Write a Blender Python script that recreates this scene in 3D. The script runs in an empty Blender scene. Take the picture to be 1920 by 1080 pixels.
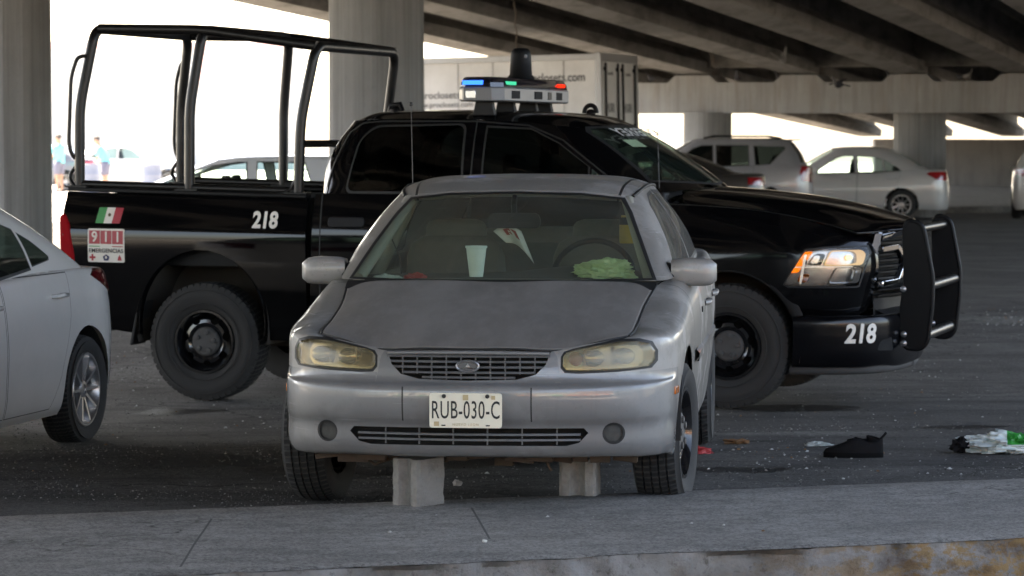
import bpy, bmesh, math, random
from mathutils import Vector, Matrix, noise
random.seed(7)
V = Vector
R = math.radians
scene = bpy.context.scene
COL = scene.collection

# ------------------------------------------------------------------ camera
FPX, CAMH, YH = 5600.0, 1.73, 254.0
PITCH = math.atan((540 - YH) / FPX)
cam_data = bpy.data.cameras.new("camera")
cam_data.sensor_width = 36.0
cam_data.lens = 36.0 * FPX / 1920.0
cam_data.clip_start = 0.1
cam_data.clip_end = 2000
cam_data.dof.use_dof = True
cam_data.dof.focus_distance = 13.5
cam_data.dof.aperture_fstop = 6.3
cam = bpy.data.objects.new("camera", cam_data)
cam.location = (0, 0, CAMH)
cam.rotation_euler = (R(90) - PITCH, 0, 0)
COL.objects.link(cam)
scene.camera = cam

def ray(px, py):
    x = (px - 960) / FPX; y = (540 - py) / FPX
    c, s = math.cos(PITCH), math.sin(PITCH)
    return V((x, c + y * s, -s + y * c))
def at(px, py, Y):
    d = ray(px, py); t = Y / d.y
    return V((d.x * t, Y, CAMH + d.z * t))
def gp(px, py, z):
    d = ray(px, py); t = (z - CAMH) / d.z
    return V((d.x * t, d.y * t, z))

# ------------------------------------------------------------------ objects
def tag(o, label=None, cat=None, group=None, kind=None):
    if label: o["label"] = label
    if cat: o["category"] = cat
    if group: o["group"] = group
    if kind: o["kind"] = kind
    return o
def empty(name, loc=(0, 0, 0), rz=0, label=None, cat=None, group=None):
    o = bpy.data.objects.new(name, None)
    o.location = loc; o.rotation_euler = (0, 0, R(rz)); o.empty_display_size = 0.2
    COL.objects.link(o)
    return tag(o, label, cat, group)
def copy_tree(o, parent=None):
    c = o.copy(); COL.objects.link(c); c.parent = parent
    for ch in list(o.children): copy_tree(ch, c)
    return c
def link_mesh(me, name, mats, parent=None, smooth=35, bevel=0, subsurf=0, solid=0):
    if not isinstance(mats, (list, tuple)): mats = [mats]
    for m in mats: me.materials.append(m)
    o = bpy.data.objects.new(name, me); COL.objects.link(o)
    if parent: o.parent = parent
    if smooth is not None:
        for p in me.polygons: p.use_smooth = True
        me.set_sharp_from_angle(angle=R(smooth))
    if solid:
        md = o.modifiers.new("solid", 'SOLIDIFY'); md.thickness = solid; md.offset = -1
    if bevel:
        md = o.modifiers.new("bevel", 'BEVEL'); md.width = bevel; md.segments = 2
        md.limit_method = 'ANGLE'; md.angle_limit = R(40)
    if subsurf:
        md = o.modifiers.new("sub", 'SUBSURF'); md.levels = subsurf; md.render_levels = subsurf
    return o

class MB:
    """collects shapes and links them as one mesh object"""
    def __init__(s): s.v = []; s.f = []; s.mi = []
    def add(s, vs, fs, m=0):
        b = len(s.v); s.v += [V(v) for v in vs]
        for f in fs: s.f.append([b + i for i in f]); s.mi.append(m)
        return s
    def box(s, c, d, m=0, rot=None):
        c = V(c); hx, hy, hz = d[0] / 2, d[1] / 2, d[2] / 2
        vs = [V((x, y, z)) for z in (-hz, hz) for y in (-hy, hy) for x in (-hx, hx)]
        if rot is not None: vs = [rot @ v for v in vs]
        return s.add([c + v for v in vs], [(0, 2, 3, 1), (4, 5, 7, 6), (0, 1, 5, 4), (2, 6, 7, 3), (0, 4, 6, 2), (1, 3, 7, 5)], m)
    def hexa(s, p, m=0):
        """8 points: bottom ring 0-3, top ring 4-7"""
        return s.add(p, [(3, 2, 1, 0), (4, 5, 6, 7), (0, 1, 5, 4), (1, 2, 6, 5), (2, 3, 7, 6), (3, 0, 4, 7)], m)
    def prism(s, poly, fn, m=0):
        """poly: 2D points; fn(a, b, t) -> 3D for t in (0, 1)"""
        n = len(poly)
        vs = [fn(a, b, 0) for a, b in poly] + [fn(a, b, 1) for a, b in poly]
        fs = [tuple(range(n - 1, -1, -1)), tuple(range(n, 2 * n))] + [(i, (i + 1) % n, n + (i + 1) % n, n + i) for i in range(n)]
        return s.add(vs, fs, m)
    def tube(s, pts, r, n=10, m=0, closed=False, cap=True):
        pts = [V(p) for p in pts]; k = len(pts)
        rr = r if isinstance(r, (list, tuple)) else [r] * k
        b = len(s.v); prev = None
        for i, p in enumerate(pts):
            if closed: t = pts[(i + 1) % k] - pts[i - 1]
            else: t = pts[min(i + 1, k - 1)] - pts[max(i - 1, 0)]
            t.normalize()
            if prev is None:
                a = V((0, 0, 1)) if abs(t.z) < .9 else V((1, 0, 0))
                u = t.cross(a).normalized()
            else:
                u = (prev - t * prev.dot(t)).normalized()
            prev = u; w = t.cross(u)
            for j in range(n):
                a = 2 * math.pi * j / n
                s.v.append(p + (u * math.cos(a) + w * math.sin(a)) * rr[i])
        for i in range(k if closed else k - 1):
            i2 = (i + 1) % k
            for j in range(n):
                j2 = (j + 1) % n
                s.f.append([b + i * n + j, b + i * n + j2, b + i2 * n + j2, b + i2 * n + j]); s.mi.append(m)
        if cap and not closed:
            s.f.append([b + j for j in range(n)][::-1]); s.mi.append(m)
            s.f.append([b + (k - 1) * n + j for j in range(n)]); s.mi.append(m)
        return s
    def lathe(s, prof, fn, n=32, m=0, cap0=False, cap1=False):
        """prof: (radius, t); fn(x, y, t) -> 3D"""
        b = len(s.v); k = len(prof)
        for r, t in prof:
            for j in range(n):
                a = 2 * math.pi * j / n
                s.v.append(V(fn(r * math.cos(a), r * math.sin(a), t)))
        for i in range(k - 1):
            for j in range(n):
                j2 = (j + 1) % n
                s.f.append([b + i * n + j, b + i * n + j2, b + (i + 1) * n + j2, b + (i + 1) * n + j]); s.mi.append(m)
        if cap0: s.f.append([b + j for j in range(n)][::-1]); s.mi.append(m)
        if cap1: s.f.append([b + (k - 1) * n + j for j in range(n)]); s.mi.append(m)
        return s
    def grid(s, rows, m=0, closed=False):
        b = len(s.v); nr = len(rows); nc = len(rows[0])
        for r in rows: s.v += [V(p) for p in r]
        for i in range(nr - 1):
            for j in range(nc if closed else nc - 1):
                j2 = (j + 1) % nc
                s.f.append([b + i * nc + j, b + i * nc + j2, b + (i + 1) * nc + j2, b + (i + 1) * nc + j]); s.mi.append(m)
        return s
    def blob(s, c, r, m=0, nu=12, nv=8, rot=None, jit=0):
        c = V(c); rows = []
        for i in range(nv + 1):
            th = math.pi * i / nv; row = []
            for j in range(nu):
                ph = 2 * math.pi * j / nu
                p = V((r[0] * math.sin(th) * math.cos(ph), r[1] * math.sin(th) * math.sin(ph), r[2] * math.cos(th)))
                if jit: p *= 1 + jit * noise.noise(p.normalized() * 1.7 + c * 9)
                if rot is not None: p = rot @ p
                row.append(c + p)
            rows.append(row)
        return s.grid(rows, m, True)
    def mesh(s, name):
        me = bpy.data.meshes.new(name)
        me.from_pydata(s.v, [], s.f)
        me.polygons.foreach_set("material_index", s.mi)
        bm = bmesh.new(); bm.from_mesh(me)
        bmesh.ops.remove_doubles(bm, verts=bm.verts, dist=1e-6)
        bmesh.ops.recalc_face_normals(bm, faces=bm.faces)
        bm.to_mesh(me); bm.free(); me.update()
        return me
    def build(s, name, mats, parent=None, smooth=35, **k):
        return link_mesh(s.mesh(name), name, mats, parent, smooth, **k)

# ------------------------------------------------------------------ splines and nets
def spline(P, sub):
    P = [V(p) for p in P]; n = len(P)
    d = [max((P[i + 1] - P[i]).length, 1e-6) ** 0.75 for i in range(n - 1)]
    T = []
    for i in range(n):
        if i == 0: t = (P[1] - P[0]) / d[0]
        elif i == n - 1: t = (P[-1] - P[-2]) / d[-1]
        else:
            a, b = (P[i] - P[i - 1]) / d[i - 1], (P[i + 1] - P[i]) / d[i]
            t = (a * d[i] + b * d[i - 1]) / (d[i] + d[i - 1])
        T.append(t)
    out = []
    for i in range(n - 1):
        for k in range(sub):
            t = k / sub; t2 = t * t; t3 = t2 * t
            out.append(P[i] * (2 * t3 - 3 * t2 + 1) + T[i] * (d[i] * (t3 - 2 * t2 + t)) + P[i + 1] * (-2 * t3 + 3 * t2) + T[i + 1] * (d[i] * (t3 - t2)))
    out.append(P[-1])
    return out
def net(rows, su, sv):
    rows = [spline(r, su) for r in rows]
    cols = [spline([r[j] for r in rows], sv) for j in range(len(rows[0]))]
    return [[c[i] for c in cols] for i in range(len(cols[0]))]
def mirrored(row, ax=0):
    m = [V(p) for p in row]
    for p in m: p[ax] = -p[ax]
    return m[::-1][:-1] + [V(p) for p in row] if abs(row[0][ax]) < 1e-6 else m[::-1] + [V(p) for p in row]

def grid_bm(rows):
    bm = bmesh.new()
    vs = [[bm.verts.new(p) for p in r] for r in rows]
    for i in range(len(rows) - 1):
        for j in range(len(rows[0]) - 1):
            q = [vs[i][j], vs[i][j + 1], vs[i + 1][j + 1], vs[i + 1][j]]
            try: bm.faces.new(q)
            except ValueError: pass
    bm.normal_update()
    return bm
def weld(bm, d=1e-4):
    bmesh.ops.remove_doubles(bm, verts=bm.verts, dist=d)
def join_bm(a, b):
    me = bpy.data.meshes.new("tmp"); b.to_mesh(me); a.from_mesh(me); bpy.data.meshes.remove(me); b.free()
    return a
def area2(P): return sum(P[i][0] * P[(i + 1) % len(P)][1] - P[(i + 1) % len(P)][0] * P[i][1] for i in range(len(P)))
def cut(bm, poly, ax, filt=None):
    """split bm's faces along a convex polygon seen along the third axis; returns the faces inside"""
    P = [tuple(p) for p in poly]
    if area2(P) < 0: P = P[::-1]
    i0, i1 = ax
    lo = (min(p[0] for p in P), min(p[1] for p in P)); hi = (max(p[0] for p in P), max(p[1] for p in P))
    faces = []
    for f in bm.faces:
        a = [v.co[i0] for v in f.verts]; b = [v.co[i1] for v in f.verts]
        if max(a) < lo[0] or min(a) > hi[0] or max(b) < lo[1] or min(b) > hi[1]: continue
        if filt and not filt(f.calc_center_median(), f.normal): continue
        faces.append(f)
    n = len(P)
    for k in range(n):
        if not faces: return []
        p, q = P[k], P[(k + 1) % n]
        dx, dy = q[0] - p[0], q[1] - p[1]
        L = math.hypot(dx, dy)
        if L < 1e-7: continue
        no = V((0, 0, 0)); no[i0] = dy / L; no[i1] = -dx / L
        co = V((0, 0, 0)); co[i0] = p[0]; co[i1] = p[1]
        bm.verts.index_update(); bm.edges.index_update(); bm.faces.index_update()
        es = {e.index: e for f in faces for e in f.edges}; vs = {v.index: v for f in faces for v in f.verts}; fd = {f.index: f for f in faces}
        res = bmesh.ops.bisect_plane(bm, geom=list(fd.values()) + list(es.values()) + list(vs.values()), dist=1e-6, plane_co=co, plane_no=no)
        bm.faces.index_update()
        cand = {g.index: g for g in res['geom'] if isinstance(g, bmesh.types.BMFace) and g.is_valid}
        for f in fd.values():
            if f.is_valid: cand[f.index] = f
        faces = [f for f in cand.values() if (f.calc_center_median() - co).dot(no) <= 0]
    return faces
def extract(bm, faces):
    """move faces into a new bmesh"""
    nb = bmesh.new(); vm = {}
    bm.faces.index_update()
    faces = list({f.index: f for f in faces if f.is_valid}.values())
    for f in faces:
        vs = []
        for v in f.verts:
            k = tuple(v.co)
            if k not in vm: vm[k] = nb.verts.new(v.co)
            vs.append(vm[k])
        try:
            nf = nb.faces.new(vs); nf.material_index = f.material_index
        except ValueError: pass
    bmesh.ops.delete(bm, geom=faces, context='FACES')
    nb.normal_update()
    return nb
def ribbon(pts, w):
    """convex quads along a 2D polyline"""
    out = []
    for i in range(len(pts) - 1):
        (a, b), (c, d) = pts[i], pts[i + 1]
        L = math.hypot(c - a, d - b); nx, ny = -(d - b) / L * w / 2, (c - a) / L * w / 2
        out.append([(a + nx, b + ny), (c + nx, d + ny), (c - nx, d - ny), (a - nx, b - ny)])
    return out
def seam(bm, pts, w, ax, filt, mi):
    for q in ribbon(pts, w):
        for f in cut(bm, q, ax, filt): f.material_index = mi
def disc(c, r, n=28, a0=0, a1=2 * math.pi):
    full = abs(a1 - a0 - 2 * math.pi) < 1e-6
    m = n if full else n + 1
    return [(c[0] + r * math.cos(a0 + (a1 - a0) * i / n), c[1] + r * math.sin(a0 + (a1 - a0) * i / n)) for i in range(m)]
def rounded(poly, r, n=4):
    out = []; k = len(poly)
    for i in range(k):
        p0, p, p1 = V(poly[i - 1]), V(poly[i]), V(poly[(i + 1) % k])
        a, b = (p0 - p), (p1 - p)
        ra = min(r, a.length * .45); rb = min(r, b.length * .45)
        A = p + a.normalized() * ra; B = p + b.normalized() * rb
        for j in range(n + 1):
            t = j / n
            out.append(tuple(A * (1 - t) ** 2 + p * 2 * t * (1 - t) + B * t * t))
    return out
def bm_obj(bm, name, mats, parent, smooth=35, solid=0, bevel=0):
    me = bpy.data.meshes.new(name); bm.normal_update(); bm.to_mesh(me); bm.free()
    return link_mesh(me, name, mats, parent, smooth, bevel=bevel, solid=solid)
def mirror_bm(bm, ax=0):
    n = bm.copy()
    for v in n.verts: v.co[ax] = -v.co[ax]
    bmesh.ops.reverse_faces(n, faces=n.faces)
    return n

def text_mesh(body, size, fn, name, mat, parent=None, bold=0.0, depth=0.001, align='CENTER', xs=1.0, shear=0.0, spacing=1.0, mirror=False):
    """fn(a, b, t) maps text plane coords to 3D"""
    cu = bpy.data.curves.new("t", 'FONT'); cu.body = body; cu.size = size; cu.align_x = align; cu.align_y = 'CENTER'
    cu.offset = bold; cu.extrude = 0.5; cu.shear = shear; cu.space_character = spacing; cu.resolution_u = 4
    o = bpy.data.objects.new("t", cu); COL.objects.link(o)
    dg = bpy.context.evaluated_depsgraph_get()
    me = bpy.data.meshes.new_from_object(o.evaluated_get(dg))
    bpy.data.objects.remove(o); bpy.data.curves.remove(cu)
    me.name = name
    for v in me.vertices:
        x = v.co.x * xs * (-1 if mirror else 1)
        v.co = fn(x, v.co.y, (v.co.z + .5) * depth)
    me.materials.clear()
    return link_mesh(me, name, mat, parent, None)

# ------------------------------------------------------------------ materials
class NT:
    def __init__(s, name):
        s.m = bpy.data.materials.new(name); s.m.use_nodes = True
        s.t = s.m.node_tree; s.t.nodes.clear()
        s.out = s.n('ShaderNodeOutputMaterial')
    def n(s, typ, **k):
        o = s.t.nodes.new(typ)
        for a, b in k.items(): setattr(o, a, b)
        return o
    def l(s, a, b): s.t.links.new(a, b)
    def tex(s): return s.n('ShaderNodeTexCoord').outputs['Object']
    def mapped(s, sc=(1, 1, 1), rot=(0, 0, 0), loc=(0, 0, 0)):
        m = s.n('ShaderNodeMapping'); s.l(s.tex(), m.inputs['Vector'])
        m.inputs['Scale'].default_value = sc; m.inputs['Rotation'].default_value = rot; m.inputs['Location'].default_value = loc
        return m.outputs[0]
    def noise(s, scale, detail=4, rough=.55, vec=None, dist=0):
        o = s.n('ShaderNodeTexNoise'); o.inputs['Scale'].default_value = scale
        o.inputs['Detail'].default_value = detail; o.inputs['Roughness'].default_value = rough; o.inputs['Distortion'].default_value = dist
        s.l(vec if vec is not None else s.tex(), o.inputs['Vector'])
        return o.outputs[0]
    def vor(s, scale, vec=None, feature='F1', out=0):
        o = s.n('ShaderNodeTexVoronoi', feature=feature); o.inputs['Scale'].default_value = scale
        s.l(vec if vec is not None else s.tex(), o.inputs['Vector'])
        return o.outputs[out]
    def ramp(s, fac, stops, mode='LINEAR'):
        o = s.n('ShaderNodeValToRGB'); e = o.color_ramp; e.interpolation = mode
        while len(e.elements) < len(stops): e.elements.new(.5)
        for el, (p, c) in zip(e.elements, stops):
            el.position = p; el.color = (c, c, c, 1) if not isinstance(c, (tuple, list)) else (*c, 1)
        s.l(fac, o.inputs[0])
        return o.outputs[0]
    def math(s, op, a, b=None, clamp=False):
        o = s.n('ShaderNodeMath', operation=op); o.use_clamp = clamp
        for i, x in enumerate((a, b)):
            if x is None: continue
            if isinstance(x, (int, float)): o.inputs[i].default_value = x
            else: s.l(x, o.inputs[i])
        return o.outputs[0]
    def mix(s, fac, a, b, blend='MIX'):
        o = s.n('ShaderNodeMix', data_type='RGBA', blend_type=blend)
        for sock, x in ((o.inputs[0], fac), (o.inputs[6], a), (o.inputs[7], b)):
            if isinstance(x, (int, float)): sock.default_value = x if sock == o.inputs[0] else (x, x, x, 1)
            elif isinstance(x, (tuple, list)): sock.default_value = (*x, 1)
            else: s.l(x, sock)
        return o.outputs[2]
    def bump(s, h, strength=.2, dist=.01):
        o = s.n('ShaderNodeBump'); o.inputs['Strength'].default_value = strength; o.inputs['Distance'].default_value = dist
        s.l(h, o.inputs['Height']); return o.outputs[0]
    def pbr(s, col, rough=.5, metal=0, normal=None, **k):
        o = s.n('ShaderNodeBsdfPrincipled')
        def put(nm, x):
            i = o.inputs[nm]
            if isinstance(x, (int, float)) and i.type == 'RGBA': i.default_value = (x, x, x, 1)
            elif isinstance(x, (int, float)): i.default_value = x
            elif isinstance(x, (tuple, list)): i.default_value = (*x, 1) if len(x) == 3 and i.type == 'RGBA' else x
            else: s.l(x, i)
        put('Base Color', col); put('Roughness', rough); put('Metallic', metal)
        if normal is not None: s.l(normal, o.inputs['Normal'])
        for a, b in k.items(): put(a.replace('_', ' '), b)
        s.l(o.outputs[0], s.out.inputs[0])
        return o
def simple(name, col, rough=.5, metal=0, var=.12, scale=8, bump=0, **k):
    t = NT(name); c = [max(0, x * (1 - var)) for x in col]; d = [x * (1 + var) for x in col]
    nz = t.noise(scale, 5)
    colr = t.mix(nz, c, d)
    rr = t.math('ADD', t.math('MULTIPLY', nz, .16), rough - .08)
    nb = t.bump(t.noise(scale * 9, 3), bump, .005) if bump else None
    t.pbr(colr, rr, metal, nb, **k)
    return t.m
def emis(name, col, strength):
    t = NT(name); nz = t.noise(40, 2)
    o = t.n('ShaderNodeEmission'); o.inputs[1].default_value = strength
    t.l(t.mix(nz, [x * .85 for x in col], col), o.inputs[0]); t.l(o.outputs[0], t.out.inputs[0])
    return t.m
def glass(name, tint, ior=1.5, rough=.01, dirt=0.0, dirtcol=(.35, .33, .3)):
    t = NT(name)
    tr = t.n('ShaderNodeBsdfTransparent'); tr.inputs[0].default_value = (*tint, 1)
    gl = t.n('ShaderNodeBsdfGlossy'); gl.inputs['Roughness'].default_value = rough
    geo = t.n('ShaderNodeNewGeometry'); dp = t.n('ShaderNodeVectorMath', operation='DOT_PRODUCT')
    t.l(geo.outputs['Normal'], dp.inputs[0]); t.l(geo.outputs['Incoming'], dp.inputs[1])
    # reflectance of a thin pane, the same from both sides
    fr = t.math('ADD', .045, t.math('MULTIPLY', .955, t.math('POWER', t.math('SUBTRACT', 1.0, t.math('ABSOLUTE', dp.outputs['Value']), True), 5.0)))
    mx = t.n('ShaderNodeMixShader'); t.l(fr, mx.inputs[0]); t.l(tr.outputs[0], mx.inputs[1]); t.l(gl.outputs[0], mx.inputs[2])
    res = mx.outputs[0]
    if dirt:
        df = t.n('ShaderNodeBsdfDiffuse'); df.inputs[0].default_value = (*dirtcol, 1)
        m2 = t.n('ShaderNodeMixShader')
        fac = t.math('MULTIPLY', t.ramp(t.noise(5, 6), [(.3, .5), (.7, 1.0)]), dirt)
        t.l(fac, m2.inputs[0]); t.l(res, m2.inputs[1]); t.l(df.outputs[0], m2.inputs[2]); res = m2.outputs[0]
    t.l(res, t.out.inputs[0])
    return t.m
def car_paint(name, col, rough=.25, metal=.0, coat=1.0, dust=0.0, dustcol=(.30, .27, .24), wear=0.0):
    """dust settles on faces that look up; wear: patches of dulled clear coat, fine scratches and road grime"""
    t = NT(name)
    nz = t.noise(3, 6, .6)
    base = t.mix(nz, [x * .9 for x in col], [min(1, x * 1.07) for x in col])
    geo = t.n('ShaderNodeNewGeometry'); sep = t.n('ShaderNodeSeparateXYZ'); t.l(geo.outputs['Normal'], sep.inputs[0])
    up = t.ramp(sep.outputs[2], [(.45, 0.0), (.95, 1.0)])
    streak = t.noise(6, 6, .65, t.mapped((1, .35, 1)))
    d = t.math('MULTIPLY', t.math('ADD', t.math('MULTIPLY', up, .75), .25), t.ramp(streak, [(.35, .45), (.65, 1.0)]))
    d = t.math('MULTIPLY', d, dust, True)
    colr = t.mix(d, base, dustcol)
    rr = t.math('ADD', t.math('MULTIPLY', d, .45), rough, True)
    ct = t.math('MULTIPLY', t.math('SUBTRACT', 1.0, d, True), coat)
    if wear:
        peel = t.math('MULTIPLY', t.ramp(t.noise(2.4, 7, .7), [(.52, 0.0), (.58, 1.0)]), wear)
        colr = t.mix(t.math('MULTIPLY', peel, .35), colr, [min(1, x * 1.35 + .03) for x in col])
        rr = t.math('ADD', rr, t.math('MULTIPLY', peel, .18), True); ct = t.math('MULTIPLY', ct, t.math('SUBTRACT', 1.0, peel, True))
        drip = t.ramp(t.noise(1, 5, .7, t.mapped((26, 26, 1.6))), [(.56, 0.0), (.70, 1.0)])
        colr = t.mix(t.math('MULTIPLY', drip, .30 * wear), colr, (.13, .115, .10))
        scr = t.ramp(t.noise(1, 2, .5, t.mapped((4, 4, 160), (0, R(7), 0))), [(.66, 0.0), (.69, 1.0)])
        colr = t.mix(t.math('MULTIPLY', t.math('MULTIPLY', scr, t.ramp(t.noise(3, 2), [(.5, 0.0), (.6, 1.0)])), .5 * wear), colr, (.5, .49, .48))
        spk = t.ramp(t.noise(55, 3, .7), [(.60, 0.0), (.70, 1.0)])
        colr = t.mix(t.math('MULTIPLY', spk, .35 * wear), colr, (.10, .09, .08))
    p = t.pbr(colr, rr, t.math('MULTIPLY', t.math('SUBTRACT', 1.0, d, True), metal))
    t.l(ct, p.inputs['Coat Weight'])
    p.inputs['Coat Roughness'].default_value = .05
    return t.m
M = {}
def concrete(name, base, dark, streak=(6, 6, .6), stain=.5, bump=.35, tint=None):
    t = NT(name)
    n1 = t.noise(1.2, 7, .62); n2 = t.noise(1, 6, .65, t.mapped(streak)); n3 = t.noise(38, 5, .7)
    c = t.mix(t.ramp(n1, [(.3, 0.0), (.7, 1.0)]), [x * .78 for x in base], base)
    c = t.mix(t.math('MULTIPLY', t.ramp(n2, [(.45, 0.0), (.72, 1.0)]), stain), c, dark)
    c = t.mix(t.math('MULTIPLY', t.ramp(n3, [(.2, 1.0), (.42, 0.0)]), .45), c, [x * .5 for x in dark])
    if tint: c = t.mix(t.math('MULTIPLY', t.ramp(t.noise(2.3, 5, .6, t.mapped((2, 2, .35))), [(.52, 0.0), (.75, 1.0)]), .5), c, tint)
    t.pbr(c, .88, 0, t.bump(t.math('ADD', n3, t.math('MULTIPLY', n1, 1.5)), bump, .01))
    return t.m
M['concrete'] = concrete('concrete_column', (.265, .265, .26), (.115, .115, .113), (14, 14, .22), .75)
M['cap'] = concrete('concrete_cap', (.37, .372, .37), (.19, .18, .165), (7, 7, .4), .65, tint=(.24, .20, .15))
M['girder'] = concrete('concrete_girder', (.275, .26, .242), (.065, .059, .053), (2.2, .5, 4), .85, tint=(.12, .10, .085))
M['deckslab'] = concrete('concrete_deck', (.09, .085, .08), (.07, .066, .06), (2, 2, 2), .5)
M['abut'] = concrete('retaining_concrete', (.20, .185, .17), (.10, .092, .085), (5, 5, .5), .6)
def asphalt():
    t = NT('asphalt')
    big = t.noise(.35, 6, .6); mid = t.noise(1.9, 8, .72, None, .8); fine = t.noise(75, 5, .85); ag = t.noise(28, 4, .8)
    c = t.mix(t.ramp(big, [(.3, 0.0), (.7, 1.0)]), (.078, .074, .069), (.118, .112, .105))
    c = t.mix(t.math('MULTIPLY', t.ramp(mid, [(.44, 0.0), (.60, 1.0)]), .65), c, (.030, .028, .026))
    c = t.mix(t.math('MULTIPLY', t.ramp(ag, [(.44, 1.0), (.53, 0.0)]), .6), c, (.020, .019, .018))
    c = t.mix(t.math('MULTIPLY', t.ramp(fine, [(.50, 0.0), (.62, 1.0)]), .7), c, (.19, .178, .165))
    # loose grit: pale specks, thicker in patches
    def specks(scale, lo, patch, amt, c):
        v = t.n('ShaderNodeTexVoronoi'); v.inputs['Scale'].default_value = scale; t.l(t.tex(), v.inputs['Vector'])
        spot = t.ramp(v.outputs['Distance'], [(.10, 1.0), (.26, 0.0)]); keep = t.ramp(v.outputs['Color'], [(lo, 0.0), (lo + .12, 1.0)])
        g = t.math('MULTIPLY', t.math('MULTIPLY', spot, keep), patch)
        return t.mix(t.math('MULTIPLY', g, amt), c, (.30, .285, .265)), g
    pat = t.ramp(t.noise(.8, 5, .65), [(.45, .10), (.62, 1.0)])
    c, g = specks(46, .52, pat, .7, c)
    c, g2 = specks(95, .45, pat, .55, c)
    dust = t.math('MULTIPLY', t.ramp(t.noise(.6, 7, .72, t.mapped((1, 1.8, 1))), [(.48, 0.0), (.70, 1.0)]), .55)
    c = t.mix(dust, c, (.155, .145, .134))
    lane = t.noise(1, 3, .5, t.mapped((.12, 2.6, 1), (0, 0, R(-14))))
    c = t.mix(t.math('MULTIPLY', t.ramp(lane, [(.52, 0.0), (.62, 1.0)]), .45), c, (.034, .032, .030))
    vp = t.n('ShaderNodeTexVoronoi'); vp.inputs['Scale'].default_value = .33; t.l(t.tex(), vp.inputs['Vector'])
    c = t.mix(t.ramp(vp.outputs['Color'], [(.60, 0.0), (.62, .30)]), c, (.045, .043, .041))
    # cracks
    wob = t.n('ShaderNodeVectorMath', operation='ADD'); nz = t.n('ShaderNodeTexNoise'); nz.inputs['Scale'].default_value = 2.0; t.l(t.tex(), nz.inputs['Vector']); t.l(t.tex(), wob.inputs[0]); t.l(nz.outputs['Color'], wob.inputs[1])
    vc = t.n('ShaderNodeTexVoronoi', feature='DISTANCE_TO_EDGE'); vc.inputs['Scale'].default_value = .42; t.l(wob.outputs[0], vc.inputs['Vector'])
    crack = t.math('MULTIPLY', t.ramp(vc.outputs[0], [(.004, 1.0), (.011, 0.0)]), t.ramp(t.noise(.5, 2), [(.5, 0.0), (.6, 1.0)]))
    c = t.mix(t.math('MULTIPLY', crack, .8), c, (.010, .0095, .009))
    # oil stains: where they lie on this lot, with ragged rims
    sep = t.n('ShaderNodeSeparateXYZ'); t.l(t.tex(), sep.inputs[0])
    rag = t.math('MULTIPLY', t.math('SUBTRACT', t.noise(3.5, 5, .65), .5), 1.6)
    o = None
    for px, py, rx, ry in OIL:
        P = gp(px, py, .06)
        dx = t.math('DIVIDE', t.math('SUBTRACT', sep.outputs[0], P.x), rx); dy = t.math('DIVIDE', t.math('SUBTRACT', sep.outputs[1], P.y), ry)
        d = t.math('ADD', t.math('SQRT', t.math('ADD', t.math('MULTIPLY', dx, dx), t.math('MULTIPLY', dy, dy))), rag)
        k = t.ramp(d, [(.72, 1.0), (1.0, 0.0)])
        o = k if o is None else t.math('MAXIMUM', o, k)
    dd = None
    for px, py, rx, ry in CHALK:
        P = gp(px, py, .0)
        dx = t.math('DIVIDE', t.math('SUBTRACT', sep.outputs[0], P.x), rx); dy = t.math('DIVIDE', t.math('SUBTRACT', sep.outputs[1], P.y), ry)
        k = t.ramp(t.math('ADD', t.math('SQRT', t.math('ADD', t.math('MULTIPLY', dx, dx), t.math('MULTIPLY', dy, dy))), rag), [(.35, 1.0), (1.0, 0.0)])
        dd = k if dd is None else t.math('MAXIMUM', dd, k)
    gr = t.ramp(t.noise(24, 5, .8), [(.42, .15), (.58, 1.0)])
    c = t.mix(t.math('MULTIPLY', t.math('MULTIPLY', dd, gr), .7), c, (.25, .24, .225))
    c = t.mix(t.math('MULTIPLY', o, .85), c, (.011, .0105, .010))
    h = t.math('ADD', t.math('ADD', t.math('MULTIPLY', fine, .7), ag), t.math('MULTIPLY', t.math('ADD', g, g2), 1.0))
    t.pbr(c, t.math('SUBTRACT', .97, t.math('MULTIPLY', o, .45)), 0, t.bump(h, .8, .008), Specular_IOR_Level=.22)
    return t.m
CHALK = [(330, 690, 1.1, 1.6), (520, 740, .5, .5), (1885, 597, .55, .8), (1500, 845, .7, .25), (700, 790, .8, .4)]
OIL = [(420, 880, .42, .34), (640, 905, .5, .35), (1390, 905, .28, .18), (870, 880, .6, .45), (1480, 745, .5, .4), (1800, 810, .35, .22), (330, 745, .35, .3)]
M['asphalt'] = asphalt()
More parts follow.
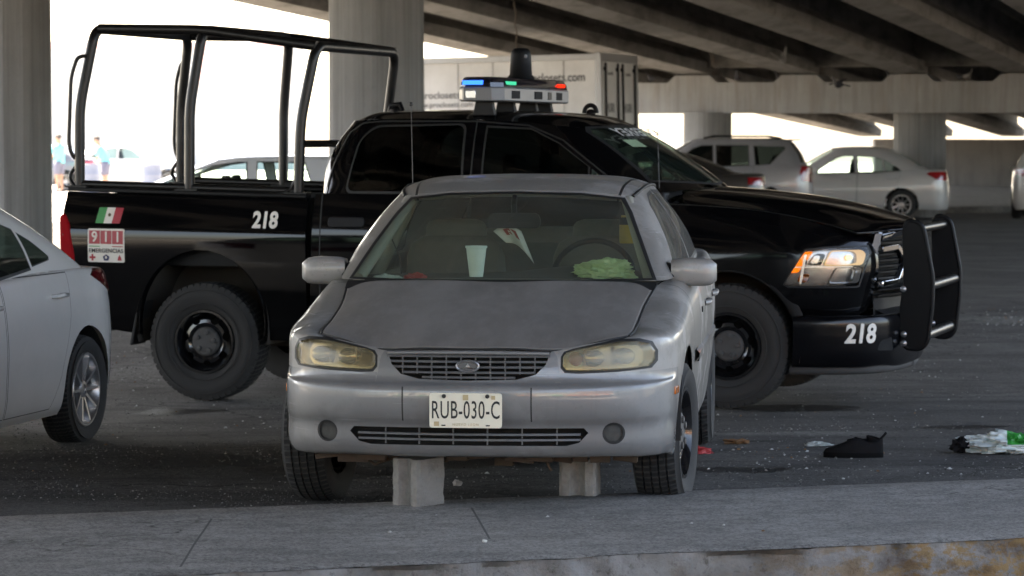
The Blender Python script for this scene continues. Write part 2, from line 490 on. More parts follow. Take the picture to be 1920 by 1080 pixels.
def sidewalk_mat():
    t = NT('sidewalk_concrete')
    broom = t.noise(1, 5, .75, t.mapped((2.2, 120, 1), (0, 0, R(28))))
    n1 = t.noise(.9, 8, .68); n2 = t.noise(3, 8, .74, t.mapped((.8, 1.3, 1))); n3 = t.noise(60, 5, .85); n4 = t.noise(16, 5, .75)
    c = t.mix(t.ramp(n1, [(.32, 0.0), (.66, 1.0)]), (.232, .214, .194), (.385, .36, .33))
    c = t.mix(t.math('MULTIPLY', t.ramp(n2, [(.46, 0.0), (.62, 1.0)]), .55), c, (.12, .114, .107))
    c = t.mix(t.math('MULTIPLY', t.ramp(n4, [(.42, 1.0), (.55, 0.0)]), .35), c, (.095, .09, .085))
    c = t.mix(t.math('MULTIPLY', t.ramp(broom, [(.38, 1.0), (.54, 0.0)]), .22), c, (.085, .081, .077))
    c = t.mix(t.math('MULTIPLY', t.ramp(n3, [(.40, 1.0), (.50, 0.0)]), .75), c, (.075, .071, .066))
    c = t.mix(t.math('MULTIPLY', t.ramp(n3, [(.52, 0.0), (.62, 1.0)]), .6), c, (.36, .345, .325))
    wob = t.n('ShaderNodeVectorMath', operation='ADD'); nz = t.n('ShaderNodeTexNoise'); nz.inputs['Scale'].default_value = 3.0; t.l(t.tex(), nz.inputs['Vector']); t.l(t.tex(), wob.inputs[0]); t.l(nz.outputs['Color'], wob.inputs[1])
    vc = t.n('ShaderNodeTexVoronoi', feature='DISTANCE_TO_EDGE'); vc.inputs['Scale'].default_value = .5; t.l(wob.outputs[0], vc.inputs['Vector'])
    crack = t.math('MULTIPLY', t.ramp(vc.outputs[0], [(.002, 1.0), (.006, 0.0)]), t.ramp(t.noise(.7, 2), [(.5, 0.0), (.6, 1.0)]))
    c = t.mix(t.math('MULTIPLY', crack, .75), c, (.03, .028, .026))
    v = t.ramp(t.vor(7), [(.03, 1.0), (.07, 0.0)])
    c = t.mix(t.math('MULTIPLY', v, .5), c, (.05, .048, .046))
    t.pbr(c, .95, 0, t.bump(t.math('ADD', t.math('MULTIPLY', broom, .6), n3), .6, .005), Specular_IOR_Level=.25)
    return t.m
M['sidewalk'] = sidewalk_mat()
def kerb_mat():
    t = NT('worn_kerb')
    n1 = t.noise(4, 8, .7); n2 = t.noise(22, 6, .75); sep = t.n('ShaderNodeSeparateXYZ'); t.l(t.tex(), sep.inputs[0])
    c = t.mix(t.ramp(n1, [(.35, 0.0), (.65, 1.0)]), (.16, .15, .14), (.30, .285, .27))
    c = t.mix(t.math('MULTIPLY', t.ramp(n2, [(.3, 1.0), (.45, 0.0)]), .8), c, (.05, .04, .034))
    # old yellow paint, flaked: more of it further along the kerb
    along = t.ramp(t.math('MULTIPLY', sep.outputs[0], .25), [(.55, 0.0), (.68, .35), (.80, 1.0)])
    flake = t.ramp(t.noise(9, 7, .75, t.mapped((1, 1, 1.8))), [(.46, 0.0), (.54, 1.0)])
    c = t.mix(t.math('MULTIPLY', t.math('MULTIPLY', flake, along), .75), c, (.26, .145, .035))
    low = t.ramp(t.noise(5, 6, .7, t.mapped((1, 1, 2))), [(.45, 0.0), (.62, 1.0)])
    c = t.mix(t.math('MULTIPLY', t.math('MULTIPLY', low, along), .7), c, (.075, .045, .028))
    t.pbr(c, .92, 0, t.bump(t.math('ADD', n2, n1), .9, .015))
    return t.m
M['kerb'] = kerb_mat()
# ------------------------------------------------------------------ light
w = bpy.data.worlds.new("World"); scene.world = w; w.use_nodes = True
nt = w.node_tree; nt.nodes.clear()
sky = nt.nodes.new('ShaderNodeTexSky'); sky.sky_type = 'NISHITA'; sky.sun_disc = False
SUN_EL, SUN_AZ = 58, -40          # azimuth from +Y towards +X
sky.sun_elevation = R(SUN_EL); sky.sun_rotation = R(SUN_AZ)
sky.dust_density = 2.3; sky.air_density = 0.6; sky.ozone_density = 0.0
bg = nt.nodes.new('ShaderNodeBackground'); bg.inputs[1].default_value = 0.15
wo = nt.nodes.new('ShaderNodeOutputWorld')
nt.links.new(sky.outputs[0], bg.inputs[0]); nt.links.new(bg.outputs[0], wo.inputs[0])
sd = bpy.data.lights.new("sun", 'SUN'); sd.energy = 5.0; sd.angle = R(.53); sd.color = (1, .965, .915)
so = bpy.data.objects.new("sun", sd); COL.objects.link(so)
sdir = V((math.sin(R(SUN_AZ)) * math.cos(R(SUN_EL)), math.cos(R(SUN_AZ)) * math.cos(R(SUN_EL)), math.sin(R(SUN_EL))))
so.rotation_euler = (-sdir).to_track_quat('-Z', 'Y').to_euler()
so.location = (0, 0, 60)
scene.view_settings.view_transform = 'Standard'; scene.view_settings.look = 'None'
scene.view_settings.exposure = 3.2; scene.view_settings.gamma = 1
scene.view_settings.use_curve_mapping = False
scene.view_settings.use_white_balance = True   # white balance set for shade
scene.view_settings.white_balance_temperature = 8200
scene.view_settings.white_balance_tint = 9
scene.render.engine = 'CYCLES'
cy = scene.cycles
cy.use_denoising = True; cy.max_bounces = 10; cy.diffuse_bounces = 6; cy.glossy_bounces = 5; cy.transmission_bounces = 8; cy.transparent_max_bounces = 16
cy.caustics_reflective = False; cy.caustics_refractive = False; cy.sample_clamp_indirect = 6

# ------------------------------------------------------------------ ground, kerb, pavement
KE = V((math.cos(R(17)), math.sin(R(17)), 0)); KN = V((-math.sin(R(17)), math.cos(R(17)), 0)); K0 = V((-2.05, 11.97, 0))
def kq(x, y): return (V((x, y, 0)) - K0).dot(KN)
HQ = [(-400, -.06), (-1.9, -.06), (-1.55, .04), (0, .14), (.4, .135), (2.85, .103), (4.8, .0), (7.5, -.04), (12, -.02), (20, 0), (1000, 0)]
def gz(x, y):
    q = kq(x, y)
    for (a, za), (b, zb) in zip(HQ, HQ[1:]):
        if q <= b:
            t = (q - a) / (b - a); t = t * t * (3 - 2 * t)
            return za + (zb - za) * t
    return 0.0
qs = [-400, -200, -100, -60, -40, -25, -15, -8, -4, -2.4, -1.9, -1.7, -1.5] + [i * .35 - 1.2 for i in range(70)] + [24 + i * 4 for i in range(20)] + [110, 150, 250, 450, 900]
ps = [-600, -300, -150, -90, -60, -40, -30, -20, -14] + [i * .6 - 10 for i in range(34)] + [11, 13, 16, 20, 30, 45, 60, 90, 150, 300, 600]
rows = []
for q in qs:
    row = []
    for p in ps:
        P = K0 + KE * p + KN * q
        P.z = gz(P.x, P.y)
        if -1 < q < 24 and abs(p) < 11: P.z += .006 * noise.noise(V((P.x * 1.3, P.y * 1.3, 0)))
        row.append(P)
    rows.append(row)
MB().grid(rows).build('asphalt_ground', M['asphalt'], None, 60)["kind"] = 'structure'

# pavement slab: top sheet with ragged far and near edges
top = []
pcount = 260
prange = [-14 + 28 * i / pcount for i in range(pcount + 1)]
def efar(p): return .0 + .018 * noise.noise(V((p * 3, 1, 0))) + .012 * noise.noise(V((p * 11, 2, 0)))
def enear(p):
    n = noise.noise(V((p * 2.2, 5, 0))); m = noise.noise(V((p * 7.5, 8, 0)))
    return -1.76 + .02 * n + .03 * m + .06 * max(0, noise.noise(V((p * 1.6, 11, 0)))) + .02 * noise.noise(V((p * 19, 4, 0)))
secs = []
for p in prange:
    sec = []
    f0, n0 = efar(p), enear(p)
    def pt(q, z): P = V((p, q, z)); return P
    sec.append(pt(f0 + .015, .05)); sec.append(pt(f0 + .004, .188)); sec.append(pt(f0 - .012, .2))
    for k in range(1, 8):
        q = f0 + (n0 - f0) * k / 8
        sec.append(pt(q, .2 + .006 * noise.noise(V((p * 1.5, q * 1.5, 3)))))
    sec.append(pt(n0 + .03, .199)); sec.append(pt(n0, .192))
    secs.append(sec)
slab = MB().grid(secs).build('pavement', M['sidewalk'], None, 40)
slab.location = K0; slab.rotation_euler = (0, 0, R(17)); slab["kind"] = 'structure'
# expansion joints cut in as narrow grooves
def to_slab(px, py):
    P = gp(px, py, .2) - K0
    return (P.dot(KE), P.dot(KN))
bmj = bmesh.new(); bmj.from_mesh(slab.data)
for a, b in (((397, 972), (338, 1062)), ((884, 952), (918, 1010))):
    for fc in cut(bmj, ribbon([to_slab(*a), to_slab(*b)], .009)[0], (0, 1), lambda c, n: n.z > .7): fc.material_index = 1
bmj.to_mesh(slab.data); bmj.free()
M['joint'] = simple('joint_dirt', (.085, .081, .076), .95)
slab.data.materials.append(M['joint'])
# kerb face: rough broken concrete from the slab's near edge down to the street
fsecs = []
zz = [.1895, .165, .135, .10, .06, .02, -.03, -.10]
for p in [-14 + 28 * i / 900 for i in range(901)]:
    n0 = enear(p); sec = []
    for k, z in enumerate(zz):
        rgh = noise.noise(V((p * 6, z * 9, 0))) * .028 + noise.noise(V((p * 19, z * 24, 4))) * .014 + noise.noise(V((p * 48, z * 60, 9))) * .006
        bite = max(0, noise.noise(V((p * 2.6, z * 4, 20)))) * .10 + max(0, noise.noise(V((p * 7, z * 9, 31))) - .1) * .07
        sec.append(V((p, n0 + .004 - .012 * k * .4 + (rgh + bite if k else 0), z)))
    fsecs.append(sec)
kf = MB().grid(fsecs).build('kerb', M['kerb'], None, 50)
kf.location = K0; kf.rotation_euler = (0, 0, R(17)); kf["kind"] = 'structure'

# ------------------------------------------------------------------ overpass
BZ = 65.0
BO = V((at(1311, 140, BZ).x, BZ, 0)); BA = R(17); BSL = -.0394
BU = V((math.cos(BA), -math.sin(BA), 0)); BV = V((math.sin(BA), math.cos(BA), 0))
def bp(u, v, z): return BO + BU * u + BV * v + V((0, 0, z + BSL * v))
def bflat(u, v, z): return BO + BU * u + BV * v + V((0, 0, z))
bridge = empty('overpass', BO, 0, 'grey concrete overpass on round columns, its girders running over the parked cars', 'bridge')
def loc(p): return p - BO
GS = 2.333; GB = 3.033
V0, V1 = -112.0, 40.0
for i in range(-1, 8):
    mb = MB()
    u = i * GS
    prof = [(-.36, 0), (.36, 0), (.36, .22), (.14, .42), (.14, .95), (.42, 1.1), (.42, 1.25), (-.42, 1.25), (-.42, 1.1), (-.14, .95), (-.14, .42), (-.36, .22)]
    prof = [(a + (0.02 * (1 if a > 0 else -1) if b == .22 else 0), b) for a, b in prof]
    spans = [(-92.0, -64.2), (-63.8, -32.2), (-31.8, -.25), (.25, 34.0)]
    for a, b in spans:
        mb.prism(prof, lambda x, z, t, a=a, b=b: loc(bp(u + x, a + (b - a) * t, GB + z)))
    g = mb.build('girder', M['girder'], bridge, 20)
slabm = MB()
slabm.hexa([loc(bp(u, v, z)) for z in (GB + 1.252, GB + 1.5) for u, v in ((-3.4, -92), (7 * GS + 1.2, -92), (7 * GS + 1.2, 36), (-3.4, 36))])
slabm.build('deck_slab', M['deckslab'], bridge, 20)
par = MB()
for u0, u1 in ((-3.4, -3.15), (7 * GS + 1.2 - .25, 7 * GS + 1.2)):
    par.hexa([loc(bp(u, v, z)) for z in (GB + 1.502, GB + 2.3) for u, v in ((u0, -92), (u1, -92), (u1, 36), (u0, 36))])
    par.build('parapet', M['concrete'], bridge, 20); par = MB()
# cross walls between girders
for v in (-63.0, -47.5, -31.4, -16.0, -.7, 17):
    for i in range(-1, 7):
        u0, u1 = i * GS + (.142), (i + 1) * GS - .142
        h0 = GB + (.35 if v not in (-.7, -31.4) else .12)
        mb = MB(); mb.hexa([loc(bp(u, vv, z)) for z in (h0, GB + 1.25) for u, vv in ((u0, v - .1), (u1, v - .1), (u1, v + .1), (u0, v + .1))])
        mb.build('cross_beam', M['girder'], bridge, 20)
# pier caps with bearing seats
def pier(v, zb, umin, umax, seats):
    base = BSL * v; zt = GB - .17 + base
    pts = [(umin, zb), (umax, zb), (umax, zt)]
    for i in range(7, -2, -1):
        u = i * GS
        if umin < u - .62 and u + .62 < umax:
            pts += [(u + .55, zt), (u + .38, zt + .155), (u - .38, zt + .155), (u - .55, zt)]
    pts += [(umin, zt)]
    mb = MB(); mb.prism(pts, lambda a, b, t: loc(bflat(a, v - .65 + 1.3 * t, b)))
    return mb.build('pier_cap', M['cap'], bridge, 20)
pier(0, CAMH + 41 / 86.15, -4.2, 7 * GS + 1.2 - .3, 1)
pier(-32.0, CAMH + 41 / 86.15 + 1.26, -6.4, 7 * GS + 1.2 - .3, 1)
def column(px, Z, d, ztop):
    X = (px - 960) / FPX * Z
    mb = MB(); n = 30; rnd = random.Random(int(px))
    rad = [d / 2 * (1 + .013 * rnd.uniform(-1, 1)) for _ in range(n)]
    rows = []
    for z in (-.2, ztop * .5, ztop):
        rows.append([loc(V((X + rad[j] * math.cos(2 * math.pi * (j + .3) / n), Z + rad[j] * math.sin(2 * math.pi * (j + .3) / n), z))) for j in range(n)])
    mb.grid(rows, 0, True)
    return mb.build('column', M['concrete'], bridge, 8)
column(1326, 64.6, 1.05, CAMH + 41 / 86.15 + .02)
column(1723.5, 63.9, 1.11, CAMH + 41 / 86.15 + .02)
column(2130, 62.8, 1.11, CAMH + 41 / 86.15 + .02)
NZ = 34.1
column(706, NZ, 178 / (FPX / NZ), CAMH + 41 / 86.15 + 1.24)
column(8, NZ + 1.2, 178 / (FPX / (NZ + 1.2)), CAMH + 41 / 86.15 + 1.24)

# bank and low wall where the overpass meets the ground
wall = MB()
a, b = at(1640, 345, 96), at(2300, 345, 92)
for x0, x1 in ((0, 1),):
    wall.hexa([V((a.x, 96, -.1)), V((b.x, 93.0, -.1)), V((b.x, 93.6, -.1)), V((a.x, 96.6, -.1)), V((a.x, 96, 1.62)), V((b.x, 93.0, 1.6)), V((b.x, 93.6, 1.6)), V((a.x, 96.6, 1.62))])
tag(wall.build('retaining_wall', M['abut'], None, 20), 'low brown concrete retaining wall closing the space under the far end of the overpass', 'wall')
isl = MB(); k0, k1 = gp(1560, 402, 0), gp(2250, 398, 0)
back = V((1.5, 26, 0))
isl.hexa([k0, k1, k1 + back, k0 + back] + [p + V((0, 0, .16)) for p in (k0, k1, k1 + back * 1.0, k0 + back)])
isl.build('traffic_island', M['sidewalk'], None, 20, bevel=.02)["kind"] = 'structure'
# ------------------------------------------------------------------ shared vehicle materials
M['rubber'] = simple('tyre_rubber', (.022, .0215, .021), .82, 0, .25, 14, .25)
def tread_mat():
    t = NT('tyre_tread'); sep = t.n('ShaderNodeSeparateXYZ'); t.l(t.tex(), sep.inputs[0])
    ang = t.math('ARCTAN2', sep.outputs[2], sep.outputs[1])
    saw = t.math('SINE', t.math('ADD', t.math('MULTIPLY', ang, 70), t.math('MULTIPLY', sep.outputs[0], 26)))
    blk = t.ramp(saw, [(.0, 0.0), (.35, 0.0), (.55, 1.0)])
    nz = t.noise(20, 5)
    c = t.mix(blk, (.006, .006, .006), t.mix(nz, (.022, .021, .02), (.042, .04, .038)))
    t.pbr(c, .85, 0, t.bump(blk, 1.0, .012))
    return t.m
M['tread'] = tread_mat()
M['dusty_rubber'] = simple('dusty_tyre_rubber', (.032, .030, .028), .9, 0, .3, 9, .3)
M['black_plastic'] = simple('black_plastic', (.014, .014, .015), .5, 0, .2, 10, Specular_IOR_Level=.2)
M['dark'] = simple('dark_cavity', (.006, .006, .006), .9)
M['under'] = simple('underbody_black', (.014, .013, .012), .85, 0, .3, 6)
M['rust'] = simple('rusty_steel', (.062, .040, .027), .85, .1, .5, 12, .3)
M['chrome'] = simple('chrome', (.72, .72, .73), .12, 1, .05, 6)
M['alloy'] = simple('alloy_rim', (.42, .42, .43), .3, .85, .12, 6)
M['steelblack'] = simple('black_steel_rim', (.008, .008, .009), .16, 0, .2, 6, Coat_Weight=.6)
M['hub'] = simple('dusty_hub_cap', (.07, .066, .062), .7, 0, .25, 12)
M['seat'] = simple('seat_fabric', (.12, .11, .093), .9, 0, .2, 30)
M['dash'] = simple('dashboard', (.055, .052, .047), .8, 0, .2, 20)
M['trim'] = simple('pale_pillar_trim', (.30, .285, .24), .75, 0, .1, 10)
M['red_lens'] = simple('red_lamp_lens', (.30, .006, .010), .12, 0, .2, 20, Coat_Weight=1.0)
M['amber'] = simple('amber_lens', (.55, .14, .012), .2, 0, .2, 20, Coat_Weight=1.0)
M['lampwhite'] = simple('clear_lamp', (.55, .55, .55), .15, .6, .15, 20)
M['white_paint_letter'] = simple('white_lettering', (.80, .80, .77), .5, 0, .03, 10)

def ring_fn(side):
    return lambda a, b, t: V((side * t, a, b))
def make_wheel(name, parent, loc_, R_, W_, rimr, side, kind, axis='x', steer=0, sub=None, rubber='rubber'):
    """wheel with tyre and rim; its axle runs along the parent's x (or y) axis; side = outward sign"""
    wroot = bpy.data.objects.new(name, None); COL.objects.link(wroot); wroot.parent = parent; wroot.location = loc_
    wroot.rotation_euler = (0, 0, R(steer) + (0 if axis == 'x' else R(90)))
    if axis == 'y': side = side
    fn = lambda a, b, t: V((side * t, a, b))
    h = W_ / 2
    mb = MB()
    sh = R_ - .012
    prof = [(rimr, -h * .8), (rimr + .02, -h * .92), ((R_ + rimr) / 2, -h * 1.04), (R_ - .035, -h * .97), (R_ - .014, -h * .86)]
    mb.lathe(prof, fn, 64, 0)
    g = []
    nt_ = 4
    for i in range(nt_ + 1):
        a = -h * .86 + 2 * h * .86 * i / (nt_ + 1); b = -h * .86 + 2 * h * .86 * (i + 1) / (nt_ + 1)
        crown = lambda t: R_ - .014 * (abs(t) / (h * .86)) ** 2.5
        g += [(crown(a), a + (.004 if i else 0)), (crown(b), b - (.004 if i < nt_ else 0))]
        if i < nt_: g += [(crown(b) - .009, b - .003), (crown(b) - .009, b + .003)]
    mb.lathe(g, fn, 96, 1)
    prof2 = [(R_ - .014, h * .86), (R_ - .035, h * .97), ((R_ + rimr) / 2 + .02, h * 1.05), ((R_ + rimr) / 2, h * 1.035), (rimr + .022, h * .93), (rimr + .004, h * .80)]
    mb.lathe(prof2, fn, 64, 0)
    if R_ > .38:   # chunky all-terrain shoulder blocks and raised sidewall rings
        for sg in (1, -1):
            for k in range(52):
                a = 2 * math.pi * k / 52; ca, sa = math.cos(a), math.sin(a)
                q = []
                for r, t in ((R_ - .034, h * .965), (R_ - .006, h * .89), (R_ - .006, h * .70), (R_ - .034, h * .80)):
                    for da in (-.046, .046): q.append(fn(r * math.cos(a + da), r * math.sin(a + da), sg * t))
                mb.hexa([q[0], q[1], q[7], q[6], q[2], q[3], q[5], q[4]], 0)
        for rr_ in (rimr + .045, (R_ + rimr) / 2 + .045):
            mb.tube([fn(rr_ * math.cos(2 * math.pi * k / 64), rr_ * math.sin(2 * math.pi * k / 64), h * 1.03) for k in range(64)], .0035, 6, 0, closed=True)
    mb.build('tyre', [M[rubber], M['tread']], wroot, 40)
    rb = MB()
    if kind == 'steel':
        # rolled rim lip, then a dished disc with oval holes
        rb.lathe([(rimr + .006, h * .80), (rimr + .002, h * .90), (rimr - .012, h * .90), (rimr - .022, h * .72), (rimr - .030, h * .35), (rimr - .028, -h * .7)], fn, 64, 0)
        d = [(rimr - .030, h * .36), (rimr - .045, h * .42), (rimr * .70, h * .62), (rimr * .60, h * .64), (rimr * .50, h * .56), (rimr * .30, h * .50), (.01, h * .5)]
        n = 120; rows = [[fn(r * math.cos(2 * math.pi * j / n), r * math.sin(2 * math.pi * j / n), t) for j in range(n + 1)] for r, t in d]
        bm = grid_bm(rows); weld(bm)
        nh = 7 if rimr > .2 else 8
        for k in range(nh):
            a = 2 * math.pi * k / nh + .2; c = (rimr * .70 * math.cos(a), rimr * .70 * math.sin(a))
            ov = []
            for q in range(14):
                b = 2 * math.pi * q / 14; ex, ey = rimr * .10 * math.cos(b), rimr * .135 * math.sin(b)
                ov.append((c[0] + ex * math.cos(a) - ey * math.sin(a), c[1] + ex * math.sin(a) + ey * math.cos(a)))
            bmesh.ops.delete(bm, geom=cut(bm, ov, (1, 2)), context='FACES')
        me = bpy.data.meshes.new('d'); bmesh.ops.recalc_face_normals(bm, faces=bm.faces); bm.to_mesh(me); bm.free()
        rb.add([v.co for v in me.vertices], [tuple(p.vertices) for p in me.polygons], 0)
        rb.lathe([(rimr - .03, -h * .2), (.05, -h * .25)], fn, 32, 1, cap1=True)
        # hub cap with nut bosses
        rb.lathe([(rimr * .47, h * .52), (rimr * .46, h * .66), (rimr * .40, h * .74), (rimr * .1, h * .77)], fn, 40, 2, cap1=True)
        for k in range(5):
            a = 2 * math.pi * k / 5 + .5
            c = (rimr * .30 * math.cos(a), rimr * .30 * math.sin(a))
            rb.lathe([(rimr * .085, h * .70), (rimr * .08, h * .84), (rimr * .05, h * .86)], lambda x, y, t, c=c: fn(x + c[0], y + c[1], t), 10, 2, cap1=True)
        mats = [M['steelblack'], M['dark'], M['hub']]
    else:
        rb.lathe([(rimr + .006, h * .80), (rimr + .002, h * .90), (rimr - .010, h * .90), (rimr - .018, h * .74), (rimr - .028, h * .2), (rimr - .03, -h * .7)], fn, 64, 0)
        rb.lathe([(rimr - .03, -h * .35), (.04, -h * .4)], fn, 32, 1, cap1=True)
        rb.lathe([(rimr * .28, h * .30), (rimr * .27, h * .62), (rimr * .22, h * .70), (rimr * .14, h * .72), (rimr * .13, h * .66)], fn, 32, 0, cap1=True)
        ns = int(kind)
        for k in range(ns):
            for s2 in ((-1, 1) if ns <= 6 else (0,)):
                a0 = 2 * math.pi * k / ns + s2 * .12; a1 = 2 * math.pi * k / ns + s2 * .26
                r0, r1 = rimr * .2, rimr - .016
                w0, w1 = (rimr * .07, rimr * .055) if ns <= 6 else (rimr * .10, rimr * .075)
                p0 = (r0 * math.cos(a0), r0 * math.sin(a0)); p1 = (r1 * math.cos(a1), r1 * math.sin(a1))
                L = math.hypot(p1[0] - p0[0], p1[1] - p0[1]); nx, ny = -(p1[1] - p0[1]) / L, (p1[0] - p0[0]) / L
                q = [(p0[0] + nx * w0, p0[1] + ny * w0), (p1[0] + nx * w1, p1[1] + ny * w1), (p1[0] - nx * w1, p1[1] - ny * w1), (p0[0] - nx * w0, p0[1] - ny * w0)]
                tt = [(h * .36, h * .68), (h * .5, h * .86), (h * .5, h * .86), (h * .36, h * .68)]
                q2 = [(p0[0] + nx * w0 * .45, p0[1] + ny * w0 * .45), (p1[0] + nx * w1 * .45, p1[1] + ny * w1 * .45), (p1[0] - nx * w1 * .45, p1[1] - ny * w1 * .45), (p0[0] - nx * w0 * .45, p0[1] - ny * w0 * .45)]
                rb.hexa([fn(x, y, t[0] ) for (x, y), t in zip(q, tt)] + [fn(x, y, t[1]) for (x, y), t in zip(q2, tt)], 0)
        mats = [M['alloy'], M['dark']]
    rb.build('rim', mats, wroot, 30)
    return wroot

def seat_mesh(mb, x, y, z0, w_, top, m=0, ax=None):
    """a front seat seen from ahead: cushion, backrest and headrest as rounded rolls"""
    f = ax or (lambda a, b, c: V((a, b, c)))
    def roll(cx, cy, cz, hx, hy, hz):
        rows = []
        for i in range(9):
            th = -math.pi / 2 + math.pi * i / 8; row = []
            for j in range(16):
                ph = 2 * math.pi * j / 16
                sgn = lambda v, e: math.copysign(abs(v) ** e, v)
                row.append(f(cx + hx * sgn(math.cos(th), .45) * sgn(math.cos(ph), .5), cy + hy * sgn(math.cos(th), .45) * sgn(math.sin(ph), .5), cz + hz * sgn(math.sin(th), .5)))
            rows.append(row)
        mb.grid(rows, m, True)
    roll(x, y, (z0 + top - .17) / 2 + .05, w_ / 2, .08, (top - .17 - z0) / 2 + .05)
    roll(x, y + .02, top - .08, w_ * .30, .055, .085)
    roll(x, y - .28, z0, w_ / 2, .27, .08)

# ------------------------------------------------------------------ silver saloon
SIL = empty('silver_sedan', (-.085, 12.96, .135), -6.0,
            'dusty silver saloon facing the kerb with a plate on its bumper, propped on concrete blocks', 'car')
M['silver'] = car_paint('silver_paint', (.262, .252, .238), .42, .30, .6, .55, (.225, .20, .175), .9)
M['silver_bumper'] = car_paint('silver_bumper_paint', (.192, .19, .188), .42, .25, 1.0, .22, (.22, .205, .19), .6)
def hood_paint():
    t = NT('matte_dusty_hood')
    n1 = t.noise(2.2, 7, .62, t.mapped((1.2, .4, 1))); n2 = t.noise(9, 7, .7, t.mapped((1.3, .45, 1))); n3 = t.noise(60, 4, .7)
    c = t.mix(t.ramp(n1, [(.40, 0.0), (.60, 1.0)]), (.155, .140, .127), (.215, .196, .178))
    c = t.mix(t.math('MULTIPLY', t.ramp(n2, [(.48, 0.0), (.62, 1.0)]), .3), c, (.25, .235, .22))
    c = t.mix(t.math('MULTIPLY', t.ramp(n3, [(.25, 1.0), (.4, 0.0)]), .3), c, (.10, .09, .085))
    t.pbr(c, t.math('ADD', .6, t.math('MULTIPLY', n1, .25)), .05, t.bump(n3, .06, .002))
    return t.m
M['hood'] = hood_paint()
M['seal'] = simple('black_rubber_seal', (.010, .010, .010), .6)
M['sil_glass'] = glass('greenish_windscreen', (.72, .82, .74), 1.45, .012, .20, (.25, .245, .205))
M['side_glass'] = glass('dusty_side_glass', (.55, .62, .58), 1.5, .02, .30, (.30, .285, .26))

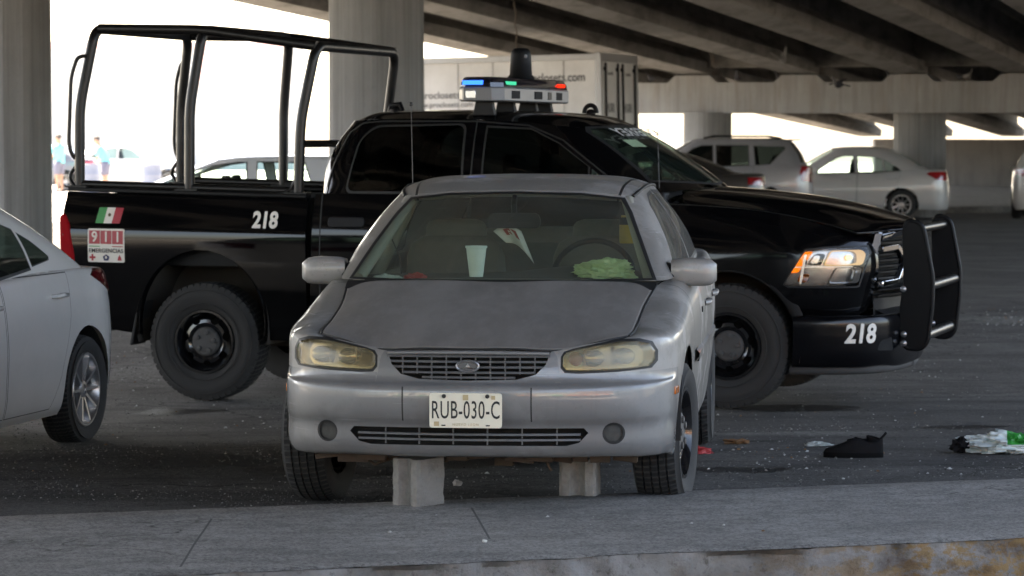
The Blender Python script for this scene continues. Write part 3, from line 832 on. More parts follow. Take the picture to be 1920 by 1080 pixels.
def silver():
    U = [  # front plan: x, dy of the front face; then (x, y) for the flanks
    ]
    lev = [(.285, -.835), (.298, -.885), (.335, -.912), (.42, -.925), (.455, -.948), (.55, -.957), (.582, -.950), (.60, -.918), (.655, -.903), (.727, -.874)]
    fx = [(0, 0), (.20, .006), (.38, .028), (.55, .072), (.672, .140), (.755, .245), (.803, .39)]
    ztop = [.729, .729, .732, .758, .768, .766, .762]
    side = [(-.355, .830), (0, .852), (.35, .858), (.8, .868), (1.5, .872), (2.2, .870), (2.72, .860), (3.2, .835)]
    sx = [-.075, -.06, -.045, -.025, -.018, -.004, 0, .002, -.004, -.028]
    rear = [(.70, 3.66), (.36, 3.83), (0, 3.86)]
    stop = [.772, .812, .868, .912, .935, .95, .955, .95, .94, .94, .94]
    sz0 = [.22, .228, .25, .34, .40, .50, .57, .64, .72, 0]
    rows = []
    for L in range(10):
        z, y0 = lev[L]; row = []
        for i, (x, dy) in enumerate(fx):
            t = i / 6
            zz = z if L < 9 else ztop[i]
            if L == 8: zz = .655 + (.70 - .655) * t * .4
            if L < 3: zz = z - .035 * max(0, t - .5)
            sq = {0: .97, 1: .985}.get(L, 1)
            row.append(V((x * sq, y0 + dy + (.015 * t if L >= 7 else 0), zz)))
        for k, (y, x) in enumerate(side):
            zz = stop[k] if L == 9 else (sz0[L] + (stop[k] - .76) * max(0, L - 5) / 5)
            if k == 0: zz = zz * .5 + .5 * (lev[L][0] if L < 9 else stop[0])
            row.append(V((x + sx[L] * (.35 if k == 0 else .7 if k == 1 else 1), y, zz)))
        for k, (x, y) in enumerate(rear):
            zz = stop[8 + k] if L == 9 else sz0[L] + .03 * max(0, L - 5)
            row.append(V((x + (sx[L] if k == 0 else 0), y - abs(sx[L]) * (0 if k == 0 else 1.2) + (-.0), zz)))
        rows.append(row)
    seamp = [(0, -.80, .722), (.20, -.79, .722), (.36, -.765, .712), (.52, -.72, .735), (.615, -.655, .762), (.648, -.52, .783), (.652, -.36, .803),
             (.657, -.2, .829), (.664, 0, .860), (.694, .33, .926), (.75, .80, .950), (.785, 1.5, .966), (.785, 2.2, .973), (.762, 2.72, .985),
             (.70, 3.2, .99), (.56, 3.52, .985), (.30, 3.68, .985), (0, 3.70, .985)]
    L9 = rows[9]
    mid = []
    for i, (a, b) in enumerate(zip(L9, seamp)):
        b = V(b); m = (a + b) / 2
        if i > 4: m += V((.018 if i < 15 else 0, 0, .014))
        else: m += V((0, -.012, .006))
        mid.append(m)
    rows += [mid, [V(p) for p in seamp]]
    rows = [mirrored(r) for r in rows]
    lower = grid_bm(net(rows, 7, 5)); weld(lower)
    fs = lambda c, n: abs(c.x) > .55
    # wheel arches
    for yc in (0, 2.72):
        bmesh.ops.delete(lower, geom=cut(lower, disc((yc, .315), .375, 40), (1, 2), lambda c, n: abs(c.x) > .5), context='FACES')
    front = lambda c, n: c.y < -.4
    # headlamps
    hp = [(.384, .662), (.384, .700), (.396, .717), (.43, .727), (.52, .744), (.60, .757), (.678, .758), (.726, .745), (.746, .712), (.746, .676), (.724, .653), (.60, .645), (.45, .641), (.40, .644)]
    cx = sum(p[0] for p in hp) / len(hp); cz = sum(p[1] for p in hp) / len(hp)
    for s in (1, -1):
        big = [(s * (cx + (x - cx) * 1.055), cz + (z - cz) * 1.17) for x, z in hp]
        for f in cut(lower, big, (0, 2), front): f.material_index = 1
        nb = extract(lower, cut(lower, [(s * x, z) for x, z in hp], (0, 2), front))
        bowl = nb.copy()
        for v in bowl.verts: v.co += V((-s * .01, .055, 0))
        for v in nb.verts: v.co += V((0, -.006, 0))
        for f in list(nb.faces) : f.material_index = 0
        hl = bm_obj(nb, 'headlight', M['haze_lens'], SIL, 60, solid=.006)
        hl["label"] = 'yellowed cloudy headlight'
        bm_obj(bowl, 'reflector', M['reflector'], hl, 60)
        if s > 0:
            ai = MB(); ai.blob((s * .428, -.795, .685), (.030, .02, .030)); ai.build('indicator', M['old_amber'], hl, 60)
        for xx, yy in ((.47, -.80), (.585, -.745)):
            rbm = MB(); rbm.box((s * xx, yy, .70), (.006, .03, .075)); rbm.build('rib', M['reflector'], hl, 30)
        bl = MB().blob((s * .50, -.79, .69), (.05, .03, .035), 0).blob((s * .62, -.735, .695), (.05, .03, .035), 0)
        bl.build('bulb', M['bulb'], hl, 60)
    # openings
    gp_ = [(-.335, .722), (0, .726), (.335, .722), (.315, .668), (.275, .628), (.20, .609), (0, .604), (-.20, .609), (-.275, .628), (-.315, .668)]
    bmesh.ops.delete(lower, geom=cut(lower, gp_, (0, 2), front), context='FACES')
    ip = [(-.47, .412), (.47, .412), (.488, .392), (.45, .352), (.40, .340), (-.40, .340), (-.45, .352), (-.488, .392)]
    bmesh.ops.delete(lower, geom=cut(lower, ip, (0, 2), front), context='FACES')
    for s in (1, -1):
        for f in cut(lower, disc((s * .588, .388), .045, 24), (0, 2), front): f.material_index = 1
        nb = extract(lower, cut(lower, disc((s * .588, .388), .036, 24), (0, 2), front))
        for v in nb.verts: v.co.y += .008
        bm_obj(nb, 'fog_light', M['fog_lens'], SIL, 60)
    # bumper panel seams and crease
    bmp = cut(lower, [(-1.2, .1), (-.372, .1), (-.385, .627), (-.66, .634), (-1.2, .634)], (1, 2), lambda c, n: c.y < -.3)
    bmp += cut(lower, [(-.378, .6), (-.36, .70), (-.345, .722), (.345, .722), (.36, .70), (.378, .6)], (0, 2), front)
    bump = extract(lower, bmp)
    for s in (1, -1):
        seam(bump, [(s * .262, .44), (s * .262, .58)], .006, (0, 2), front, 1)
    bump_o = bm_obj(bump, 'bumper', [M['silver_bumper'], M['seal']], SIL, 50)
    # amber side marker on the corner
    for s in (1, -1):
        mb = MB(); mb.box((s * .8215, -.445, .535), (.012, .085, .032), rot=Matrix.Rotation(s * R(-8), 3, 'Z'))
        mb.build('side_marker', M['amber'], bump_o, 30, bevel=.003)
    # doors
    for s in (1, -1):
        fl = lambda c, n, s=s: c.x * s > .6
        for poly, hy in (([(.44, .235), (1.58, .235), (1.555, .985), (.43, .96)], 1.42), ([(1.595, .235), (2.36, .235), (2.42, .70), (2.40, .99), (1.57, .985)], 2.26)):
            c0 = (sum(p[0] for p in poly) / len(poly), sum(p[1] for p in poly) / len(poly))
            for f in cut(lower, [(c0[0] + (y - c0[0]) * 1.012, c0[1] + (z - c0[1]) * 1.012) for y, z in poly], (1, 2), fl): f.material_index = 1
            nb = extract(lower, cut(lower, poly, (1, 2), fl))
            for f in nb.faces: f.material_index = 0
            d = bm_obj(nb, 'door', [M['silver'], M['seal']], SIL, 50)
            h = MB(); h.tube([(s * .868, hy - .10, .80), (s * .888, hy - .085, .803), (s * .888, hy + .085, .803), (s * .868, hy + .10, .80)], .014, 8)
            h.build('handle', M['silver'], d, 50)
            ml = MB(); y0, y1 = poly[0][0] + .01, poly[1][0] - .015
            ml.grid([[(s * (.868 + o), y0 + (y1 - y0) * k / 8, z) for k in range(9)] for z, o in ((.585, .0), (.59, .012), (.625, .014), (.64, .0))])
            ml.build('moulding', M['silver'], d, 40)
    lk = MB(); lk.lathe([(.014, .0), (.014, .006), (.009, .0065)], lambda a, b, t: V((.868 + t, .98 + a, .79 + b)), 14, cap1=True)
    lk.build('lock', M['dark'], SIL, 40)
    bm_obj(lower, 'body', [M['silver'], M['seal']], SIL, 50)
    # hood
    H = [[(0, -.880, .736), (.20, -.872, .736), (.335, -.852, .730), (.42, -.822, .735), (.53, -.765, .762), (.632, -.672, .778)],
         [(0, -.76, .775), (.20, -.755, .774), (.335, -.745, .770), (.45, -.73, .764), (.56, -.685, .771), (.642, -.60, .784)],
         [(0, -.40, .846), (.20, -.40, .845), (.335, -.395, .840), (.46, -.39, .832), (.57, -.38, .820), (.648, -.36, .808)],
         [(0, 0, .908), (.20, 0, .907), (.34, 0, .903), (.47, 0, .895), (.58, 0, .882), (.658, 0, .864)],
         [(0, .285, .962), (.20, .29, .962), (.36, .30, .959), (.50, .315, .954), (.61, .335, .947), (.688, .355, .937)]]
    hb = grid_bm(net([mirrored(r) for r in H], 8, 8))
    ho = bm_obj(hb, 'hood', M['hood'], SIL, 60, solid=.012)
    for s in (1, -1):
        gpn = MB(); gpn.tube(spline([V((s * (p[0] + .006), p[1], p[2] - .004)) for p in [r[5] if isinstance(r[5], tuple) else r[5] for r in H]], 5), .0055, 6); gpn.build('hood_gap', M['seal'], ho, 60)
    gpn = MB(); gpn.tube(spline([V((p[0] * sg, p[1] - .004, p[2] - .006)) for sg, ps in ((-1, H[0][:0:-1]), (1, H[0])) for p in ps], 4), .005, 6); gpn.build('hood_gap', M['seal'], ho, 60)
    # greenhouse
    base = [(0, .23, .957), (.36, .265, .955), (.62, .335, .951), (.712, .40, .95), (.752, .55, .953), (.787, 1.0, .963), (.792, 1.6, .971), (.786, 2.2, .976), (.765, 2.70, .986), (.70, 3.02, .99), (.52, 3.18, .99), (0, 3.25, .99)]
    topr = [(0, 1.0, 1.338), (.30, 1.02, 1.331), (.47, 1.06, 1.316), (.535, 1.11, 1.308), (.556, 1.2, 1.33), (.572, 1.5, 1.352), (.578, 1.85, 1.355), (.572, 2.2, 1.345), (.556, 2.5, 1.322), (.52, 2.68, 1.305), (.38, 2.75, 1.312), (0, 2.79, 1.32)]
    ring = []
    for t in (0, .34, .68, 1):
        r = []
        for i, (a, b) in enumerate(zip(base, topr)):
            p = V(a).lerp(V(b), t); q = 4 * t * (1 - t)
            if 3 < i < 9: p.x += .028 * q
            elif i <= 3: p += V((.012 * q * (i / 3), -.022 * q, .012 * q))
            else: p.y += .03 * q
            r.append(p)
        ring.append(mirrored(r))
    gh = grid_bm(net(ring, 8, 6)); weld(gh)
    fr = lambda c, n: c.y < 1.15 and n.y < -.1
    wp = [(-.672, .962), (-.3, .955), (0, .953), (.3, .955), (.672, .962), (.60, 1.11), (.535, 1.235), (.49, 1.297), (.3, 1.318), (0, 1.325), (-.3, 1.318), (-.49, 1.297), (-.535, 1.235), (-.60, 1.11)]
    wbig = [(x * 1.03, 1.14 + (z - 1.14) * 1.05) for x, z in wp]
    for f in cut(gh, wbig, (0, 2), fr): f.material_index = 1
    nb = extract(gh, cut(gh, wp, (0, 2), fr)); bm_obj(nb, 'windscreen', M['sil_glass'], SIL, 80)
    rr = lambda c, n: c.y > 2.7 and n.y > .1
    nb = extract(gh, cut(gh, [(-.58, 1.02), (.58, 1.02), (.42, 1.28), (-.42, 1.28)], (0, 2), rr)); bm_obj(nb, 'rear_window', M['sil_glass'], SIL, 80)
    for s in (1, -1):
        fl = lambda c, n, s=s: c.x * s > .4
        for poly in ([(.70, 1.0), (1.16, 1.262), (1.32, 1.305), (1.535, 1.318), (1.545, 1.0)], [(1.625, 1.0), (1.61, 1.318), (2.05, 1.310), (2.34, 1.275), (2.62, 1.03), (2.60, 1.01)]):
            c0 = (sum(p[0] for p in poly) / len(poly), sum(p[1] for p in poly) / len(poly))
            for f in cut(gh, [(c0[0] + (y - c0[0]) * 1.05, c0[1] + (z - c0[1]) * 1.10) for y, z in poly], (1, 2), fl): f.material_index = 1
            nb = extract(gh, cut(gh, poly, (1, 2), fl)); bm_obj(nb, 'side_window', M['side_glass'], SIL, 80)
    gho = bm_obj(gh, 'pillars', [M['silver'], M['seal']], SIL, 40)
    lin = MB()
    # roof
    RF = [[topr[0], topr[1], topr[2], topr[3]],
          [(0, 1.18, 1.375), (.30, 1.18, 1.371), (.47, 1.19, 1.356), (.556, 1.2, 1.332)],
          [(0, 1.5, 1.402), (.30, 1.5, 1.397), (.48, 1.5, 1.382), (.572, 1.5, 1.354)],
          [(0, 1.85, 1.406), (.30, 1.85, 1.401), (.48, 1.85, 1.386), (.578, 1.85, 1.357)],
          [(0, 2.2, 1.395), (.30, 2.2, 1.390), (.48, 2.2, 1.374), (.572, 2.2, 1.347)],
          [(0, 2.5, 1.368), (.30, 2.5, 1.363), (.47, 2.5, 1.349), (.556, 2.5, 1.324)],
          [topr[11], (.30, 2.765, 1.314), (.45, 2.72, 1.309), topr[9]]]
    rb = grid_bm(net([mirrored(r) for r in RF], 8, 8))
    for s in (1, -1): seam(rb, [(s * .475, 1.0), (s * .495, 1.3), (s * .507, 1.85), (s * .48, 2.7)], .012, (0, 1), None, 1)
    bm_obj(rb, 'roof', [M['silver'], M['seal']], SIL, 60, solid=.03)
    for s in (1, -1):
        dr = MB(); dr.tube([(s * (x + .004), y, z) for x, y, z in topr[3:10]], .009, 8)
        dr.build('drip_rail', M['seal'], SIL, 60)
    # trunk lid
    TR = [[(0, 3.20, .992), (.3, 3.17, .992), (.55, 3.1, .99), (.70, 3.0, .988)], [(0, 3.45, .995), (.3, 3.42, .995), (.55, 3.35, .992), (.71, 3.2, .988)], [(0, 3.71, .985), (.3, 3.69, .985), (.54, 3.54, .985), (.70, 3.25, .985)]]
    bm_obj(grid_bm(net([mirrored(r) for r in TR], 4, 4)), 'trunk_lid', M['silver'], SIL, 60)
    # front grille: curved slats, uprights and a ringed emblem
    g = MB(); gy = lambda x: -.893 + .35 * x * x * .55
    def halfw(z): return .30 + .035 * min(1, max(0, (z - .625) / .08)) if z > .64 else (.27 if z > .622 else .19)
    for z in (.700, .678, .656, .634, .614):
        hw = halfw(z); n = 16
        for k in range(n):
            x0, x1 = -hw + 2 * hw * k / n, -hw + 2 * hw * (k + 1) / n
            g.hexa([V((x0, gy(x0), z - .0035)), V((x1, gy(x1), z - .0035)), V((x1, gy(x1) + .025, z - .0035)), V((x0, gy(x0) + .025, z - .0035)),
                    V((x0, gy(x0) + .003, z + .0045)), V((x1, gy(x1) + .003, z + .0045)), V((x1, gy(x1) + .025, z + .0045)), V((x0, gy(x0) + .025, z + .0045))])
    for x in [-.27 + .06 * k for k in range(10)]:
        zb = .606 if abs(x) < .2 else .628
        g.box((x, gy(x) + .012, (zb + .715) / 2), (.0045, .02, .715 - zb))
    go = g.build('grille', M['grille_grey'], SIL, 30)
    tp = MB(); tp.tube([(x, gy(x) - .004, .7165 - .004 * (x / .33) ** 2) for x in [-.33 + .066 * k for k in range(11)]], .0085, 8); tp.build('top_trim', M['silver_bumper'], go, 60)
    bk = MB(); bk.box((0, -.80, .66), (.70, .02, .16)); bk.box((0, -.80, .38), (1.0, .02, .10)); bk.build('radiator_backing', M['dark'], SIL, 30)
    em = MB(); em.tube([(.045 * math.cos(a), -.905, .662 + .022 * math.sin(a)) for a in [2 * math.pi * k / 28 for k in range(28)]], .0045, 8, closed=True)
    em.prism([(.04 * math.cos(a), .662 + .018 * math.sin(a)) for a in [2 * math.pi * k / 24 for k in range(24)]], lambda a, b, t: V((a, -.897 - .004 * t, b)), 1)
    em.prism([(-.028, .652), (-.012, .655), (0, .673), (.012, .655), (.028, .652), (0, .660)], lambda a, b, t: V((a, -.9015 - .004 * t, b)), 0)
    em.build('emblem', [M['alloy'], M['grille_grey']], go, 40)
    # lower intake slats
    s_ = MB()
    for z in (.362, .384):
        hw = .455
        for k in range(16):
            x0, x1 = -hw + 2 * hw * k / 16, -hw + 2 * hw * (k + 1) / 16
            yy = lambda x: -.918 + .25 * x * x
            s_.hexa([V((x0, yy(x0), z - .003)), V((x1, yy(x1), z - .003)), V((x1, yy(x1) + .02, z - .003)), V((x0, yy(x0) + .02, z - .003)), V((x0, yy(x0) + .002, z + .005)), V((x1, yy(x1) + .002, z + .005)), V((x1, yy(x1) + .02, z + .005)), V((x0, yy(x0) + .02, z + .005))])
    for x in (-.34, -.2, -.06, .08, .22, .36): s_.box((x, -.90 + .25 * x * x, .376), (.005, .016, .066))
    s_.build('lower_grille', M['grille_grey'], bump_o, 30)
    # number plate
    pl = MB(); pl.prism(rounded([(-.147, .418), (.147, .418), (.147, .558), (-.147, .558)], .012), lambda a, b, t: V((a, -.972 + .004 * (1 - t) - .004 * t, b)))
    plo = pl.build('number_plate', M['plate'], SIL, 30)
    pf = lambda a, b, t: V((a, -.9762 - t, .487 + b))
    text_mesh('RUB-030-C', .102, pf, 'plate_number', M['plate_ink'], plo, .0004, .001, xs=.55, spacing=1.07)
    text_mesh('NUEVO LEON', .014, lambda a, b, t: V((a, -.9762 - t, .431 + b)), 'plate_state', M['plate_pale'], plo, 0, .001, spacing=1.3)
    for x, z in ((-.088, .546), (.088, .546)):
        pb = MB(); pb.lathe([(.009, 0), (.008, .006)], lambda a, b, t, x=x, z=z: V((x + a, -.9762 - t, z + b)), 12, cap1=True); pb.build('plate_bolt', M['plate_ink'], plo, 40)
    for x in (-.09, .09):
        pb = MB(); pb.box((x, -.977, .428), (.016, .002, .005)); pb.build('plate_slot', M['plate_ink'], plo, 40)
    for c_, d_ in (((0, -.977, .541), (.022, .002, .022)), ((-.118, -.977, .434), (.02, .002, .018)), ((.112, -.977, .541), (.016, .002, .016))):
        st = MB(); st.box(c_, d_); st.build('plate_seal', M['plate_pale'], plo, 40)
    # mirrors
    for s in (1, -1):
        rows = []
        for i in range(9):
            t = i / 8; x = .745 + (.948 - .745) * t
            sc = [.82, .93, .98, 1, 1, 1, .98, .91, .60][i]
            row = []
            for j in range(20):
                a = 2 * math.pi * j / 20
                cc, ss = math.cos(a), math.sin(a)
                e = lambda v: math.copysign(abs(v) ** .5, v)
                row.append((s * x,   .64 + .06 * sc * e(cc) + .02 * t, .980 + .064 * sc * e(ss) - .004 * t))
            rows.append(row)
        mb = MB(); mb.grid(rows, 0, True); mb.f.append([8 * 20 + j for j in range(20)]); mb.mi.append(0)
        mb.f.append([j for j in range(20)][::-1]); mb.mi.append(0)
        mo = mb.build('side_mirror', M['silver'], SIL, 60)
        ft = MB(); ft.hexa([V((s * x, y, z)) for x, y, z in ((.70, .56, .955), (.76, .58, .955), (.77, .72, .955), (.72, .74, .955), (.68, .60, 1.04), (.745, .62, 1.01), (.75, .68, 1.01), (.69, .72, 1.04))])
        ft.build('mirror_foot', M['seal'], mo, 30, bevel=.006)
    # wipers and cowl
    cw = MB(); cw.grid(net([[(-.69, .34, .945), (-.35, .275, .955), (0, .24, .957), (.35, .275, .955), (.69, .34, .945)], [(-.69, .25, .915), (-.35, .18, .925), (0, .15, .925), (.35, .18, .925), (.69, .25, .915)]], 5, 2)); cw.build('cowl', M['seal'], SIL, 60)
    # wheels
    for s in (1, -1):
        make_wheel('wheel', SIL, (s * .752, 0, .312), .314, .20, .195, s, 'steel', steer=-6)
        make_wheel('wheel', SIL, (s * .752, 2.72, .29), .314, .20, .195, s, 'steel')
    # inner arches, floor and rusty running gear
    ub = MB()
    for s in (1, -1):
        for yc in (0, 2.72):
            n = 20; ub.grid([[V((x, yc + .385 * math.cos(a), .315 + .385 * math.sin(a))) for a in [math.pi * k / n for k in range(n + 1)]] for x in (s * .50, s * .838)])
            ub.box((s * .5, yc, .5), (.01, .77, .42))
    ub.box((0, 1.9, .24), (1.5, 3.6, .03)); ub.box((0, .2, .33), (1.0, 1.2, .03))
    ub.build('underbody', M['under'], SIL, 30)
    sf = MB()
    rnd = random.Random(3)
    for k in range(15):
        x = -.62 + 1.24 * k / 14 + rnd.uniform(-.02, .02)
        sf.box((x, -.56 + rnd.uniform(-.05, .05), .262 + rnd.uniform(-.012, .008)), (rnd.uniform(.06, .13), rnd.uniform(.03, .07), rnd.uniform(.018, .045)), rot=Matrix.Rotation(rnd.uniform(-.12, .12), 3, 'Y'))
    sf.box((0, -.40, .268), (.98, .05, .035)); sf.box((.42, -.30, .27), (.10, .30, .04)); sf.box((-.42, -.30, .27), (.10, .30, .04)); sf.box((.10, -.44, .235), (.08, .06, .05))
    sf.tube([(-.7, -.02, .25), (-.35, -.12, .255)], .018); sf.tube([(.7, -.02, .25), (.35, -.12, .255)], .018)
    sf.tube([(-.62, -.2, .3), (-.5, -.33, .27), (.5, -.33, .27), (.62, -.2, .3)], .012); sf.tube([(-.5, -.5, .26), (-.44, -.52, .215), (-.36, -.5, .245)], .008, 6); sf.tube([(.28, -.55, .25), (.31, -.56, .20)], .007, 6)
    sf.build('subframe', M['rust'], SIL, 30, bevel=.006)
    # cabin
    ds = MB(); ds.grid(net([[(-.70, .37, .938), (-.35, .30, .945), (0, .27, .947), (.35, .30, .945), (.70, .37, .938)], [(-.72, .60, .945), (-.35, .60, .955), (0, .6, .957), (.35, .60, .965), (.72, .60, .948)], [(-.72, .86, .93), (-.35, .88, .935), (0, .88, .945), (.35, .86, .985), (.72, .86, .93)], [(-.72, .90, .65), (-.35, .92, .65), (0, .92, .65), (.35, .90, .65), (.72, .90, .65)]], 5, 4))
    ds.build('dashboard', M['dash'], SIL, 50)
    for x in (-.36, .36):
        sm = MB(); seat_mesh(sm, x, 1.62, .55, .50, 1.185); sm.build('front_seat', M['seat'], SIL, 60)
    rs = MB(); seat_mesh(rs, 0, 2.55, .5, 1.25, 1.12); rs.build('rear_seat', M['seat'], SIL, 60)
    sw = MB(); c = V((.36, 1.02, .93)); tl = Matrix.Rotation(R(-25), 3, 'X')
    sw.tube([c + tl @ V((.19 * math.cos(a), 0, .19 * math.sin(a))) for a in [2 * math.pi * k / 32 for k in range(32)]], .014, 8, closed=True)
    sw.tube([c + tl @ V((-.18, 0, .01)), c + tl @ V((0, -.02, 0)), c + tl @ V((.18, 0, .01))], .02, 8)
    sw.build('steering_wheel', M['black_plastic'], SIL, 60)
    rv = MB(); rv.prism(rounded([(-.125, 1.165), (.125, 1.165), (.118, 1.235), (-.118, 1.235)], .03), lambda a, b, t: V((a, .90 + .035 * t, b))); rv.tube([(0, .92, 1.23), (0, .90, 1.275), (0, .94, 1.31)], .014, 8)
    rv.build('rear_view_mirror', M['black_plastic'], SIL, 40)
    fl = MB(); fl.box((0, 1.6, .30), (1.5, 3.2, .02)); fl.box((0, 2.95, .80), (1.3, .03, .5)); fl.build('cabin_floor', M['dash'], SIL, 30)
    for s in (1, -1):
        tm = MB(); tm.tube([(s * .66, .45, .95), (s * .515, 1.10, 1.29)], .03, 8); tm.build('pillar_trim', M['trim'], SIL, 60)
        tm = MB(); tm.tube([(s * .755, 1.58, .9), (s * .555, 1.57, 1.32)], .035, 8); tm.build('pillar_trim', M['trim'], SIL, 60)
        dc = MB(); dc.box((s * .755, 1.55, .69), (.03, 1.6, .46)); dc.build('door_card', M['trim'], SIL, 30)
    hl = MB(); hl.grid(net([[(-.5, 1.12, 1.285), (0, 1.05, 1.31), (.5, 1.12, 1.285)], [(-.53, 1.9, 1.33), (0, 1.9, 1.36), (.53, 1.9, 1.33)], [(-.48, 2.6, 1.28), (0, 2.7, 1.3), (.48, 2.6, 1.28)]], 4, 4)); hl.build('headliner', M['trim'], SIL, 60)
    # seat belts hanging at the centre posts
    for s in (1, -1):
        sb = MB(); sb.grid([[(s * .70, 1.52 + d, 1.18), (s * .62, 1.5 + d, 1.0), (s * .60, 1.48 + d, .8)] for d in (-.02, .02)]); sb.build('seat_belt', M['dash'], SIL, 60)
    av = MB(); av.lathe([(.012, 0), (.011, .012), (.006, .02)], lambda a, b, t: V((-.80 + a, 3.3 + b, .955 + t)), 10); av.tube([(-.80, 3.3, .95), (-.80, 3.3, .99), (-.815, 3.3, 1.76)], [.006, .0028, .0022], 6); av.blob((-.815, 3.3, 1.765), (.011, .011, .012)); av.build('antenna', M['satin0'], SIL, 60)
def lens_mats():
    t = NT('yellowed_lens')
    n1 = t.noise(7, 6, .65); n2 = t.noise(3, 3, .5, t.mapped((1, 1, 4)))
    c = t.mix(n1, (.29, .26, .18), (.42, .385, .29))
    p = t.pbr(c, .2, 0, None, Coat_Weight=.8)
    tr = t.n('ShaderNodeBsdfTransparent'); tr.inputs[0].default_value = (.90, .84, .70, 1)
    mx = t.n('ShaderNodeMixShader'); t.l(t.ramp(n2, [(.38, .14), (.62, .42)]), mx.inputs[0]); t.l(tr.outputs[0], mx.inputs[1]); t.l(p.outputs[0], mx.inputs[2])
    t.l(mx.outputs[0], t.out.inputs[0]); M['haze_lens'] = t.m
lens_mats()
M['old_amber'] = simple('aged_amber', (.50, .22, .04), .3, 0, .2, 20)
M['reflector'] = simple('aged_reflector', (.40, .365, .29), .22, .8, .3, 18)
M['bulb'] = simple('lamp_bulb_bowl', (.8, .76, .62), .1, .8, .2, 20)
M['fog_lens'] = simple('fluted_fog_lens', (.11, .108, .10), .2, .5, .3, 60, Coat_Weight=.8)
M['grille_grey'] = simple('grey_grille_plastic', (.105, .105, .106), .4, 0, .25, 15)
M['plate'] = simple('cream_plate', (.80, .74, .60), .45, 0, .04, 12)
M['plate_ink'] = simple('plate_black_ink', (.012, .012, .012), .5)
M['plate_pale'] = simple('plate_pale_print', (.52, .40, .22), .5)
M['satin0'] = simple('aerial_black', (.03, .03, .03), .4)
silver()
# ------------------------------------------------------------------ black pickup with a roll cage
TA = R(17)
TO = V((1.35, 18.81, 0)) + V((math.sin(TA), math.cos(TA), 0)) * 1.0
TRK = empty('police_pickup', TO, -17.0, 'black crew cab pickup with roll cage, roof light bar, push bar and white 218 numbers', 'pickup')
def black_paint():
    t = NT('black_gloss_paint')
    nz = t.noise(2, 5); dust = t.ramp(t.noise(1.1, 6, .65), [(.4, 0.0), (.75, 1.0)])
    c = t.mix(t.math('MULTIPLY', dust, .3), (.0022, .0022, .0027), (.007, .0066, .0062))
    t.pbr(c, t.math('ADD', .045, t.math('MULTIPLY', dust, .09)), 0, None, Specular_IOR_Level=.42)
    return t.m
M['black'] = black_paint()
M['satin'] = simple('satin_black_metal', (.0045, .0045, .005), .5, 0, .2, 8, Specular_IOR_Level=.22)
M['cage'] = simple('roll_cage_black', (.006, .0056, .0054), .36, 0, .2, 8, Specular_IOR_Level=.4)
M['tint'] = glass('dark_tinted_glass', (.05, .06, .058), 1.5, .01)
M['semi'] = glass('green_windscreen_glass', (.66, .84, .74), 1.5, .012, .05, (.22, .30, .25))
M['liner'] = simple('muddy_wheel_well', (.050, .040, .031), .95, 0, .4, 5, .3)
M['lamp_glass'] = glass('clear_lamp_glass', (.95, .95, .95), 1.45, .01)
M['lit_amber'] = emis('lit_turn_lamp', (1.0, .22, .012), .16)
M['lit_white'] = emis('lit_headlamp', (1.0, .66, .30), .32)
M['lit_bowl'] = emis('lit_lamp_bowl', (1.0, .70, .38), .085)
M['lit_blue'] = emis('lit_blue_beacon', (.004, .065, .55), 1.0)
M['lit_cyan'] = emis('lit_green_beacon', (.004, .10, .065), 1.0)
M['lit_red'] = emis('lit_red_beacon', (.25, .008, .004), 1.0)
M['grey_housing'] = simple('grey_beacon_housing', (.16, .16, .165), .45, 0, .12, 10)
M['sticker_white'] = simple('sticker_white', (.72, .67, .60), .45, 0, .03, 10)
M['sticker_red'] = simple('sticker_red', (.42, .05, .06), .45, 0, .05, 10)
M['sticker_green'] = simple('sticker_green', (.03, .25, .06), .4, 0, .05, 10)
M['sticker_navy'] = simple('sticker_navy', (.02, .025, .09), .45)
M['sticker_brown'] = simple('sticker_brown', (.10, .07, .03), .5)
M['cream_letters'] = simple('cream_lettering', (.80, .74, .66), .5, 0, .03, 10)

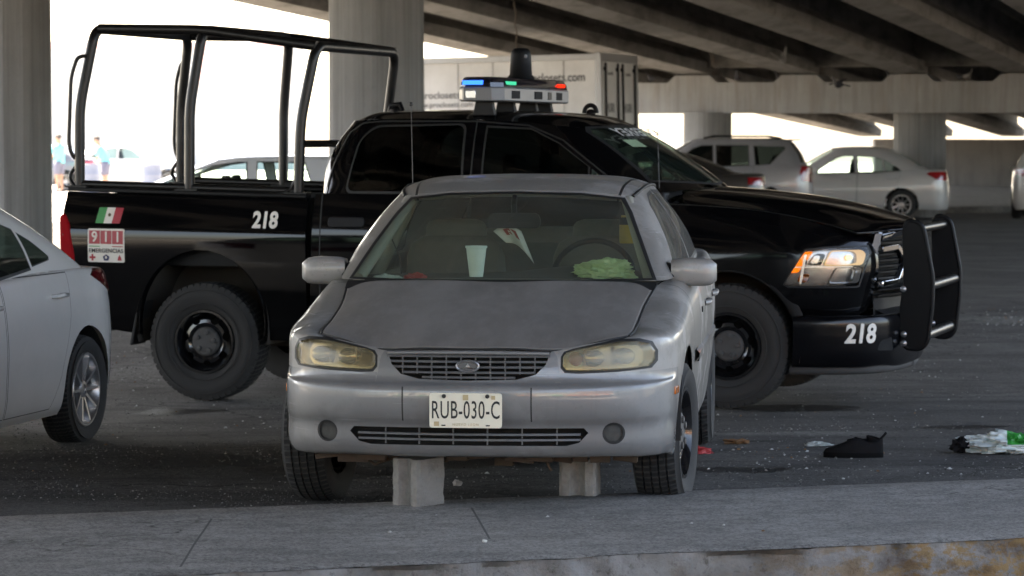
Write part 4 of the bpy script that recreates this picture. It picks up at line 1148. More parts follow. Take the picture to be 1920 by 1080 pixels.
BEDP = [(.38, .925), (.44, .955), (.60, .975), (.80, .992), (.98, 1.0), (1.09, .998), (1.15, .988), (1.24, .972), (1.31, .955), (1.345, .942), (1.352, .915)]
def wbed(z):
    for (a, b), (c, d) in zip(BEDP, BEDP[1:]):
        if z <= c: return b + (d - b) * (z - a) / (c - a)
    return .93
def arch(cx, cz, rx, rz, n=30): return [(cx + rx * math.cos(2 * math.pi * k / n), cz + rz * math.sin(2 * math.pi * k / n)) for k in range(n)]
def both(fn):
    for s in (-1, 1): fn(s)
from mathutils.bvhtree import BVHTree
BV_ = {}
def bvh(bm): return BVHTree.FromBMesh(bm)
def truck():
    P = TRK
    side = lambda s: (lambda c, n: c.y * s > .6)
    # ---- bed
    xs = [-4.585, -4.2, -3.8, -3.4, -3.1, -2.835]
    def bedz(z, x):
        k = (x + 4.58) / 1.75
        if z > 1.0: return z - .040 * k * (z - 1.0) / .35
        if z < .6: return z + (.10 * (1 - min(1, max(0, (x + 4.58) / .6))) - .01 * k) * (.6 - z) / .22
        return z
    rows = [[V((x + (.012 if (x < -4.5 and (z > 1.3 or z < .5)) else 0), w, bedz(z, x))) for x in xs] for z, w in BEDP]
    base = grid_bm(net(rows, 6, 4))
    for s in (-1, 1):
        b = base.copy()
        if s < 0: b2 = mirror_bm(b, 1); b.free(); b = b2
        bmesh.ops.delete(b, geom=cut(b, arch(-3.58, .47, .455, .50), (0, 2), side(s)), context='FACES')
        bv = bvh(b) if s < 0 else None; BV_['bed'] = bv or BV_.get('bed'); bm_obj(b, 'bed_side', M['black'], P, 50)
        lip = MB(); rws = []
        for a in [R(-8) + R(196) * k / 36 for k in range(37)]:
            rws.append([V((-3.58 + r * math.cos(a), s * y, .47 + r * 1.1 * math.sin(a))) for r, y in ((.452, .93), (.450, .985), (.456, .9995 if math.sin(a) > .3 else .985))])
        lip.grid(rws); lip.build('wheel_arch_lip', M['black'], P, 60)
    tg = MB(); tg.box((-4.575, 0, .93), (.05, 1.80, .80)); tg.box((-4.60, 0, 1.0), (.012, 1.5, .35)); tg.build('tailgate', M['black'], P, 30, bevel=.012)
    bf = MB(); bf.box((-3.7, 0, .86), (1.72, 1.5, .03)); bf.box((-2.87, 0, 1.08), (.04, 1.84, .46))
    for s in (-1, 1): bf.box((-3.7, s * .86, 1.09), (1.74, .04, .46))
    bf.build('bed_tub', M['satin'], P, 30)
    for s in (-1, 1):
        rl = MB(); rl.hexa([V((x, s * w, z + dz)) for dz in (0, .028) for x, z, w in ((-4.57, 1.354, .945), (-2.85, 1.314, .945), (-2.85, 1.314, .84), (-4.57, 1.354, .84))])
        rl.build('bed_rail', M['satin'], P, 30, bevel=.008)
    # liner, frame and axle
    for s in (-1, 1):
        for cx, cz, rx, rz in ((-3.58, .47, .475, .52), (0, .42, .48, .48)):
            lm = MB(); n = 24
            lm.grid([[V((cx + rx * math.cos(a), s * y, cz + rz * math.sin(a))) for a in [R(-14) + R(208) * k / n for k in range(n + 1)]] for y in (.98, .45)])
            lm.grid([[V((cx - rx, s * .455, z)), V((cx + rx, s * .455, z))] for z in (.3, 1.0)])
            lm.build('wheel_well', M['liner'], P, 60)
    fr = MB()
    for s in (-1, 1):
        fr.box((-1.9, s * .42, .50), (5.2, .09, .14)); fr.box((-1.75, s * .80, .42), (1.7, .14, .10))
    fr.box((-1.7, 0, .52), (3.0, 1.5, .05)); fr.tube([(-3.58, -.75, .36), (-3.58, .75, .36)], .05, 10); fr.blob((-3.58, .05, .37), (.15, .16, .14))
    fr.tube([(0, -.75, .38), (0, .75, .38)], .045, 10); fr.tube([(-2.9, -.5, .42), (-4.3, -.55, .45)], .05, 10)
    fr.build('chassis', M['under'], P, 40)
    rbm = MB(); rbm.prism(rounded([(-4.72, .44), (-4.30, .40), (-4.30, .52), (-4.60, .60), (-4.74, .60)], .03), lambda a, b, t: V((a, -.93 + 1.86 * t, b))); rbm.build('rear_bumper', M['satin'], P, 40)
    fp = MB(); fp.box((-4.07, -.86, .47), (.02, .22, .30), rot=Matrix.Rotation(R(12), 3, 'Y')); fp.build('mud_flap', M['rubber'], P, 30, bevel=.005)
    # ---- cab lower
    CP = [(.385, .925), (.44, .955), (.60, .975), (.80, .990), (.98, .998), (1.10, .994), (1.18, .984), (1.27, .968), (1.345, .950)]
    def cx_(z): return -2.815 + .035 * max(0, (z - .5) / .85)
    cols = [0, .12, .35, .6, .85, 1]
    rows = [[V((cx_(z) + (-.62 - cx_(z)) * t, w, z - (.0 if z < 1.2 else -.006 * t))) for t in cols] for z, w in CP]
    base = grid_bm(net(rows, 8, 4))
    for s in (-1, 1):
        b = base.copy()
        if s < 0: b2 = mirror_bm(b, 1); b.free(); b = b2
        for poly, hx in (([(-2.74, .42), (-2.725, 1.36), (-1.722, 1.36), (-1.722, .42)], -2.55), ([(-1.698, .42), (-1.698, 1.36), (-.665, 1.36), (-.665, .42)], -1.53)):
            c0 = (sum(p[0] for p in poly) / 4, .9)
            for f in cut(b, [(c0[0] + (x - c0[0]) * 1.016, c0[1] + (z - c0[1]) * 1.018) for x, z in poly], (0, 2), side(s)): f.material_index = 1
            nb = extract(b, cut(b, poly, (0, 2), side(s)))
            d = bm_obj(nb, 'door', M['black'], P, 50)
            h = MB(); h.prism(rounded([(hx - .125, 1.128), (hx + .125, 1.128), (hx + .125, 1.196), (hx - .125, 1.196)], .025), lambda a, b_, t: V((a, s * (.982 + .022 * t - (b_ - 1.16) * .15), b_)))
            h.build('handle', M['black_plastic'], d, 30, bevel=.006)
            ml = MB(); ml.hexa([V((x, s * w, z)) for z in (.685, .705) for x, w in ((poly[0][0] + .02, .984), (poly[3][0] - .02, .984), (poly[3][0] - .02, .992), (poly[0][0] + .02, .992))]); ml.build('moulding', M['satin'], d, 30)
        bm_obj(b, 'cab_side', [M['black'], M['seal']], P, 50)
    bml = MB()
    for s in (-1, 1): bml.hexa([V((x, s * w, z)) for z in (.685, .705) for x, w in ((-3.05, .985), (-2.86, .985), (-2.86, .992), (-3.05, .992))]); bml.hexa([V((x, s * w, z)) for z in (.685, .705) for x, w in ((-4.5, .985), (-4.1, .985), (-4.1, .992), (-4.5, .992))])
    # ---- greenhouse
    base = [(-.27, 0, 1.392), (-.30, .35, 1.388), (-.38, .64, 1.378), (-.47, .83, 1.365), (-.56, .895, 1.358), (-.80, .932, 1.354), (-1.7, .952, 1.350), (-2.45, .946, 1.350), (-2.70, .925, 1.350), (-2.775, .82, 1.350), (-2.785, 0, 1.350)]
    topr = [(-.95, 0, 1.812), (-.97, .35, 1.806), (-1.02, .58, 1.792), (-1.06, .70, 1.780), (-1.12, .745, 1.788), (-1.35, .778, 1.812), (-1.75, .792, 1.834), (-2.25, .792, 1.840), (-2.50, .775, 1.832), (-2.60, .68, 1.828), (-2.61, 0, 1.84)]
    ring = []
    for t in (0, .34, .68, 1):
        r = []
        for i, (a, b) in enumerate(zip(base, topr)):
            p = V(a).lerp(V(b), t); q = 4 * t * (1 - t)
            if i >= 4 and i < 9: p.y += .03 * q
            elif i < 4: p += V((.02 * q, 0, .012 * q))
            else: p.x -= .04 * q
            if i in (8, 9): p.x -= .02 * q
            r.append(p)
        ring.append(mirrored(r, 1))
    gh = grid_bm(net(ring, 7, 7)); weld(gh)
    fr_ = lambda c, n: c.x > -1.1 and n.x > .15
    wp = [(-.80, 1.385), (-.4, 1.40), (0, 1.402), (.4, 1.40), (.80, 1.385), (.74, 1.56), (.665, 1.745), (.60, 1.775), (0, 1.79), (-.60, 1.775), (-.665, 1.745), (-.74, 1.56)]
    for f in cut(gh, [(y * 1.04, 1.6 + (z - 1.6) * 1.07) for y, z in wp], (1, 2), fr_): f.material_index = 1
    nb = extract(gh, cut(gh, wp, (1, 2), fr_)); ws = bm_obj(nb, 'windscreen', M['semi'], P, 80)
    bk = lambda c, n: c.x < -2.55 and n.x < -.2
    nb = extract(gh, cut(gh, [(-.62, 1.40), (.62, 1.40), (.55, 1.76), (-.55, 1.76)], (1, 2), bk)); bm_obj(nb, 'rear_window', M['tint'], P, 80)
    for s in (-1, 1):
        for poly, mt in ((rounded([(-2.565, 1.365), (-2.495, 1.70), (-2.40, 1.785), (-1.79, 1.797), (-1.775, 1.365)], .05), 'tint'), ([(-1.63, 1.372), (-1.63, 1.782), (-1.34, 1.768), (-1.14, 1.675), (-.93, 1.53), (-.93, 1.372)], 'tint'), ([(-.905, 1.372), (-.905, 1.512), (-.76, 1.40), (-.76, 1.372)], 'semi')):
            c0 = (sum(p[0] for p in poly) / len(poly), sum(p[1] for p in poly) / len(poly))
            for f in cut(gh, [(c0[0] + (x - c0[0]) * 1.035, c0[1] + (z - c0[1]) * 1.07) for x, z in poly], (0, 2), side(s)): f.material_index = 1
            nb = extract(gh, cut(gh, poly, (0, 2), side(s))); bm_obj(nb, 'side_window', M[mt], P, 80)
        for pts in ([(-2.735, 1.35), (-2.68, 1.55), (-2.60, 1.75), (-2.50, 1.812), (-2.35, 1.825), (-1.71, 1.822)], [(-1.71, 1.345), (-1.71, 1.83)], [(-1.71, 1.822), (-1.36, 1.795), (-1.12, 1.70), (-.80, 1.47), (-.66, 1.37)]):
            seam(gh, pts, .010, (0, 2), side(s), 1)
    bm_obj(gh, 'cab_frame', [M['black'], M['seal']], P, 40)
    RF = [[(-.95, 0, 1.812), (-.97, .35, 1.806), (-1.02, .58, 1.792), (-1.06, .70, 1.780)],
          [(-1.12, 0, 1.862), (-1.12, .35, 1.856), (-1.12, .60, 1.838), (-1.12, .745, 1.789)],
          [(-1.4, 0, 1.888), (-1.4, .38, 1.882), (-1.4, .64, 1.862), (-1.38, .780, 1.815)],
          [(-1.75, 0, 1.900), (-1.75, .40, 1.894), (-1.75, .66, 1.876), (-1.75, .794, 1.835)],
          [(-2.25, 0, 1.902), (-2.25, .40, 1.896), (-2.25, .66, 1.880), (-2.25, .794, 1.841)],
          [(-2.50, 0, 1.890), (-2.50, .40, 1.885), (-2.50, .64, 1.868), (-2.50, .777, 1.833)],
          [(-2.61, 0, 1.84), (-2.61, .38, 1.838), (-2.605, .58, 1.832), (-2.595, .69, 1.828)]]
    bm_obj(grid_bm(net([mirrored(r, 1) for r in RF], 7, 7)), 'roof', M['black'], P, 60)
    # ---- front wings
    FC = [(-.62, .984, .385, 1.285), (-.3, .990, .385, 1.283), (0, .994, .42, 1.270), (.3, .992, .55, 1.236), (.48, .975, .60, 1.20), (.64, .940, .60, 1.160), (.77, .880, .60, 1.125), (.845, .80, .60, 1.105), (.885, .72, .62, 1.10), (.905, .65, .64, 1.10)]
    TT = [(0, -.05), (.12, -.012), (.3, 0), (.5, .004), (.68, -.002), (.82, -.022), (.93, -.062), (1, -.115)]
    rows = []
    for t, off in TT:
        r = []
        for i, (x, w, z0, z1) in enumerate(FC):
            z = z0 + (z1 - z0) * t
            k = min(1, max(0, (x - .5) / .4))
            o = off * (1 - .75 * k)
            xx = x + (off * .55 * k if t > .6 else (-.09 * k * max(0, (.5 - t)) * 1.2))
            r.append(V((xx, w + o, z)))
        rows.append(r)
    base = grid_bm(net(rows, 6, 6))
    hp = [(.372, .803), (.50, 1.008), (.60, 1.022), (.848, 1.03), (.868, .985), (.812, .79), (.80, .785), (.40, .785)]
    for s in (-1, 1):
        b = base.copy()
        if s < 0: b2 = mirror_bm(b, 1); b.free(); b = b2
        sd_ = lambda c, n, s=s: c.y * s > .5
        bmesh.ops.delete(b, geom=cut(b, arch(0, .40, .47, .485), (0, 2), sd_), context='FACES')
        hull = [p for p in hp]
        c0 = (.62, .90)
        for f in cut(b, [(c0[0] + (x - c0[0]) * 1.035, c0[1] + (z - c0[1]) * 1.08) for x, z in hull], (0, 2), sd_): f.material_index = 1
        nb = extract(b, cut(b, hull, (0, 2), sd_))
        bowl = nb.copy()
        for v in bowl.verts:
            v.co += V((-.055, -s * .075, 0))
        hl = bm_obj(nb, 'headlight', M['lamp_glass'], P, 80)
        bm_obj(bowl, 'lamp_housing', M['lamp_chrome'], hl, 60)
        am = MB()
        # amber corner element and stacked reflectors behind the lens
        am.prism([(.395, .865), (.50, 1.0), (.545, 1.0), (.455, .87)], lambda a, b_, t: V((a - .01, s * (.945 - .03 * t - max(0, a - .45) * .25), b_)))
        am.build('turn_signal', M['lit_amber'], hl, 30, bevel=.006)
        dv = MB(); dv.prism([(.46, .80), (.475, .80), (.505, .985), (.49, .985)], lambda a, b_, t: V((a, s * (.965 - .05 * t - max(0, a - .45) * .3), b_))); dv.prism([(.45, .900), (.80, .905), (.80, .912), (.45, .908)], lambda a, b_, t: V((a - .02 - (.05 * t), s * (.955 - .06 * t - max(0, a - .5) ** 2 * 1.1), b_)))
        dv.build('divider', M['chrome'], hl, 30)
        def bowlm(cx, cw, cz, r, name, mat):
            m_ = MB(); ax = V((.72, s * .69, 0)).normalized(); u = V((0, 0, 1)); v_ = ax.cross(u)
            m_.lathe([(r, .0), (r * .85, -.02), (r * .5, -.045), (.004, -.055)], lambda a, b_, t: V((cx, s * cw, cz)) + v_ * a * 1.15 + u * b_ + ax * t, 24)
            return m_.build(name, mat, hl, 60)
        def wide(pts, dep, name, mat):
            m_ = MB(); out_ = lambda x, k: s * (.942 - max(0, x - .45) * .34 - max(0, x - .68) * .38 - dep * k)
            cx_0 = sum(p[0] for p in pts) / len(pts); cz_0 = sum(p[1] for p in pts) / len(pts)
            m_.grid([[V((cx_0 + (x - cx_0) * sc - .03 * k, out_(cx_0 + (x - cx_0) * sc, k), cz_0 + (z - cz_0) * sc)) for x, z in rounded(pts, .02, 3)] for sc, k in ((1, 0), (.93, .35), (.75, .75), (.4, 1), (.02, 1.05))], 0, True)
            return m_.build(name, mat, hl, 60)
        wide([(.60, .912), (.825, .915), (.845, .985), (.82, 1.012), (.64, 1.008)], .05, 'low_beam', M['lit_bowl'])
        wide([(.63, .802), (.80, .802), (.822, .900), (.68, .900)], .05, 'high_beam', M['lampwhite'])
        wide([(.505, .915), (.585, .915), (.615, .985), (.56, .992)], .03, 'side_reflector', M['lamp_chrome'])
        wide([(.45, .808), (.50, .808), (.52, .860), (.475, .860)], .02, 'amber_reflector', M['amber'])
        bl = MB(); bl.blob((.745, s * .800, .962), (.022, .022, .018)); bl.build('bulb', M['lit_white'], hl, 60)
        bm_obj(b, 'front_wing', [M['black'], M['seal']], P, 50)
        pts = [(.475 * math.cos(a), .40 + .49 * math.sin(a)) for a in [R(16) + R(172) * k / 26 for k in range(27)]]
        fl = MB(); rws = []
        for x, z in pts:
            d = V((x, 0, z - .40)).normalized(); wl = .975 - max(0, x - .3) * .12
            rws.append([V((x - d.x * .02, s * (wl - .03), z - d.z * .02)), V((x - d.x * .018, s * (wl + .018), z - d.z * .018)), V((x + d.x * .0, s * (wl + .021), z + d.z * .0)), V((x + d.x * .05, s * (wl + .004), z + d.z * .05))])
        fl.grid(rws); fl.build('wheel_arch_flare', M['satin'], P, 60)
    # ---- hood
    HX = [(-.29, -.58, 1.378, 1.285), (-.1, -.35, 1.366, 1.282), (.12, -.1, 1.346, 1.270), (.38, .2, 1.314, 1.244), (.64, .46, 1.266, 1.200), (.88, .66, 1.204, 1.152), (1.03, .78, 1.152, 1.118), (1.06, .80, 1.122, 1.108)]
    rows = []
    for x0, x1, z0, z1 in HX:
        r = []
        for w, t, k in ((0, 0, 0), (.28, .10, .04), (.50, .32, .12), (.60, .45, .26), (.68, .60, .62), (.78, .80, .88), (.855, 1, 1.0)):
            r.append(V((x0 + (x1 - x0) * t, w, z0 + (z1 - z0) * k)))
        rows.append(mirrored(r, 1))
    bm_obj(grid_bm(net(rows, 6, 7)), 'hood', M['black'], P, 60, solid=.015)
    cw = MB(); cw.grid(net([[(-.25, -.0, 1.390), (-.29, .35, 1.386), (-.37, .64, 1.372), (-.47, .84, 1.345), (-.60, .93, 1.33)], [(-.27, 0, 1.36), (-.32, .35, 1.35), (-.40, .64, 1.335), (-.50, .84, 1.31), (-.62, .95, 1.29)]], 4, 2)); n0 = MB()
    n0.grid(net([mirrored(r, 1) for r in ([(-.33, 0, 1.394), (-.36, .35, 1.39), (-.44, .64, 1.38), (-.54, .86, 1.36)], [(-.24, 0, 1.380), (-.28, .35, 1.374), (-.37, .64, 1.352), (-.50, .88, 1.30)])], 4, 2)); n0.build('cowl', M['seal'], P, 60)
    wi = MB(); wi.tube([(-.42, -.55, 1.40), (-.36, -.1, 1.405), (-.40, .25, 1.42)], .012, 6); wi.tube([(-.40, .1, 1.40), (-.38, .5, 1.405), (-.46, .74, 1.41)], .012, 6); wi.build('wiper', M['black_plastic'], P, 60)
    # ---- grille
    gx = lambda w: 1.005 - .24 * w * w
    bkm = MB(); bkm.grid([[V((gx(w) - .06, w, z)) for w in [-.66 + .132 * k for k in range(11)]] for z in (.66, 1.12)]); bkm.build('grille_backing', M['dark'], P, 60)
    sl = MB()
    for z in [.715 + .037 * k for k in range(12)]:
        sl.grid([[V((gx(w) + dx, w, z + dz)) for w in [-.645 + .129 * k for k in range(11)]] for dx, dz in ((-.03, -.008), (0, -.006), (.002, .006), (-.03, .010))])
    go = sl.build('grille', M['satin'], P, 40)
    ch = MB()
    for s in (-1, 1):
        # upright bright blade beside each headlamp
        ch.hexa([V((x, s * w, z)) for x, w, z in ((.80, .735, .76), (.85, .685, .75), (.865, .64, .76), (.82, .66, .76), (.885, .685, 1.12), (.93, .645, 1.125), (.93, .61, 1.12), (.89, .63, 1.11))])
    cho = ch.build('bright_blade', M['chrome'], go, 30, bevel=.012)
    tb = MB(); tb.grid([[V((gx(w) + dx + .02, w, 1.10 + dz + .045 * (1 - (w / .66) ** 2))) for w in [-.64 + .128 * k for k in range(11)]] for dx, dz in ((-.07, -.03), (-.005, -.045), (.008, -.01), (-.02, .022), (-.08, .025))]); tb.build('upper_band', M['black_chrome'], go, 60)
    for s in (-1, 1):
        hx = MB()
        pth = [(.64, 1.01), (.40, 1.02), (.30, .96), (.27, .90), (.38, .80), (.64, .79)]
        for i, (a, b_) in enumerate(zip(pth, pth[1:])):
            L = math.hypot(b_[0] - a[0], b_[1] - a[1]); nx, nz = -(b_[1] - a[1]) / L * .02, (b_[0] - a[0]) / L * .02
            q = [(a[0] - nx, a[1] - nz), (b_[0] - nx, b_[1] - nz), (b_[0] + nx, b_[1] + nz), (a[0] + nx, a[1] + nz)]
            hx.hexa([V((gx(w) - .01, s * w, z)) for w, z in q] + [V((gx(w) + .028, s * (w * .99 + .002), z)) for w, z in q], 0 if i > 2 else 1)
        hx.build('grille_frame', [M['chrome'], M['black_chrome']], go, 30, bevel=.006)
    # ---- bumper, lower valance
    BC = [(.425, .985), (.58, .972), (.74, .930), (.88, .845), (.97, .70), (1.03, .45), (1.06, .2), (1.07, 0)]
    rows = []
    for z, o in ((.60, -.06), (.60, -.012), (.585, .004), (.50, .010), (.42, .006), (.34, -.004), (.285, -.03), (.265, -.08)):
        rows.append(mirrored([V((x + o * (1 if x > .8 else .3), w + o * (1 if x < .8 else .4), z - (.02 if z < .3 and w < .5 else 0))) for x, w in BC[::-1]], 1))
    bu = grid_bm(net(rows, 5, 4))
    for s in (-1, 1):
        for f in cut(bu, rounded([(s * .62, .37), (s * .79, .38), (s * .77, .44), (s * .66, .46)], .02), (1, 2), lambda c, n: c.x > .8): f.material_index = 1
    BV_['bump'] = bvh(bu); buo = bm_obj(bu, 'front_bumper', [M['satin_paint'], M['dark']], P, 50)
    va = MB(); va.grid(net([mirrored([(1.0, 0, z), (.98, .3, z), (.93, .55, z), (.88, .68, z)], 1) for z in (.59, .64, .70)], 4, 3)); va.grid(net([mirrored([(1.07, 0, .602), (1.03, .42, .602), (.95, .66, .602)], 1), mirrored([(.97, 0, .64), (.95, .42, .64), (.86, .66, .64)], 1)], 4, 2)); va.build('bumper_step', M['black_plastic'], P, 50)
    ad = MB(); ad.grid(net([mirrored([(x + o, w - .03 + o, z) for x, w in BC[::-1]], 1) for z, o in ((.285, -.03), (.24, -.035), (.225, -.05))], 4, 2)); ad.build('air_dam', M['dam'], P, 50)
    # ---- push bar
    bb = empty('push_bar'); bb.parent = P
    for yl in (-.52, .64):
        pl = rounded([(1.035, 1.155), (1.065, 1.195), (1.125, 1.185), (1.165, 1.145), (1.225, .83), (1.222, .66), (1.195, .42), (1.15, .375), (1.03, .385), (1.02, .63), (1.045, .80)], .03)
        m_ = MB(); m_.prism(pl, lambda a, b_, t: V((a, yl - .012 + .024 * t, b_)))
        po = m_.build('upright', M['satin'], bb, 30, bevel=.004)
        ed = MB(); ed.tube([V((a, yl, b_)) for a, b_ in rounded([(1.06, 1.195), (1.14, 1.18), (1.17, 1.14), (1.23, .83), (1.227, .66), (1.2, .42), (1.155, .372), (1.05, .38)], .04)], .016, 8); ed.build('edge_tube', M['satin'], po, 60)
        for x, z in ((1.045, .755), (1.05, .468), (1.05, .41)):
            bt = MB(); bt.lathe([(.020, 0), (.019, .010), (.010, .015)], lambda a, b_, t: V((x + a, yl - .012 - t, z + b_)), 14, cap1=True); bt.build('bolt', M['alloy'], po, 40)
    for x, z, r in ((1.12, 1.135, .027), (1.195, .775, .033), (1.165, .455, .035)):
        m_ = MB(); m_.tube([(x, -.505, z), (x, .625, z)], r, 14); m_.build('cross_tube', M['cage'], bb, 60)
    # ---- roll cage
    cg = empty('roll_cage'); cg.parent = P
    def bent(pts, r=.07, n=5):
        out = [V(pts[0])]
        for i in range(1, len(pts) - 1):
            p = V(pts[i]); a = (V(pts[i - 1]) - p); b_ = (V(pts[i + 1]) - p)
            q = min(r, a.length * .45, b_.length * .45); A = p + a.normalized() * q; B = p + b_.normalized() * q
            for j in range(n + 1):
                t = j / n; out.append(A * (1 - t) ** 2 + p * 2 * t * (1 - t) + B * t * t)
        return out + [V(pts[-1])]
    hoops = []
    for x0, xm, xt, zt, zm in ((-4.52, -4.515, -4.425, 2.452, 1.93), (-3.715, -3.71, -3.64, 2.437, 1.92), (-2.935, -2.918, -2.83, 2.322, 1.82)):
        zb = 1.372 - .04 * (x0 + 4.52) / 1.7
        m_ = MB(); m_.tube(bent([(x0, -.86, zb), (xm, -.86, zm), (xt, -.80, zt), (xt, .80, zt), (xm, .86, zm), (x0, .86, zb)], .11, 6), .035, 12)
        m_.build('hoop', M['cage'], cg, 60)
    for s in (-1, 1):
        m_ = MB(); m_.tube(bent([(-4.40, s * .79, 2.452), (-3.64, s * .79, 2.437), (-2.83, s * .79, 2.322)], .1), .034, 12); m_.build('top_rail', M['cage'], cg, 60)
        m_ = MB(); m_.tube([(-4.52, s * .86, 1.402), (-2.93, s * .86, 1.362)], .028, 10); m_.build('foot_rail', M['cage'], cg, 60)
        m_ = MB(); m_.tube(bent([(-4.52, s * .84, 1.56), (-4.60, s * .86, 1.46), (-4.56, s * .88, 1.385), (-4.4, s * .89, 1.372), (-3.1, s * .89, 1.338), (-2.98, s * .88, 1.36), (-2.93, s * .86, 1.5)], .08), .013, 8); m_.build('rope_rail', M['cage'], cg, 60)
        m_ = MB(); m_.tube(bent([(-4.45, s * .84, 2.27), (-4.52, s * .88, 2.262), (-4.565, s * .89, 2.13), (-4.585, s * .89, 1.68), (-4.57, s * .88, 1.60), (-4.52, s * .85, 1.545)], .06), .0135, 8); m_.build('grab_handle', M['cage'], cg, 60)
        for x in (-4.52, -3.715, -2.935):
            m_ = MB(); m_.box((x, s * .87, 1.385 - .04 * (x + 4.52) / 1.7), (.16, .11, .014)); m_.build('foot_plate', M['cage'], cg, 30, bevel=.003)
    m_ = MB(); m_.tube([(-2.93, -.80, 1.675), (-2.93, .80, 1.675)], .026, 10); m_.tube([(-2.93, .1, 1.675), (-2.76, .1, 1.675)], .024, 10); m_.build('cab_guard', M['cage'], cg, 60)
    # ---- roof light bar
    lb = empty('light_bar'); lb.parent = P
    def ring2(o, x0=-1.69, hx=.155, hy=.86):
        return [(x0 - hx + o, -hy + .10), (x0 - hx + .06 + o, -hy + o), (x0 + hx - .06 - o, -hy + o), (x0 + hx - o, -hy + .10 + o), (x0 + hx + .03 - o, 0), (x0 + hx - o, hy - .10 - o), (x0 + hx - .06 - o, hy - o), (x0 - hx + .06 + o, hy - o), (x0 - hx + o, hy - .10)]
    m_ = MB(); rr = [[V((a, b_, z)) for a, b_ in ring2(o)] for z, o in ((1.952, .012), (1.958, 0), (2.035, 0), (2.045, .006))]
    m_.grid(rr, 0, True); m_.f.append([len(m_.v) - 9 + i for i in range(9)]); m_.mi.append(0); m_.f.append(list(range(9))[::-1]); m_.mi.append(0)
    m_.build('housing', M['grey_housing'], lb, 25, bevel=.004)
    m_ = MB(); rr = [[V((a, b_, z)) for a, b_ in ring2(o)] for z, o in ((2.046, .008), (2.075, .012), (2.105, .03), (2.112, .05))]
    m_.grid(rr, 0, True); m_.f.append([len(m_.v) - 9 + i for i in range(9)]); m_.mi.append(0)
    m_.build('dark_cover', M['beacon_dark'], lb, 25)
    hy = .86
    def lampbox(p, q, z0, z1, name, mat, out=.004, dep=.02):
        p = V((*p, 0)); q = V((*q, 0)); d = (q - p).normalized(); n = V((d.y, -d.x, 0))
        if n.dot((p + q) / 2 - V((-1.70, 0, 0))) < 0: n = -n
        m_ = MB(); m_.hexa([V((v.x, v.y, z)) for z in (z0, z1) for v in (p + n * out, q + n * out, q - n * dep, p - n * dep)])
        return m_.build(name, mat, lb, 30, bevel=.003)
    lampbox((-1.795, -hy + .012), (-1.655, -hy + .012), 2.060, 2.088, 'blue_lamp', M['lit_blue'], .006)
    lampbox((-1.553, -.70), (-1.543, -.50), 2.060, 2.084, 'green_lamp', M['lit_cyan'], .010)
    lampbox((-1.541, .50), (-1.553, .70), 2.060, 2.084, 'red_lamp', M['lit_red'], .010)
    for y0, y1, dk in ((-.62, -.46, 0), (-.16, .0, 0), (.16, .26, 1), (.40, .56, 0)):
        lampbox((-1.535 + .03 * (1 - abs(y0) / .76) - .002, y0), (-1.535 + .03 * (1 - abs(y1) / .76) - .002, y1), 1.972, 2.024, 'camera_panel', M['dark'] if not dk else M['black_plastic'], .006)
    lampbox((-1.77, -hy), (-1.70, -hy), 1.972, 2.022, 'end_panel', M['lampwhite'], .004); lampbox((-1.838, -hy + .09), (-1.80, -hy + .035), 1.965, 2.03, 'corner_panel', M['sticker_white'], .006)
    for y in (-.70, -.22, .30, .66):
        m_ = MB(); m_.hexa([V((x, yy, z)) for z, hxx in ((1.86, .075), (1.955, .055)) for x, yy in ((-1.69 - hxx, y - .03), (-1.69 + hxx, y - .03), (-1.69 + hxx, y + .03), (-1.69 - hxx, y + .03))]); m_.build('mount', M['black_plastic'], lb, 30, bevel=.006)
    m_ = MB(); m_.lathe([(.098, 2.10), (.092, 2.125), (.076, 2.14), (.070, 2.27), (.064, 2.30), (.048, 2.318), (.01, 2.322)], lambda a, b_, t: V((-1.655 + a, b_, t)), 28, cap1=True)
    tw = m_.build('camera_tower', M['satin'], lb, 50)
    m_ = MB(); m_.blob((-1.61, -.045, 2.262), (.014, .014, .016)); m_.build('lens', M['grey_housing'], tw, 60)
    # small fittings on the roof
    m_ = MB(); m_.tube([(-2.60, .02, 1.88), (-2.585, .0, 1.935), (-2.52, -.0, 1.945), (-2.50, .0, 1.89)], .020, 8); m_.blob((-2.55, .0, 1.90), (.045, .03, .03)); m_.build('roof_spotlight', M['satin'], P, 60)
    m_ = MB(); m_.tube([V((-1.36 + .045 * math.cos(a), .70, 1.885 + .055 * math.sin(a))) for a in [math.pi * k / 12 for k in range(13)]], .016, 8); m_.blob((-1.36, .71, 1.88), (.035, .02, .035)); m_.build('roof_handle', M['satin'], P, 60)
    m_ = MB(); m_.tube([(-.47, -.80, 1.33), (-.485, -.80, 1.36), (-.50, -.80, 1.80)], [.008, .0028, .0018], 6); m_.build('antenna', M['satin0'], P, 60)
    for s in (-1, 1):
        rows = []
        for i, sc in enumerate((.7, .95, 1, .95, .6)):
            rows.append([V((-.80 + .07 * sc * math.cos(a), s * (1.0 + .045 * i), 1.37 + .10 * sc * math.sin(a))) for a in [2 * math.pi * k / 16 for k in range(16)]])
        m_ = MB(); m_.grid(rows, 0, True); m_.f += [list(range(16))[::-1], [64 + k for k in range(16)]]; m_.mi += [0, 0]
        if s > 0: m_.build('side_mirror', M['black_plastic'], P, 60)
    # ---- lamps at the back corners
    for s in (-1, 1):
        m_ = MB(); m_.prism(rounded([(-4.612, 1.19), (-4.57, 1.205), (-4.535, 1.14), (-4.497, .93), (-4.495, .86), (-4.60, .86)], .02), lambda a, b_, t: V((a, s * (.87 + .137 * t - (.012 if b_ > 1.15 else 0)), b_)))
        m_.build('tail_light', M['tail_red'], P, 40, bevel=.012)
